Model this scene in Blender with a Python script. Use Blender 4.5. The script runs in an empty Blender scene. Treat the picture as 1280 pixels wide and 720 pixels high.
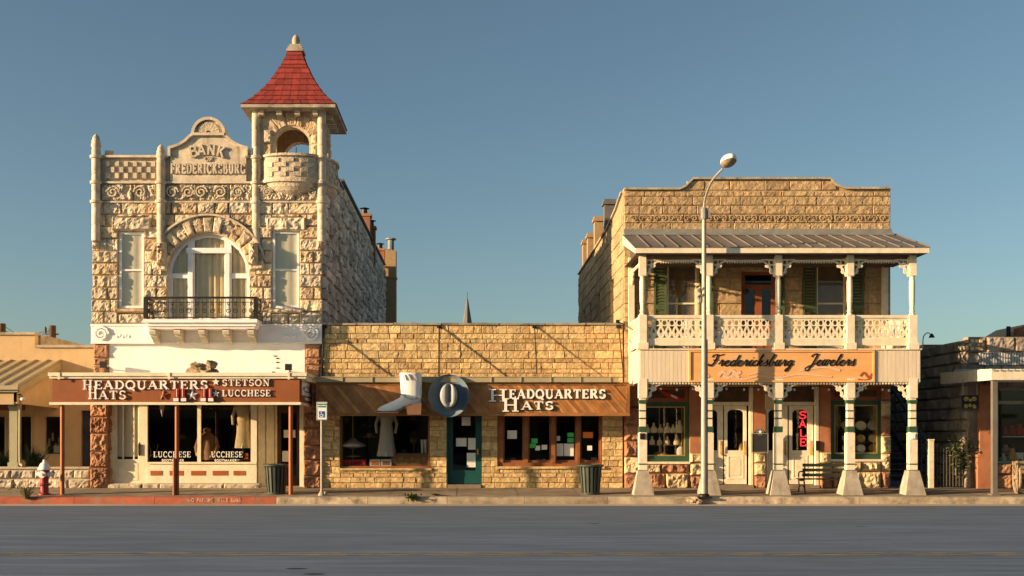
import bpy, bmesh, math, random
from mathutils import Vector, noise
rnd = random.Random(7)
PI = math.pi
S = bpy.context.scene
COL = S.collection

# ------------------------------------------------------------------ camera
cam = bpy.data.cameras.new("camera")
cam.sensor_width = 36.0
cam.lens = 38.25
cam.shift_x = 0.039
cam.shift_y = 0.1469
cam.clip_start = 0.1
cam.clip_end = 6000
camo = bpy.data.objects.new("camera", cam)
COL.objects.link(camo)
camo.location = (0, -34, 1.525)
camo.rotation_euler = (math.radians(90), 0, 0)
S.camera = camo

# ------------------------------------------------------------------ sky, sun, exposure
SUN_AZ = 72.0      # degrees from the facade's normal, towards the left
SUN_EL = 11.3
world = bpy.data.worlds.new("World")
S.world = world
world.use_nodes = True
wn = world.node_tree.nodes
wl = world.node_tree.links
bg = wn['Background']
sky = wn.new('ShaderNodeTexSky')
sky.sky_type = 'NISHITA'
sky.sun_disc = False
sky.sun_elevation = math.radians(SUN_EL)
sky.sun_rotation = math.radians(180 + SUN_AZ)
sky.altitude = 500
sky.air_density = 0.88
sky.dust_density = 2.2
sky.ozone_density = 0.7
wb = wn.new('ShaderNodeMix'); wb.data_type = 'RGBA'; wb.blend_type = 'MULTIPLY'; wb.inputs[0].default_value = 1
wb.inputs[7].default_value = (0.865, 0.995, 0.975, 1)      # clear evening air a little greener than the model's
wl.new(sky.outputs[0], wb.inputs[6]); wl.new(wb.outputs[2], bg.inputs[0])
bg.inputs[1].default_value = 0.058
sd = bpy.data.lights.new("sun", 'SUN')
sd.energy = 5.0
sd.angle = math.radians(0.5)
sd.color = (1.0, 0.70, 0.405)
so = bpy.data.objects.new("sun", sd)
COL.objects.link(so)
az, el = math.radians(SUN_AZ), math.radians(SUN_EL)
sdir = Vector((-math.sin(az)*math.cos(el), -math.cos(az)*math.cos(el), math.sin(el)))
so.rotation_euler = sdir.to_track_quat('Z', 'Y').to_euler()
so.location = sdir*60
S.view_settings.view_transform = 'Standard'
S.view_settings.look = 'None'
S.view_settings.gamma = 1
S.view_settings.exposure = 1.15
S.view_settings.use_curve_mapping = False
S.cycles.max_bounces = 6
S.cycles.transparent_max_bounces = 12
S.cycles.use_denoising = True

# ------------------------------------------------------------------ measures
F = 1360.0
def at(px, py, y=0.0):
    s = F/(34.0+y)
    return (px-590)/s, 1.525+(548-py)/s
def X(px, y=0.0): return at(px, 0, y)[0]
def Z(py, y=0.0): return at(0, py, y)[1]
def walk_z(y): return 0.05*min(y, 0)

# ------------------------------------------------------------------ mesh helpers
def FRONT(y0=0.0): return lambda u, v, n: (u, y0-n, v)
def EAST(x0): return lambda u, v, n: (x0+n, u, v)
def WEST(x0): return lambda u, v, n: (x0-n, u, v)
def UP(z0): return lambda u, v, n: (u, v, z0+n)

ORIGIN = {}
class G:
    def __init__(s):
        s.v, s.f, s.marks = [], [], []
    def add(s, vs, fs, fr=None):
        o = len(s.v)
        s.v += [fr(*p) for p in vs] if fr else [tuple(p) for p in vs]
        s.f += [tuple(i+o for i in f) for f in fs]
        return s
    def box(s, x0, x1, y0, y1, z0, z1, fr=None):
        if x0 > x1: x0, x1 = x1, x0
        if y0 > y1: y0, y1 = y1, y0
        if z0 > z1: z0, z1 = z1, z0
        vs = [(x0,y0,z0),(x1,y0,z0),(x1,y1,z0),(x0,y1,z0),(x0,y0,z1),(x1,y0,z1),(x1,y1,z1),(x0,y1,z1)]
        return s.add(vs, [(0,3,2,1),(4,5,6,7),(0,1,5,4),(1,2,6,5),(2,3,7,6),(3,0,4,7)], fr)
    def hexa(s, b, t):          # frustum from two loops of 4
        return s.add(list(b)+list(t), [(0,3,2,1),(4,5,6,7),(0,1,5,4),(1,2,6,5),(2,3,7,6),(3,0,4,7)])
    def poly(s, pts): return s.add(pts, [tuple(range(len(pts)))])
    def bar(s, p0, p1, w, h):   # rectangular bar between points; w horizontal, h vertical-ish
        a, b = Vector(p0), Vector(p1)
        d = (b-a).normalized()
        up = Vector((0,0,1)) if abs(d.z) < 0.95 else Vector((0,1,0))
        r = d.cross(up).normalized()*w/2
        q = r.cross(d).normalized()*h/2
        vs = [a-r-q, a+r-q, a+r+q, a-r+q, b-r-q, b+r-q, b+r+q, b-r+q]
        return s.add(vs, [(0,1,2,3),(7,6,5,4),(0,4,5,1),(1,5,6,2),(2,6,7,3),(3,7,4,0)])
    def tube(s, pts, r, n=8, r1=None):
        pts = [Vector(p) for p in pts]
        m = len(pts); vs = []; ref = None
        for i, p in enumerate(pts):
            d = (pts[min(i+1,m-1)]-pts[max(i-1,0)]).normalized()
            if ref is None:
                ref = d.orthogonal().normalized()
            ref = (ref-d*ref.dot(d)).normalized()
            b = d.cross(ref)
            rr = r if r1 is None else r+(r1-r)*i/(m-1)
            for k in range(n):
                a = 2*PI*k/n
                vs.append(p+ref*math.cos(a)*rr+b*math.sin(a)*rr)
        fs = [(i*n+k, i*n+(k+1)%n, (i+1)*n+(k+1)%n, (i+1)*n+k) for i in range(m-1) for k in range(n)]
        fs += [tuple(range(n)), tuple((m-1)*n+k for k in range(n))]
        return s.add(vs, fs)
    def lathe(s, cx, cy, prof, n=16, a0=0.0, a1=2*PI, sx=1.0, sy=1.0):
        full = abs(a1-a0-2*PI) < 1e-6
        k = n if full else n+1
        vs = [(cx+r*math.cos(a0+(a1-a0)*i/n)*sx, cy+r*math.sin(a0+(a1-a0)*i/n)*sy, z) for r, z in prof for i in range(k)]
        fs = []
        for j in range(len(prof)-1):
            for i in range(n):
                i2 = (i+1) % k if full else i+1
                fs.append((j*k+i, j*k+i2, (j+1)*k+i2, (j+1)*k+i))
        if prof[0][0] > 1e-4: fs.append(tuple(range(k)))
        if prof[-1][0] > 1e-4: fs.append(tuple((len(prof)-1)*k+i for i in range(k)))
        return s.add(vs, fs)
    def ball(s, c, r, n=10, sx=1, sy=1, sz=1, jit=0.0):
        vs, fs = [], []
        m = max(4, n//2+1)
        for j in range(m+1):
            t = PI*j/m
            for i in range(n):
                a = 2*PI*i/n
                q = r*(1+jit*noise.noise(Vector((math.cos(a)*2+c[0]*9, math.sin(a)*2+c[1]*9, t*1.7+c[2]*9))))
                vs.append((c[0]+q*math.sin(t)*math.cos(a)*sx, c[1]+q*math.sin(t)*math.sin(a)*sy, c[2]+q*math.cos(t)*sz))
        for j in range(m):
            for i in range(n):
                fs.append((j*n+i, j*n+(i+1)%n, (j+1)*n+(i+1)%n, (j+1)*n+i))
        return s.add(vs, fs)
    def flat(s, loops, n0, n1, fr):
        """filled outline(s) in (u, v), later loops inside earlier ones cut holes; extruded from n0 to n1"""
        cu = bpy.data.curves.new("t", 'CURVE')
        cu.dimensions = '2D'; cu.fill_mode = 'BOTH'; cu.extrude = abs(n1-n0)/2
        for lp in loops:
            sp = cu.splines.new('POLY'); sp.points.add(len(lp)-1)
            for p, q in zip(sp.points, lp): p.co = (q[0], q[1], 0, 1)
            sp.use_cyclic_u = True
        ob = bpy.data.objects.new("t", cu); COL.objects.link(ob)
        dg = bpy.context.evaluated_depsgraph_get()
        me = bpy.data.meshes.new_from_object(ob.evaluated_get(dg))
        mid = (n0+n1)/2
        s.add([(v.co.x, v.co.y, v.co.z+mid) for v in me.vertices], [tuple(p.vertices) for p in me.polygons], fr)
        bpy.data.objects.remove(ob); bpy.data.curves.remove(cu); bpy.data.meshes.remove(me)
        return s
    def ribbon(s, pts, hw, n0, n1, fr, closed=False):
        """a stroke of half width hw (number or list) along (u, v) points, extruded n0..n1"""
        m = len(pts)
        P = [Vector((p[0], p[1])) for p in pts]
        L, R = [], []
        for i in range(m):
            a = P[i]-P[i-1] if (i > 0 or closed) else P[1]-P[0]
            b = P[(i+1) % m]-P[i] if (i < m-1 or closed) else a
            a = a.normalized() if a.length > 1e-9 else b.normalized()
            b = b.normalized() if b.length > 1e-9 else a
            t = (a+b)
            t = t.normalized() if t.length > 1e-6 else b
            nn = Vector((-t.y, t.x))
            c = max(0.45, nn.dot(Vector((-b.y, b.x))))
            w = (hw[i] if isinstance(hw, (list, tuple)) else hw)/c
            L.append(P[i]+nn*w); R.append(P[i]-nn*w)
        vs = []
        for n in (n0, n1):
            vs += [(p.x, p.y, n) for p in L]+[(p.x, p.y, n) for p in R]
        fs = []
        for i in range(m if closed else m-1):
            j = (i+1) % m
            fs += [(i, j, m+j, m+i), (2*m+i, 3*m+i, 3*m+j, 2*m+j), (i, 2*m+i, 2*m+j, j), (m+i, m+j, 3*m+j, 3*m+i)]
        if not closed:
            fs += [(0, m, 3*m, 2*m), (m-1, 3*m-1, 4*m-1, 2*m-1)]
        return s.add(vs, fs, fr)
    def rock(s, u0, u1, v0, v1, fr, bulge=.06, rough=.04, step=.06, gap=.008, circ=None, freq=3.0, edge=.05, tilt=0.0):
        """one stone block with a broken face"""
        u0 += gap; u1 -= gap; v0 += gap; v1 -= gap
        if u1-u0 < .03 or v1-v0 < .03: return s
        if circ and all(math.hypot(a-circ[0], b-circ[1]) < circ[2] for a in (u0,u1) for b in (v0,v1)): return s
        sd_ = Vector((rnd.random()*90, rnd.random()*90, rnd.random()*90))
        b = bulge*(.55+.9*rnd.random())
        tu, tv = (rnd.random()-.5)*tilt, (rnd.random()-.5)*tilt
        ed = min(edge, (u1-u0)*.3, (v1-v0)*.3)
        def cuts(a, b):
            m = max(1, int(round((b-a-2*ed)/step)))
            return [a, a+ed*.35]+[a+ed+(b-a-2*ed)*k/m for k in range(m+1)]+[b-ed*.35, b]
        U, V = cuts(u0, u1), cuts(v0, v1)
        nu, nv = len(U)-1, len(V)-1
        def facet(p):
            q = noise.noise(p); return 1-2.2*abs(q)
        vs = []
        for j in range(nv+1):
            for i in range(nu+1):
                u = U[i]; v = V[j]
                d = min(u-u0, u1-u, v-v0, v1-v)
                if i in (0, nu) or j in (0, nv):
                    n = -.012
                else:
                    e = min(1, d/ed)
                    p = Vector((u*freq, v*freq, 0))+sd_
                    n = b*math.sqrt(e)+rough*(.8*noise.noise(p*.8)+.55*facet(p)+.4*facet(p*2.1+Vector((3,1,5)))+.3*noise.noise(p*5.1))*(.25+.75*e)
                    n += tu*(u-u0)/(u1-u0)+tv*(v-v0)/(v1-v0)
                    n = max(n, .004)
                    u += .12*step*noise.noise(p*3+Vector((9,0,0))); v += .12*step*noise.noise(p*3+Vector((0,9,0)))
                if circ:
                    du, dv = u-circ[0], v-circ[1]
                    r = math.hypot(du, dv)
                    if r < circ[2] and dv > -.02 and r > 1e-6:
                        u = circ[0]+du*circ[2]/r; v = circ[1]+dv*circ[2]/r
                vs.append((u, v, n))
        w = nu+1
        return s.add(vs, [(j*w+i, j*w+i+1, (j+1)*w+i+1, (j+1)*w+i) for j in range(nv) for i in range(nu)], fr)
    def ashlar(s, u0, u1, levels, lens, fr, holes=(), edge_jit=0.0, **kw):
        """courses of blocks; holes are (u0, u1, v0, v1)"""
        for k in range(len(levels)-1):
            v0, v1 = levels[k], levels[k+1]
            cuts = sorted({u0, u1} | {c for h in holes if h[2] < v1-.01 and h[3] > v0+.01 for c in (h[0], h[1]) if u0 < c < u1})
            for a, b in zip(cuts, cuts[1:]):
                mid = (a+b)/2
                spans = [(v0, v1)]
                for h in holes:
                    if h[0] < mid < h[1] and h[2] < v1-.01 and h[3] > v0+.01:
                        ns = []
                        for p, q in spans:
                            if h[2]-p > .07: ns.append((p, min(q, h[2])))
                            if q-h[3] > .07: ns.append((max(p, h[3]), q))
                        spans = ns
                for p, q in spans:
                    x = a
                    first = True
                    while x < b-.02:
                        L = lens[0]+(lens[1]-lens[0])*rnd.random()
                        if first: L *= .5+.5*rnd.random(); first = False
                        if b-(x+L) < lens[0]*.55: L = b-x
                        xa, xb = x, x+L
                        if edge_jit:
                            if abs(xa-u0) < 1e-6: xa -= edge_jit*rnd.random()
                            if abs(xb-u1) < 1e-6: xb += edge_jit*rnd.random()
                        s.rock(xa, xb, p, q, fr, **kw)
                        x += L
        return s
    def cut(s):                 # everything so far is one piece, what follows another
        s.marks.append((len(s.v), len(s.f))); return s
    def build(s, name, mat, parent=None, smooth=None, label=None, kind=None):
        if s.marks:
            first = None; a, b = 0, 0
            for v1, f1 in s.marks+[(len(s.v), len(s.f))]:
                if f1 > b:
                    h = G(); h.v = s.v[a:v1]; h.f = [tuple(i-a for i in f) for f in s.f[b:f1]]
                    o = h.build(name, mat, parent, smooth, label, kind); first = first or o
                a, b = v1, f1
            return first
        me = bpy.data.meshes.new(name)
        o0 = Vector((0,0,0))
        r = parent
        while r is not None:
            if r.name in ORIGIN: o0 = ORIGIN[r.name]; break
            r = r.parent
        me.from_pydata([tuple(Vector(p)-o0) for p in s.v], [], s.f)
        bm = bmesh.new(); bm.from_mesh(me)
        bmesh.ops.recalc_face_normals(bm, faces=bm.faces)
        bm.to_mesh(me); bm.free()
        me.materials.append(MAT[mat] if isinstance(mat, str) else mat)
        if smooth:
            for p in me.polygons: p.use_smooth = True
            me.set_sharp_from_angle(angle=math.radians(smooth))
        o = bpy.data.objects.new(name, me); COL.objects.link(o)
        if parent is not None: o.parent = parent
        if label: o["label"] = label
        if kind: o["kind"] = kind
        return o
    def thing(s, name, mat, label, cat, group=None, smooth=None, at_=None):
        """a thing that is one mesh; its origin goes to its base"""
        if at_ is None:
            xs = [p[0] for p in s.v]; ys = [p[1] for p in s.v]; zs = [p[2] for p in s.v]
            at_ = ((min(xs)+max(xs))/2, (min(ys)+max(ys))/2, min(zs))
        a = Vector(at_)
        s.v = [tuple(Vector(p)-a) for p in s.v]
        o = s.build(name, mat, None, smooth)
        o.location = a; ORIGIN[o.name] = a
        o["label"] = label; o["category"] = cat
        if group: o["group"] = group
        return o

def thing(name, label, cat, loc=(0,0,0), group=None):
    o = bpy.data.objects.new(name, None); COL.objects.link(o)
    o.empty_display_size = .2
    o.location = loc; ORIGIN[o.name] = Vector(loc)
    o["label"] = label; o["category"] = cat
    if group: o["group"] = group
    return o
def structure(g, name, mat, smooth=None):
    return g.build(name, mat, None, smooth, kind="structure")
def copy_thing(root, delta, label, scale=None):
    def cp(o, parent):
        c = o.copy(); COL.objects.link(c); c.parent = parent
        for ch in list(o.children): cp(ch, c)
        return c
    c = cp(root, None)
    c.location = Vector(root.location)+Vector(delta)
    c["label"] = label
    if scale: c.scale = scale
    ORIGIN[c.name] = Vector(c.location)
    return c
def arc(cx, cz, r, a0, a1, n=16):
    return [(cx+r*math.cos(math.radians(a0+(a1-a0)*i/n)), cz+r*math.sin(math.radians(a0+(a1-a0)*i/n))) for i in range(n+1)]
def rect(u0, u1, v0, v1): return [(u0,v0),(u1,v0),(u1,v1),(u0,v1)]
def smooth_path(pts, k=6):
    P = [pts[0]]+list(pts)+[pts[-1]]
    out = []
    for i in range(1, len(P)-2):
        a, b, c, d = P[i-1], P[i], P[i+1], P[i+2]
        for j in range(k):
            t = j/k
            out.append(tuple(.5*((2*b[m])+(-a[m]+c[m])*t+(2*a[m]-5*b[m]+4*c[m]-d[m])*t*t+(-a[m]+3*b[m]-3*c[m]+d[m])*t**3) for m in range(len(b))))
    out.append(tuple(pts[-1]))
    return out

# ------------------------------------------------------------------ materials
MAT = {}
def M(name, col, rough=.8, var=.25, scale=3.0, bump=.25, bscale=25.0, island=0.0, col2=None, metal=0.0, stretch=(1,1,1), stain=None, bdist=.02, spec=.35, tint2=None, streak=None):
    m = bpy.data.materials.new(name); m.use_nodes = True
    N, L = m.node_tree.nodes, m.node_tree.links
    b = N['Principled BSDF']
    b.inputs['Roughness'].default_value = rough
    b.inputs['Metallic'].default_value = metal
    b.inputs['Specular IOR Level'].default_value = spec
    tc = N.new('ShaderNodeTexCoord'); mp = N.new('ShaderNodeMapping')
    mp.inputs['Scale'].default_value = stretch
    L.new(tc.outputs['Object'], mp.inputs['Vector'])
    def nz(sc, det=5.0, rg=.6):
        t = N.new('ShaderNodeTexNoise'); t.inputs['Scale'].default_value = sc
        t.inputs['Detail'].default_value = det; t.inputs['Roughness'].default_value = rg
        L.new(mp.outputs[0], t.inputs['Vector']); return t
    def mix(kind, f, a, c):
        x = N.new('ShaderNodeMix'); x.data_type = 'RGBA'; x.blend_type = kind
        for sock, val in ((0, f), (6, a), (7, c)):
            if isinstance(val, (int, float)): x.inputs[sock].default_value = val
            elif isinstance(val, tuple): x.inputs[sock].default_value = (*val[:3], 1)
            else: L.new(val, x.inputs[sock])
        return x.outputs[2]
    def ramp(src, a, c):
        r = N.new('ShaderNodeMapRange'); r.inputs[1].default_value = a; r.inputs[2].default_value = c
        L.new(src, r.inputs[0]); return r.outputs[0]
    cur = tuple(col)
    if island or col2:
        geo = N.new('ShaderNodeNewGeometry')
        ri = geo.outputs['Random Per Island']
        if col2: cur = mix('MIX', ri, tuple(col), tuple(col2))
        if tint2:
            w = N.new('ShaderNodeTexWhiteNoise'); w.noise_dimensions = '1D'; L.new(ri, w.inputs[1])
            cur = mix('MIX', ramp(w.outputs[0], tint2[1], tint2[1]+.02), cur, tuple(tint2[0]))
        if island:
            w2 = N.new('ShaderNodeMath'); w2.operation = 'MULTIPLY_ADD'; w2.inputs[1].default_value = island*2; w2.inputs[2].default_value = 1-island
            fr_ = N.new('ShaderNodeMath'); fr_.operation = 'FRACT'
            ml = N.new('ShaderNodeMath'); ml.operation = 'MULTIPLY'; ml.inputs[1].default_value = 7.31
            L.new(ri, ml.inputs[0]); L.new(ml.outputs[0], fr_.inputs[0]); L.new(fr_.outputs[0], w2.inputs[0])
            cb = N.new('ShaderNodeCombineColor')
            for k in range(3): L.new(w2.outputs[0], cb.inputs[k])
            cur = mix('MULTIPLY', 1.0, cur, cb.outputs[0])
    n1 = nz(scale)
    cur = mix('MIX', ramp(n1.outputs[0], .3, .7), mix('MULTIPLY', 1.0, cur, (1-var,)*3), mix('MULTIPLY', 1.0, cur, (1+var*.6,)*3))
    if stain:      # (colour, scale, from, to)
        st = nz(stain[1], 6.0, .7)
        cur = mix('MIX', ramp(st.outputs[0], stain[2], stain[3]), cur, tuple(stain[0]))
    if streak:     # rain streaks and grime running down: (colour, from, to)
        m2 = N.new('ShaderNodeMapping'); m2.inputs['Scale'].default_value = (5.5, 5.5, .45)
        L.new(tc.outputs['Object'], m2.inputs['Vector'])
        t2 = N.new('ShaderNodeTexNoise'); t2.inputs['Scale'].default_value = 1.0; t2.inputs['Detail'].default_value = 6; t2.inputs['Roughness'].default_value = .65
        L.new(m2.outputs[0], t2.inputs['Vector'])
        cur = mix('MIX', ramp(t2.outputs[0], streak[1], streak[2]), cur, tuple(streak[0]))
    if isinstance(cur, tuple): b.inputs['Base Color'].default_value = (*cur, 1)
    else: L.new(cur, b.inputs['Base Color'])
    if bump:
        n2 = nz(bscale, 6.0, .65)
        bp = N.new('ShaderNodeBump'); bp.inputs['Strength'].default_value = bump; bp.inputs['Distance'].default_value = bdist
        L.new(n2.outputs[0], bp.inputs['Height']); L.new(bp.outputs[0], b.inputs['Normal'])
    MAT[name] = m
    return m
def emit(name, col, st):
    m = bpy.data.materials.new(name); m.use_nodes = True
    b = m.node_tree.nodes['Principled BSDF']
    b.inputs['Base Color'].default_value = (*col, 1)
    b.inputs['Emission Color'].default_value = (*col, 1); b.inputs['Emission Strength'].default_value = st
    MAT[name] = m
def glass(name, tint, refl=1.0):
    m = bpy.data.materials.new(name); m.use_nodes = True
    N, L = m.node_tree.nodes, m.node_tree.links
    N.remove(N['Principled BSDF'])
    tr = N.new('ShaderNodeBsdfTransparent'); tr.inputs[0].default_value = (*tint, 1)
    gl = N.new('ShaderNodeBsdfGlossy'); gl.inputs['Roughness'].default_value = .02; gl.inputs[0].default_value = (refl, refl, refl, 1)
    ge = N.new('ShaderNodeNewGeometry'); dt = N.new('ShaderNodeVectorMath'); dt.operation = 'DOT_PRODUCT'
    L.new(ge.outputs['Incoming'], dt.inputs[0]); L.new(ge.outputs['True Normal'], dt.inputs[1])
    def mth(op, a, b):          # Schlick's curve, the same from both sides of the pane
        x = N.new('ShaderNodeMath'); x.operation = op
        for k, v in enumerate((a, b)):
            if v is None: continue
            if isinstance(v, (int, float)): x.inputs[k].default_value = v
            else: L.new(v, x.inputs[k])
        return x.outputs[0]
    fac = mth('MULTIPLY_ADD', mth('POWER', mth('SUBTRACT', 1.0, mth('ABSOLUTE', dt.outputs['Value'], None)), 5.0), .97)
    fac.node.inputs[2].default_value = .03
    nz = N.new('ShaderNodeTexNoise'); nz.inputs['Scale'].default_value = 1.3
    bp = N.new('ShaderNodeBump'); bp.inputs['Strength'].default_value = .06; bp.inputs['Distance'].default_value = .05
    L.new(nz.outputs[0], bp.inputs['Height']); L.new(bp.outputs[0], gl.inputs['Normal'])
    mx = N.new('ShaderNodeMixShader')
    L.new(fac, mx.inputs[0]); L.new(tr.outputs[0], mx.inputs[1]); L.new(gl.outputs[0], mx.inputs[2])
    L.new(mx.outputs[0], N['Material Output'].inputs[0])
    MAT[name] = m

M('bank_stone', (.62,.53,.41), .9, .26, 5, .7, 26, island=.16, col2=(.66,.52,.34), tint2=((.55,.40,.25), .8), stain=((.20,.15,.10), 2.6, .58, .80), bdist=.025, streak=((.27,.21,.145), .56, .76))
M('bank_carved', (.58,.49,.37), .9, .3, 6, .9, 14, island=.1, col2=(.62,.51,.37), stain=((.16,.12,.085), 3.5, .58, .78), bdist=.05)
M('bank_smooth', (.60,.51,.39), .85, .25, 4, .4, 30, island=.06, col2=(.64,.54,.41), stain=((.19,.14,.095), 3.2, .57, .78), streak=((.24,.18,.12), .55, .74))
M('bank_side', (.70,.62,.52), .95, .35, 1.6, .6, 12, island=.28, col2=(.60,.51,.42), stain=((.14,.11,.09), 1.4, .55, .72), bdist=.04)
M('mortar', (.42,.34,.23), .95, .2, 5, .3, 30)
M('hats_stone', (.61,.43,.20), .9, .36, 9, .8, 34, island=.22, col2=(.66,.48,.24), tint2=((.52,.34,.155), .74), stain=((.26,.16,.08), 3.6, .58, .80), streak=((.34,.225,.11), .56, .76))
M('jewel_stone', (.44,.31,.17), .9, .34, 8, .8, 32, island=.10, col2=(.48,.335,.18), tint2=((.39,.265,.145), .75), stain=((.22,.145,.085), 3.0, .58, .82), streak=((.28,.19,.105), .56, .76))
M('red_stone', (.40,.19,.10), .95, .35, 3, .6, 16, island=.2, col2=(.38,.20,.11), stain=((.10,.05,.03), 2.2, .60, .78), bdist=.03)
M('mixed_stone', (.36,.17,.095), .95, .3, 3, .6, 16, island=.12, col2=(.36,.18,.10), tint2=((.56,.43,.25), .5))
M('bench_dark', (.028,.027,.018), .5, .3)
M('post_grey', (.15,.135,.115), .55, .2)
M('picket', (.09,.08,.055), .7, .25)
M('low_stone', (.50,.43,.33), .92, .25, 3, .45, 20, island=.14, col2=(.58,.48,.35), stain=((.2,.15,.1), 2.5, .6, .8))
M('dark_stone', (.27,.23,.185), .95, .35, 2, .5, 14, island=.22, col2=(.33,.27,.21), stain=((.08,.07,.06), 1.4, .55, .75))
M('white_paint', (.88,.85,.83), .6, .08, 2, .1, 12, stain=((.45,.38,.30), 1.5, .66, .95), streak=((.74,.69,.62), .68, .95))
M('cream_paint', (.79,.70,.51), .55, .14, 4, .15, 18, stain=((.46,.36,.24), 3.5, .6, .9))
M('porch_paint', (.78,.67,.49), .55, .14, 5, .2, 22, stain=((.48,.36,.24), 4.0, .58, .85), streak=((.56,.44,.30), .57, .80))
M('siding_paint', (.70,.58,.43), .6, .12, 2, .2, 9, island=.05, stretch=(5,5,.6), stain=((.36,.27,.18), 3, .64, .95))
M('sign_brown', (.27,.083,.024), .55, .14, 2, .08, 20)
M('post_orange', (.36,.10,.03), .5, .2, 3, .1, 20)
M('letter_white', (.85,.82,.76), .5, .05)
M('letter_black', (.012,.011,.012), .4, .1)
M('plank_wood', (.34,.14,.042), .6, .35, 3, .3, 14, island=.34, col2=(.44,.20,.065))
M('frame_wood', (.27,.10,.035), .5, .3, 3, .2, 14)
M('door_red', (.28,.085,.03), .45, .25, 3, .15, 14)
M('sign_orange', (.80,.40,.15), .5, .16, 1.6, .1, 9, stretch=(.6,1,3), stain=((.75,.46,.27), .9, .50, .75))
M('sign_scroll', (.74,.48,.30), .5, .1)
M('green_paint', (.035,.085,.045), .45, .2)
M('shutter_green', (.075,.105,.045), .55, .2)
M('teal_paint', (.012,.085,.075), .4, .2)
M('iron', (.012,.011,.011), .5, .2)
M('bin_green', (.050,.066,.052), .5, .25)
M('steel', (.36,.33,.28), .5, .2, metal=.15, stain=((.22,.17,.12), 3, .55, .85))
M('galvanised', (.22,.22,.21), .6, .25, 3, .1, 8)
M('porch_roof', (.185,.165,.15), .5, .25, 1.6, .1, 8, metal=.3, stretch=(1,.3,1), island=.08)
M('tan_roof', (.40,.33,.20), .55, .12, 1.5, .08, 8, metal=.1)
M('stucco', (.58,.41,.225), .9, .14, 1.2, .3, 50, stain=((.40,.26,.14), .8, .62, .95), streak=((.46,.31,.165), .56, .80))
M('stucco_shade', (.50,.38,.24), .9, .12, 1.2, .2, 50)  # copy of stucco with shade put into its colour, darker and cooler
M('green_post', (.36,.34,.22), .6, .12)
M('roof_tile', (.255,.032,.026), .8, .30, 5, .3, 20, island=.20, col2=(.29,.042,.033), stain=((.17,.035,.03), 2.2, .58, .8), streak=((.20,.04,.03), .52, .74))
M('eave_stone', (.44,.38,.29), .85, .3, 3, .3, 25, stain=((.07,.06,.05), 2.5, .5, .75))
M('ceiling_dark', (.10,.07,.05), .8, .2)  # the shadow under the porch eave, put into the ceiling and beam colour
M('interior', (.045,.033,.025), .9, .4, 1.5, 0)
M('interior_warm', (.10,.055,.03), .8, .35, 2, 0)
M('ceiling', (.16,.12,.09), .9, .2)
M('blind', (.66,.61,.47), .9, .06, 1.5, .05, 10)
M('curtain_brown', (.20,.14,.07), .9, .2, 3, 0)
M('curtain', (.70,.56,.31), .9, .15, 2, 0)
M('roofing', (.10,.095,.09), .95, .3)
M('asphalt', (.108,.152,.222), .92, .34, 2.4, .9, 45, stretch=(.22,1.6,1), stain=((.080,.112,.160), .7, .46, .74), bdist=.006, spec=.25)  # blue of a sky-lit, shaded road is put into the base colour
M('walk', (.25,.195,.135), .92, .30, 1.6, .5, 34, island=.12, stain=((.11,.085,.06), 1.3, .52, .76), bdist=.01)
M('kerb_stone', (.42,.34,.24), .92, .35, 2.5, .7, 25, island=.25, stain=((.13,.10,.07), 1.6, .50, .70))
M('kerb_red', (.38,.105,.06), .85, .3, 2.5, .5, 25, island=.12, stain=((.24,.16,.11), 2.4, .54, .66))
M('gutter', (.38,.32,.25), .92, .25, .8, .3, 25, stretch=(.3,1,1))
M('ground', (.16,.14,.09), .95, .3, .3, .2, 4)
M('line_yellow', (.40,.28,.07), .85, .3, 1.5, .1, 30, stretch=(1,4,1), stain=((.085,.08,.07), 3, .42, .58))
M('concrete', (.40,.345,.275), .9, .25, 4, .4, 30, stain=((.22,.18,.14), 3, .52, .8), streak=((.24,.20,.155), .52, .74))
M('sandstone_red', (.40,.16,.075), .85, .2, 2.5, .25, 25, stain=((.22,.09,.045), 2, .58, .85))
M('hydrant_red', (.30,.03,.035), .45, .2)
M('sign_panel', (.80,.80,.74), .5, .05)
M('sign_blue', (.02,.075,.36), .5, .05)
M('sign_teal', (.05,.25,.23), .5, .05)
M('plaque', (.055,.055,.05), .5, .2, metal=.4)
M('hat_pale', (.30,.32,.32), .55, .15, 3, .1, 15)
M('hat_blue', (.115,.165,.205), .55, .15, 3, .1, 15)
M('boot_white', (.80,.78,.75), .5, .12, 4, .12, 12, stain=((.50,.44,.38), 3, .6, .85), streak=((.58,.54,.49), .55, .78))
M('boot_sole', (.19,.10,.055), .6, .2)
M('brick', (.34,.15,.075), .9, .25, 5, .4, 25, island=.2)
M('tan_brick', (.38,.25,.13), .9, .2, 5, .4, 25)
M('pole_wood', (.13,.075,.045), .9, .3, 3, .3, 14)
M('slate', (.14,.135,.13), .8, .2)
M('leaf', (.055,.085,.025), .6, .4, 6, 0, island=.35, col2=(.10,.11,.03))
M('leaf_dark', (.03,.05,.02), .6, .4, 6, 0, island=.35)
M('leaf_dry', (.15,.13,.05), .7, .3, 6, 0, island=.3)
M('cloth_cream', (.70,.56,.33), .9, .12)
M('cloth_white', (.66,.62,.54), .9, .1)
M('leather', (.30,.15,.06), .6, .3)
M('skin_tone', (.45,.30,.2), .6, .1)
M('paper', (.78,.75,.68), .8, .04)
M('paper_green', (.06,.55,.13), .7, .05)
M('paper_orange', (.75,.20,.04), .7, .05)
M('felt_grey', (.42,.38,.32), .9, .1)
M('bust_cream', (.74,.60,.36), .6, .15)
M('gold', (.55,.35,.10), .4, .2, metal=.4)
M('red_gloss', (.45,.03,.02), .35, .1)
M('navy', (.05,.06,.10), .6, .3)
M('ornament', (.33,.25,.16), .9, .4, 5, .5, 12)
M('shelf_white', (.6,.58,.52), .6, .1)
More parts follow.
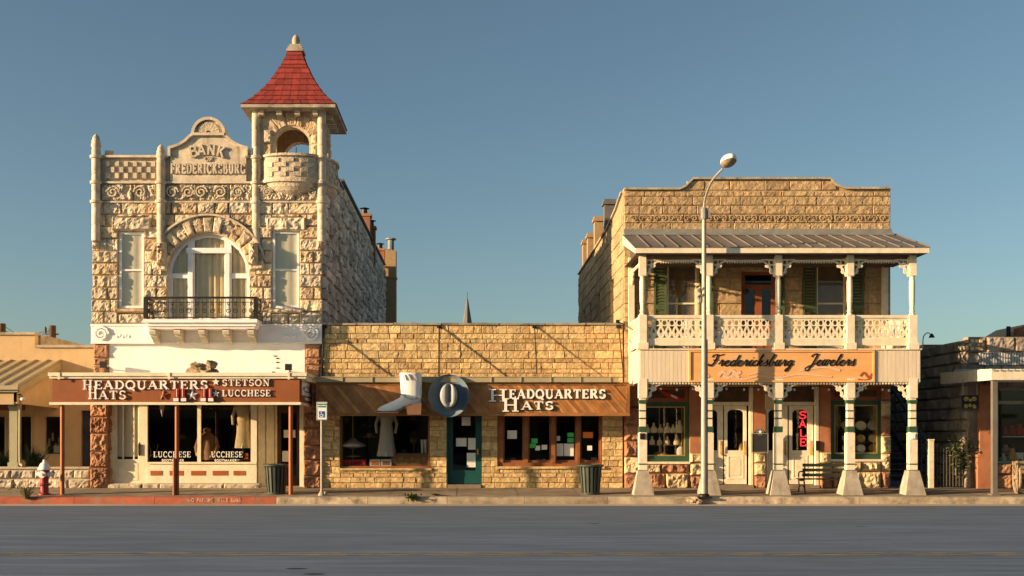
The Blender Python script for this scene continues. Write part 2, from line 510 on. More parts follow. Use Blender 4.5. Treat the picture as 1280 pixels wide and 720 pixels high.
M('wicker', (.30,.22,.13), .8, .25)
M('corrugated', (.42,.42,.41), .5, .15, metal=.3)
M('bulb', (.75,.72,.65), .3, 0, bump=0)
emit('neon_red', (1.0, .035, .04), 1.1)
glass('glass', (.88,.88,.86))
glass('glass_clear', (.95,.95,.94))
# ------------------------------------------------------------------ lettering
def _c(cx, cy, rx, ry, a0, a1, n=12):
    return [(cx+rx*math.cos(math.radians(a0+(a1-a0)*i/n)), cy+ry*math.sin(math.radians(a0+(a1-a0)*i/n))) for i in range(n+1)]
T, N_, B_ = 1.0, .42, .8
GLYPH = {   # width, strokes (weight, points), serifs (x, y, half length)
 'A': (.95, [(N_,[(.12,0),(.46,1)]),(T,[(.44,1),(.80,0)]),(N_,[(.25,.34),(.68,.34)])], [(.12,0,.13),(.80,0,.16)]),
 'B': (.80, [(T,[(.2,0),(.2,1)]),(N_,[(.2,.97),(.42,.97)]),(B_,_c(.42,.755,.2,.21,90,-90)),(N_,[(.2,.53),(.45,.53)]),(B_,_c(.45,.275,.24,.25,90,-90)),(N_,[(.2,.03),(.45,.03)])], [(.17,1,.13),(.17,0,.13)]),
 'C': (.85, [(B_,_c(.47,.5,.34,.47,50,310,18)),(N_,[(.72,.95),(.72,.68)]),(N_,[(.74,.05),(.74,.25)])], []),
 'D': (.90, [(T,[(.2,0),(.2,1)]),(N_,[(.2,.97),(.42,.97)]),(B_,_c(.42,.5,.36,.46,90,-90,14)),(N_,[(.2,.03),(.42,.03)])], [(.17,1,.13),(.17,0,.13)]),
 'E': (.78, [(T,[(.2,0),(.2,1)]),(N_,[(.2,.96),(.68,.96)]),(N_,[(.2,.5),(.52,.5)]),(N_,[(.2,.04),(.7,.04)]),(N_,[(.66,1),(.66,.76)]),(N_,[(.68,0),(.68,.24)]),(N_,[(.52,.62),(.52,.38)])], [(.17,1,.13),(.17,0,.13)]),
 'F': (.74, [(T,[(.2,0),(.2,1)]),(N_,[(.2,.96),(.68,.96)]),(N_,[(.2,.5),(.52,.5)]),(N_,[(.66,1),(.66,.74)]),(N_,[(.52,.62),(.52,.38)])], [(.2,0,.17),(.17,1,.13)]),
 'G': (.90, [(B_,_c(.47,.5,.34,.47,50,330,18)),(T,[(.74,.42),(.74,.05)]),(N_,[(.72,.95),(.72,.70)])], [(.72,.42,.17)]),
 'H': (.98, [(T,[(.22,0),(.22,1)]),(T,[(.76,0),(.76,1)]),(N_,[(.22,.5),(.76,.5)])], [(.22,0,.18),(.22,1,.18),(.76,0,.18),(.76,1,.18)]),
 'I': (.46, [(T,[(.23,0),(.23,1)])], [(.23,0,.18),(.23,1,.18)]),
 'K': (.92, [(T,[(.22,0),(.22,1)]),(N_,[(.24,.42),(.72,1)]),(T,[(.38,.58),(.76,0)])], [(.22,0,.17),(.22,1,.17),(.72,1,.14),(.78,0,.14)]),
 'L': (.76, [(T,[(.2,0),(.2,1)]),(N_,[(.2,.04),(.68,.04)]),(N_,[(.66,0),(.66,.28)])], [(.2,1,.17),(.17,0,.13)]),
 'M': (1.12,[(N_,[(.2,0),(.2,1)]),(T,[(.2,1),(.55,.1)]),(N_,[(.55,.1),(.9,1)]),(T,[(.9,0),(.9,1)])], [(.2,0,.15),(.9,0,.16)]),
 'N': (.98, [(N_,[(.22,0),(.22,1)]),(T,[(.22,1),(.76,0)]),(N_,[(.76,0),(.76,1)])], [(.22,0,.15),(.2,1,.15),(.76,1,.15)]),
 'O': (.95, [(B_,_c(.47,.5,.37,.47,0,360,24))], []),
 'P': (.80, [(T,[(.2,0),(.2,1)]),(N_,[(.2,.97),(.42,.97)]),(B_,_c(.42,.72,.23,.25,90,-90)),(N_,[(.2,.46),(.42,.46)])], [(.2,0,.17),(.17,1,.13)]),
 'Q': (.95, [(B_,_c(.47,.5,.37,.47,0,360,24)),(B_,[(.45,.22),(.62,.0),(.85,-.18)])], []),
 'R': (.92, [(T,[(.2,0),(.2,1)]),(N_,[(.2,.97),(.42,.97)]),(B_,_c(.42,.75,.23,.22,90,-90)),(N_,[(.2,.53),(.42,.53)]),(T,[(.42,.53),(.76,0)])], [(.2,0,.17),(.17,1,.13),(.8,0,.12)]),
 'S': (.74, [(B_,_c(.38,.73,.24,.23,35,270,12)+_c(.36,.265,.26,.235,90,-145,12)),(N_,[(.6,.97),(.6,.74)]),(N_,[(.12,.03),(.12,.27)])], []),
 'T': (.86, [(T,[(.43,0),(.43,1)]),(N_,[(.08,.96),(.78,.96)]),(N_,[(.1,1),(.1,.74)]),(N_,[(.76,1),(.76,.74)])], [(.43,0,.18)]),
 'U': (.95, [(T,[(.22,1),(.22,.35)]),(B_,_c(.48,.33,.26,.31,180,360,12)),(N_,[(.74,.33),(.74,1)])], [(.22,1,.17),(.74,1,.15)]),
 'W': (1.25,[(T,[(.12,1),(.38,0)]),(N_,[(.38,0),(.62,.9)]),(T,[(.62,.9),(.86,0)]),(N_,[(.86,0),(1.12,1)])], [(.12,1,.15),(1.12,1,.13)]),
 'Z': (.80, [(N_,[(.1,.96),(.68,.96)]),(T,[(.66,.96),(.14,.04)]),(N_,[(.12,.04),(.7,.04)])], []),
 'V': (.9, [(T,[(.12,1),(.45,0)]),(N_,[(.45,0),(.78,1)])], []),
 ' ': (.45, [], []), '.': (.3, [(T,[(.15,0),(.15,.12)])], []),
}
_k = [0]
def letters(g, text, u0, u1, v0, v1, fr, n0=0.0, n1=.03, weight=.085, serif=True, even=False, track=.06, vertical=False):
    """letters of one word set between u0..u1 and v0..v1"""
    W = sum(GLYPH[c][0]+track for c in text)-track
    sx = (u1-u0)/W; sy = v1-v0
    x = u0
    for c in text:
        w, strokes, serifs = GLYPH[c]
        hw = weight*sy
        for wt, pts in strokes:
            _k[0] = (_k[0]+1) % 9
            k = hw*(1 if even else wt)
            g.ribbon([(x+p*sx, v0+q*sy) for p, q in pts], k, n0, n1+.0006*_k[0], fr)
        if serif:
            for p, q, h in serifs:
                _k[0] = (_k[0]+1) % 9
                yy = v0+(q-.035*(1 if q > .5 else -1))*sy
                g.ribbon([(x+(p-h)*sx, yy), (x+(p+h)*sx, yy)], .04*sy, n0, n1+.0006*_k[0], fr)
        x += (w+track)*sx
    return g
SCRIPT = {
 'e': (.85, [[(0,.35),(.35,.5),(.62,.78),(.47,1),(.2,.82),(.14,.4),(.36,.02),(.62,.08),(.85,.35)]]),
 'r': (.85, [[(0,.35),(.2,.65),(.3,1.08),(.38,.9),(.62,.9),(.58,.5),(.6,.08),(.85,.35)]]),
 'd': (1.0, [[(0,.35),(.2,.75),(.5,1),(.72,.9)],[(.72,.9),(.45,1),(.16,.7),(.14,.25),(.36,.0),(.62,.35),(.78,1.0),(.92,1.95)],[(.92,1.95),(.78,.9),(.74,.25),(.82,.02),(1.0,.35)]]),
 'i': (.55, [[(0,.35),(.24,1),(.18,.3),(.3,.02),(.55,.35)],[(.36,1.42),(.42,1.5)]]),
 'c': (.72, [[(0,.35),(.2,.75)],[(.6,.8),(.45,1),(.18,.72),(.15,.25),(.38,.0),(.72,.35)]]),
 'k': (.95, [[(0,.35),(.3,1.2),(.5,1.85),(.38,2),(.24,1.3),(.16,0)],[(.2,.4),(.45,.95),(.66,.85),(.5,.52),(.3,.5)],[(.3,.5),(.52,.2),(.7,.0),(.95,.35)]]),
 's': (.72, [[(0,.35),(.3,.7),(.42,1.1),(.5,.7),(.6,.3),(.42,0),(.15,.12)],[(.42,0),(.72,.35)]]),
 'b': (.9, [[(0,.35),(.33,1.3),(.48,1.85),(.36,2),(.24,1.2),(.2,.3),(.4,0),(.64,.3),(.58,.8)],[(.58,.8),(.75,.7),(.9,.62)]]),
 'u': (.95, [[(0,.4),(.2,1),(.15,.3),(.3,.02),(.52,.4),(.66,1),(.62,.3),(.74,.02),(.95,.35)]]),
 'g': (.95, [[(0,.35),(.2,.75)],[(.7,.85),(.45,1),(.18,.7),(.15,.3),(.35,.05),(.58,.4),(.74,1)],[(.74,1),(.64,.2),(.48,-.6),(.25,-.92),(.1,-.7),(.4,-.22),(.95,.35)]]),
 'w': (1.2, [[(0,.4),(.2,1),(.15,.3),(.3,.02),(.5,.4),(.62,1),(.58,.3),(.72,.02),(.92,.4),(.98,.98),(1.2,.75)]]),
 'l': (.6, [[(0,.35),(.32,1.2),(.46,1.8),(.36,2),(.24,1.4),(.2,.4),(.33,.02),(.6,.35)]]),
 'F': (1.55, [[(.25,1.55),(.35,1.9),(.8,2.02),(1.3,1.9),(1.75,2.1)],[(1.0,1.95),(.95,1.2),(.85,.5),(.55,.02),(.2,.12),(.15,.45)],[(.6,1.05),(1.0,1.0),(1.35,1.1)]]),
 'J': (1.55, [[(.5,1.5),(.42,1.8),(.8,2.05),(1.35,2.0)],[(1.2,2.03),(1.1,1.0),(.9,-.3),(.55,-.9),(.2,-.7),(.3,-.3),(.95,.15),(1.55,.35)]]),
 ' ': (1.1, []),
}
def script(g, text, u0, u1, v0, xh, fr, n0, n1, hw, slant=.42):
    W = sum(SCRIPT[c][0] for c in text)
    sx = (u1-u0)/W; x = 0
    for c in text:
        w, st = SCRIPT[c]
        for pts in st:
            _k[0] = (_k[0]+1) % 9
            p = smooth_path([(u0+(x+a)*sx+slant*b*xh, v0+b*xh) for a, b in pts], 5)
            wid = []
            for i in range(len(p)):
                a, b = p[max(i-1,0)], p[min(i+1,len(p)-1)]
                dv = b[1]-a[1]
                wid.append(hw*(.72 if dv > 0 else 1.25) if abs(dv) > 1e-6 else hw)
            for i in range(1, len(wid)-1): wid[i] = (wid[i-1]+wid[i]+wid[i+1])/3
            g.ribbon(p, wid, n0, n1+.0006*_k[0], fr)
        x += w
    return g
def star(cx, cz, r, k=.42, a=90):
    return [(cx+(r if i % 2 == 0 else r*k)*math.cos(math.radians(a+36*i)), cz+(r if i % 2 == 0 else r*k)*math.sin(math.radians(a+36*i))) for i in range(10)]
def spiral(cx, cz, r, turns=1.6, s=1, a0=0, n=18):
    return [(cx+s*r*(1-.8*i/n)*math.cos(a0+turns*2*PI*i/n), cz+r*(1-.8*i/n)*math.sin(a0+turns*2*PI*i/n)) for i in range(n+1)]
# ------------------------------------------------------------------ setting
g = G(); g.box(-900, 900, -3.1, 2500, -1.0, -.62); g.box(-900,900,-900,-3.1,-1.0,-.62); structure(g, "ground", 'ground')
# the roadway rises gently from the gutter to its crown
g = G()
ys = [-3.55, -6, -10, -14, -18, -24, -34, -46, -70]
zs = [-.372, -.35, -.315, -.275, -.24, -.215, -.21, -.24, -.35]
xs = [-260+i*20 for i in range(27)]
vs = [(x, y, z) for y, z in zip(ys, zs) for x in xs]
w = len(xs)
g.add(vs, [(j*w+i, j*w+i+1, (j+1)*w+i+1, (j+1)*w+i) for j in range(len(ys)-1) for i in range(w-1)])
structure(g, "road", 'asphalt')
g = G(); g.add([(x, y, z) for y, z in ((-2.98,-.345),(-3.56,-.366)) for x in (-260, 260)], [(0,1,3,2)]); structure(g, "gutter", 'gutter')
def road_z(y):
    for a, b, c, d in zip(ys, ys[1:], zs, zs[1:]):
        if b <= y <= a: return c+(d-c)*(y-a)/(b-a)
    return zs[-1]
for yy in (-17.15, -17.45):
    g = G()
    g.add([(-120, yy, road_z(yy)+.004), (120, yy, road_z(yy)+.004), (120, yy-.11, road_z(yy-.11)+.004), (-120, yy-.11, road_z(yy-.11)+.004)], [(0,1,2,3)])
    structure(g, "road_marking", 'line_yellow')
M('tar', (.022,.022,.023), .7, .2)
g = G()
for px, py, r in ((370,711,.07),(392,718,.07),(742,650,.06),(1075,654,.05)):
    yy = -34+F*1.76/(py-548)*1.0
    x = (px-590)*(34+yy)/F
    n = 12
    g.add([(x+r*(1.3+.4*noise.noise(Vector((i,px,0))))*math.cos(2*PI*i/n)*1.6, yy+r*(1+.4*noise.noise(Vector((i,py,3))))*math.sin(2*PI*i/n), road_z(yy)+.005) for i in range(n)], [tuple(range(n))])
structure(g, "road_patch", 'tar')
# pavement slabs with open joints
g = G()
x = -32.0
while x < 34:
    L = 1.75+.25*rnd.random()
    for a, b in ((.6,-1.35),(-1.362,-2.78)):
        j = .003*rnd.random()
        g.add([(x+.008,a,walk_z(a)+j),(x+L-.008,a,walk_z(a)+j),(x+L-.008,b,walk_z(b)+j),(x+.008,b,walk_z(b)+j)], [(0,1,2,3)])
    x += L
structure(g, "sidewalk", 'walk')
g = G(); g.add([(-260,4,-.02),(260,4,-.02),(260,0.5,-.02),(-260,.5,-.02),(260,-2.8,-.165),(-260,-2.8,-.165)], [(0,1,2,3),(3,2,4,5)]); structure(g, "sidewalk_bed", 'walk')
def kerb(x0, x1, mat, name="kerb"):
    g = G(); x = x0
    while x < x1-.01:
        L = min(2.2+1.2*rnd.random(), x1-x)
        if x1-(x+L) < .5: L = x1-x
        n = max(3, int(L/.12)); vs = []
        prof = [(-2.76,-.137),(-2.90,-.139),(-2.955,-.15),(-2.985,-.185),(-3.0,-.26),(-3.005,-.37)]
        for i in range(n+1):
            xx = x+.006+(L-.012)*i/n
            for k, (yy, zz) in enumerate(prof):
                q = Vector((xx*2.2, k*.6, 3.3))
                d = .010*noise.noise(q)+.012*max(0, noise.noise(q*.5)-.25)*4
                vs.append((xx, yy+(d if k > 1 else 0), zz-(abs(d)*.7 if 0 < k < 5 else 0)))
        m = len(prof)
        g.add(vs, [(i*m+k, (i+1)*m+k, (i+1)*m+k+1, i*m+k+1) for i in range(n) for k in range(m-1)]+[tuple(range(m)), tuple(n*m+k for k in range(m))])
        x += L
    return structure(g, name, mat, smooth=50)
ky = -2.98
kerb(-60, X(345,-3), 'kerb_red', "red_kerb")
kerb(X(345,-3), 60, 'kerb_stone')
g = G()
for txt, a, b in (("NO",234,243),("PARKING",246,266),("FIRE",273,285),("ZONE",288,301)):
    letters(g, txt, X(a,-3), X(b,-3), -.285, -.185, lambda u, v, n: (u, -2.992-n-.12*max(0,-.19-v), v), 0, .008, weight=.10, serif=False, even=True)
M('kerb_lettering', (.62,.40,.30), .9, .3, 8, .2, 20, stain=((.40,.12,.07), 9, .5, .6))
o = structure(g, "kerb_lettering", 'kerb_lettering')
# ------------------------------------------------------------------ the bank building
bank = thing("bank_building", "ornate rough limestone corner bank with red roofed belfry and arched balcony window", "building", (-8.27, 0, 0))
BL, BR = X(116), X(402)
cxA, czA, rA = X(260.5), Z(343), 1.27
winL = rect(X(149), X(180), Z(385), Z(290)); winR = rect(X(341), X(374), Z(385), Z(289))
aw = [(cxA-rA, Z(401))]+[(cxA+rA, Z(401))]+arc(cxA, czA, rA, 0, 180, 28)
FR = FRONT(0)
zt = Z(228)
g = G()
g.flat([rect(BL+.03, BR-.03, 3.25, zt), winL, winR, aw], -.4, 0, FR)
# rock faced courses
lv = [Z(405)+i*(Z(253)-Z(405))/10 for i in range(11)]
holes = [(X(149)-.02, X(180)+.02, Z(392), Z(272)), (X(341)-.02, X(374)+.02, Z(392), Z(272)), (cxA-rA, cxA+rA, Z(405), czA)]
g.ashlar(BL, BR, lv, (.42,.85), FR, holes, edge_jit=.06, bulge=.06, rough=.05, step=.05, circ=(cxA, czA, rA+.2), freq=4.5, edge=.03)
for a, b in ((141,190),(333,383)):          # lintels and sills of the two side windows
    g.rock(X(a), X(b), Z(289.5), Z(272), FRONT(-.04), bulge=.12, rough=.07, step=.05)
    g.rock(X(a+3), X(b-3), Z(392), Z(385.5), FRONT(-.05), bulge=.10, rough=.04, step=.05)
nv = 15
for i in range(nv):                          # voussoirs
    a0, a1 = 4+172*i/nv, 4+172*(i+1)/nv
    def fr(u, v, n, a0=a0, a1=a1):
        a = math.radians(a0+(a1-a0)*u)
        return (cxA+v*math.cos(a), -n-.02, czA+v*math.sin(a))
    h = G(); w = (a1-a0)*PI/180*1.5
    h.rock(0, w, rA+.02, rA+.52, lambda u, v, n, w=w, fr=fr: fr(u/w, v, n), bulge=.085, rough=.026, step=.05, gap=.010, freq=4)
    g.add(h.v, h.f)
g.build("front_wall", 'bank_stone', bank)
g = G()
g.ribbon(arc(cxA, czA, rA+.57, 14, 166, 36), .03, 0, .17, FR)
g.build("arch_moulding", 'bank_smooth', bank)
g = G()                                      # carved corbels at the arch springing
for px in (204, 318):
    g.rock(X(px)-.17, X(px)+.17, Z(333), Z(303), FR, bulge=.26, rough=.12, step=.03, freq=9, edge=.12)
for px in (121, 402):
    g.rock(X(px)-.13, X(px)+.13, Z(312), Z(301), FR, bulge=.22, rough=.1, step=.03, freq=9, edge=.1)
g.build("carved_corbel", 'bank_carved', bank)

# carved band and its mouldings
g = G()
x = X(127)
for w in (1.0,.75,.35,.95,.95,.75,1.3,.85):
    if x+w > BR: w = BR-x
    if w > .1: g.rock(x, x+w, Z(252), Z(230), FR, bulge=.05, rough=.07, step=.03, freq=8)
    x += w
for px, r, s in ((142,.2,1),(176,.2,-1),(216,.2,1),(236,.2,-1),(252,.2,1),(276,.2,-1),(298,.2,1),(335,.16,1),(390,.16,-1)):
    g.ribbon(spiral(X(px), Z(241), r, 1.7, s), .022, .05, .13, FR)
g.build("carved_band", 'bank_carved', bank)
g = G()
for py, d, h in ((253,.10,.05),(229,.13,.06),(196.5,.14,.07)):
    if py > 200: g.box(BL-.02, BR+.02, -d, .02, Z(py)-h/2, Z(py)+h/2)
    else:
        g.box(BL-.05, X(212), -d, .32, Z(py)-h/2, Z(py)+h/2); g.box(X(306), X(326), -d, .3, Z(py)-h/2, Z(py)+h/2)
g.build("string_course", 'bank_smooth', bank)

# parapet with the checker panel and the name
zp = Z(198)
g = G()
g.box(X(118), X(212), -.001, .30, zt+.01, zp)
cw = (X(195)-X(133))/11
for r in range(3):
    for c in range(11):
        if (c+r) % 2 == 0:
            z0 = Z(224)+r*.185
            g.box(X(133)+c*cw+.012, X(133)+(c+1)*cw-.012, -.085-.02*rnd.random(), -.002, z0+.01, z0+.175)
g.rock(X(130), X(141), Z(196), Z(187), FRONT(.1), bulge=.2, rough=.1, step=.04, edge=.12)
g.cut(); g.box(X(305), X(330), 0, .30, zt+.01, zp)
g.build("parapet", 'bank_smooth', bank)
xl, xr, xm = X(214), X(308.5), X(261.25)
side = [(X(214.5),Z(187)),(X(218),Z(185)),(X(226),Z(182)),(X(233),Z(177.5)),(X(239),Z(171.5)),(X(243),Z(170))]
sideR = [(2*xm-a, b) for a, b in side][::-1]
g = G()
g.flat([[(xl, zt+.01)]+[(xr, zt+.01)]+[(xr, Z(187))]+sideR[::-1][1:]+side[::-1][:-1]+[(xl, Z(187))]], -.28, .12, FR)
g.flat([arc(X(262), Z(169.5), .47, 0, 180, 20)], -.22, .11, FR)
g.build("pediment", 'bank_smooth', bank)
g = G()
g.ribbon([(xl-.02, Z(197)), (xl-.02, Z(187)+.02)]+side[1:], .04, -.3, .20, FR)
g.ribbon([(xr+.02, Z(197)), (xr+.02, Z(187)+.02)]+sideR[::-1][1:], .04, -.301, .199, FR)
g.ribbon([(X(240.5), Z(169.6)), (X(282), Z(169.6))], .04, -.302, .22, FR)
g.ribbon(arc(X(262), Z(169.5), .49, 2, 178, 24), .045, -.24, .20, FR)
g.build("pediment_coping", 'bank_smooth', bank)
g = G()
for a in range(12, 180, 19):
    c, s_ = math.cos(math.radians(a)), math.sin(math.radians(a))
    g.ribbon([(X(262)+.08*c, Z(168)+.08*s_), (X(262)+.34*c, Z(168)+.34*s_)], [.015,.05], .10, .16, FR)
g.build("shell_carving", 'bank_carved', bank)
g = G()
for ch, px, rot, py in (("B",243,12,191),("A",253.5,4,189),("N",265.5,-4,189),("K",277.5,-13,191.5)):
    h = G(); letters(h, ch, -.15, .15, -.165, .165, lambda u, v, n: (u, v, n), .12, .19, weight=.09, serif=False, even=True)
    c, s_ = math.cos(math.radians(rot)), math.sin(math.radians(rot))
    g.add([(X(px)+u*c-v*s_, -n, Z(py)+u*s_+v*c) for u, v, n in h.v], h.f)
letters(g, "OF", X(257), X(267), Z(203), Z(197.5), FR, .12, .16, weight=.10, serif=False, even=True)
letters(g, "FREDERICKSBURG", X(215), X(308), Z(218.5), Z(206), FR, .12, .175, weight=.08, serif=False, even=True, track=.14)
g.build("carved_lettering", 'bank_smooth', bank)

# round pilasters with rings and pine cone finials
def pilaster(px, ztop, zbot, finial, y=-.10):
    g = G(); x = X(px); r = .135
    prof = [(r, zbot)]
    rings = [Z(253), Z(229), Z(197)]
    z = zbot+.5
    pts = []
    while z < ztop-.2:
        pts.append((z, .006)); z += .52
    for q in rings: pts.append((q, .05))
    for q, d in sorted(pts):
        if zbot < q < ztop-.02:
            if d > .01: prof += [(r, q-.07), (r+d, q-.05), (r+d, q+.03), (r, q+.05)]
            else: prof += [(r, q-.02), (r-.012, q), (r, q+.02)]
    prof.append((r, ztop))
    if finial: prof += [(r-.02, ztop+.01), (r+.02, ztop+.10), (r+.015, ztop+.16), (r-.005, ztop+.2), (r+.005, ztop+.26), (r-.03, ztop+.32), (r-.02, ztop+.36), (r-.07, ztop+.44), (0, ztop+.5)]
    g.lathe(x, y, prof, 14)
    return g.build("pilaster", 'bank_smooth', bank, smooth=35)
pilaster(121.5, Z(188), Z(302), True)
pilaster(202.5, Z(201), Z(310), True)
pilaster(320.5, Z(140), Z(308), False, y=-.03)
pilaster(402.5, Z(140), Z(308), False, y=-.06)

# belfry
TX0, TX1, TY1 = X(323), BR, 2.0
ZB, ZE = Z(225), Z(136.5)
tc = (TX0+TX1)/2
axc, azc, ar = X(364.5), Z(181), .55
g = G()
def archhole(c, z0): return [(c-ar, z0)]+[(c+ar, z0)]+arc(c, azc, ar, 0, 180, 20)
zb0 = Z(196)
g.flat([rect(TX0, TX1, ZB-.8, ZE), archhole(axc, zb0)], -.3, 0, FR)
g.flat([rect(TX0, TX1, ZB-.8, ZE), archhole(axc, zb0)], -.3, 0, FRONT(TY1-.3))
g.flat([rect(.301, TY1-.301, ZB-.8, ZE), archhole(1.0, zb0)], -.3, 0, EAST(TX1-.001))
g.flat([rect(.301, TY1-.301, ZB-.8, ZE), archhole(1.0, zb0)], 0, .3, EAST(TX0+.001))
for i in range(7):                           # broad wedge stones round the belfry arch
    if i in (0, 6): continue
    a0, a1 = 180*i/7, 180*(i+1)/7
    for side_ in (0, 1):
        h = G(); w = .55
        if side_ == 0: f2 = lambda u, v, n, a0=a0, a1=a1: (axc+v*math.cos(math.radians(a0+(a1-a0)*u/w)), -n-.005, azc+v*math.sin(math.radians(a0+(a1-a0)*u/w)))
        else: f2 = lambda u, v, n, a0=a0, a1=a1: (TX1+n+.005, 1.0+v*math.cos(math.radians(a0+(a1-a0)*u/w)), azc+v*math.sin(math.radians(a0+(a1-a0)*u/w)))
        h.rock(0, w, ar+.03, ar+(.50 if i == 3 else .48), f2, bulge=.03, rough=.030, step=.05, freq=4, edge=.03)
        g.add(h.v, h.f)
for u0, u1 in ((TX0+.15, axc-ar-.05), (axc+ar+.05, TX1-.14)):
    g.ashlar(u0, u1, [zb0, zb0+.4, zb0+.85], (.5,.8), FR, bulge=.05, rough=.06, step=.05)
for u0, u1 in ((.15, 1-ar-.05), (1+ar+.05, TY1-.1)):
    g.ashlar(u0, u1, [zb0, zb0+.4, zb0+.85], (.5,.8), EAST(TX1), bulge=.05, rough=.06, step=.05)
tower = g.build("belfry", 'bank_stone', bank)
g = G(); g.box(TX0+.3, TX1-.3, .3, TY1-.3, zb0-.12, zb0-.02); g.box(TX0+.02, TX1-.02, .02, TY1-.02, ZE-.06, ZE-.01)
g.build("belfry_floor", 'ceiling', tower)
g = G(); g.tube([(axc-.02, 1, zb0-.05), (axc-.02, 1, azc+.2)], .012, 6); g.build("bell_rod", 'iron', tower)
# bowed balconies of the belfry
def bow(fr, c, wdt):
    g = G(); k = 16
    def pt(a, r): return (c+wdt*math.cos(math.radians(a)), r*math.sin(math.radians(a)))
    def ring(z0, z1, r0, r1, w0=1.0, w1=1.0):
        vs = []
        for z, r, w in ((z0, r0, w0), (z1, r1, w1)):
            for i in range(k+1):
                u, n = pt(180*i/k, r); vs.append((c+(u-c)*w, z, n))
        g.add(vs, [(i, i+1, k+2+i, k+1+i) for i in range(k)]+[tuple(range(k+1)), tuple(range(k+1, 2*k+2))], fr)
    ring(Z(226), Z(198), .34, .34)
    ring(Z(198)+.001, Z(195), .42, .42, 1.03, 1.03)
    ring(Z(230), Z(226)-.001, .42, .42, 1.03, 1.03)
    pr = [(Z(246),.04,.12),(Z(244),.14,.35),(Z(240),.26,.62),(Z(235),.33,.82),(Z(230)-.001,.37,.92)]
    for (z0,r0,w0),(z1,r1,w1) in zip(pr, pr[1:]): ring(z0, z1, r0, r1, w0, w1)
    for r in range(4):
        for i in range(7):
            if (i+r) % 2: continue
            a0, a1 = 35+110*i/7, 35+110*(i+1)/7
            z0 = Z(223)+r*.145
            vs = []
            for n0 in (.345, .378):
                for a in (a0, a1):
                    for z in (z0, z0+.135):
                        u, n = pt(a, n0); vs.append((u, z, n))
            g.add(vs, [(0,1,3,2),(4,5,7,6),(0,4,6,2),(1,5,7,3),(0,1,5,4),(2,3,7,6)], fr)
    return g
bow(FR, axc, .88).build("belfry_balcony", 'bank_carved', tower)
bow(EAST(TX1), 1.0, .80).build("belfry_balcony", 'bank_carved', tower)
# eave, brackets, tiled roof, finial
ex0, ex1, ey0, ey1 = X(301,-.5), X(419,-.5), -.5, 2.5
ze0, ze1 = ZE-.02, Z(130,-.5)
g = G()
g.hexa([(TX0,0,ze0),(TX1,0,ze0),(TX1,TY1,ze0),(TX0,TY1,ze0)], [(ex0+.05,ey0+.05,ze1-.10),(ex1-.05,ey0+.05,ze1-.10),(ex1-.05,ey1-.05,ze1-.10),(ex0+.05,ey1-.05,ze1-.10)])
g.box(ex0, ex1, ey0, ey1, ze1-.098, ze1)
g.build("eave", 'eave_stone', tower)
g = G()
for px in (328,350.5,373,395.5): g.cut(); g.box(X(px)-.08, X(px)+.08, -.30, -.002, ZE-.25, ZE+.02)
for yy in (.35,.8,1.25,1.7): g.cut(); g.box(TX1+.002, TX1+.30, yy-.08, yy+.08, ZE-.25, ZE+.02)
g.build("bracket", 'bank_smooth', tower)
rx, ry = (ex0+ex1)/2, 1.0
prof = [(1.45,ze1),(1.20,ze1+.24),(.98,ze1+.52),(.78,ze1+.82),(.60,ze1+1.14),(.47,ze1+1.42),(.37,ze1+1.62),(.28,ze1+1.86),(.21,ze1+2.06)]
fine = smooth_path([(a, b) for a, b in prof], 4)
def prof_at(t):
    i = min(int(t*(len(fine)-1)), len(fine)-2); f = t*(len(fine)-1)-i
    return tuple(fine[i][k]+(fine[i+1][k]-fine[i][k])*f for k in (0, 1))
g = G()
hx = (ex1-ex0)/2/1.45
for (a, z0), (b, z1) in zip(fine, fine[1:]):
    c0 = [(rx-a*hx, ry-a*1.034), (rx+a*hx, ry-a*1.034), (rx+a*hx, ry+a*1.034), (rx-a*hx, ry+a*1.034)]
    c1 = [(rx-b*hx, ry-b*1.034), (rx+b*hx, ry-b*1.034), (rx+b*hx, ry+b*1.034), (rx-b*hx, ry+b*1.034)]
    for k in range(4):
        p, q, r_, s_ = c0[k], c0[(k+1)%4], c1[(k+1)%4], c1[k]
        g.add([(p[0],p[1],z0),(q[0],q[1],z0),(r_[0],r_[1],z1),(s_[0],s_[1],z1)], [(0,1,2,3)])
rows = 11
for k in range(4):
    d = [(0,-1),(1,0),(0,1),(-1,0)][k]; t_ = (-d[1], d[0])
    for r in range(rows):
        (a, z0), (b, z1) = prof_at(r/rows), prof_at(min(1,(r+1.12)/rows))
        n = max(1, round(2*a/.27)); off = .5 if r % 2 else 0
        for i in range(-1, n+1):
            s0, s1 = -1+2*(i+off)/n, -1+2*(i+1+off)/n
            s0, s1 = max(-1, s0), min(1, s1)
            if s1-s0 < .04: continue
            s0 += .007; s1 -= .007
            vs = []
            for s_, (w_, z_, lift) in ((s0,(a,z0,.035)),(s1,(a,z0,.035)),(s1,(b,z1,.010)),(s0,(b,z1,.010))):
                vs.append((rx+(d[0]*(w_+lift)+t_[0]*w_*s_)*hx, ry+(d[1]*(w_+lift)+t_[1]*w_*s_)*1.034, z_+lift*.6))
            g.add(vs+[(v[0]-d[0]*.03, v[1]-d[1]*.03, v[2]-.012) for v in vs], [(0,1,2,3),(0,1,5,4),(1,2,6,5),(3,0,4,7)])
troof = g.build("belfry_roof", 'roof_tile', tower)
zt2 = ze1+2.0
g = G()
g.box(rx-.21, rx+.21, ry-.21, ry+.21, zt2, zt2+.08); g.box(rx-.27, rx+.27, ry-.27, ry+.27, zt2+.081, zt2+.16)
g.box(rx-.23, rx+.23, ry-.23, ry+.23, zt2+.161, zt2+.25); g.box(rx-.18, rx+.18, ry-.18, ry+.18, zt2+.251, zt2+.33)
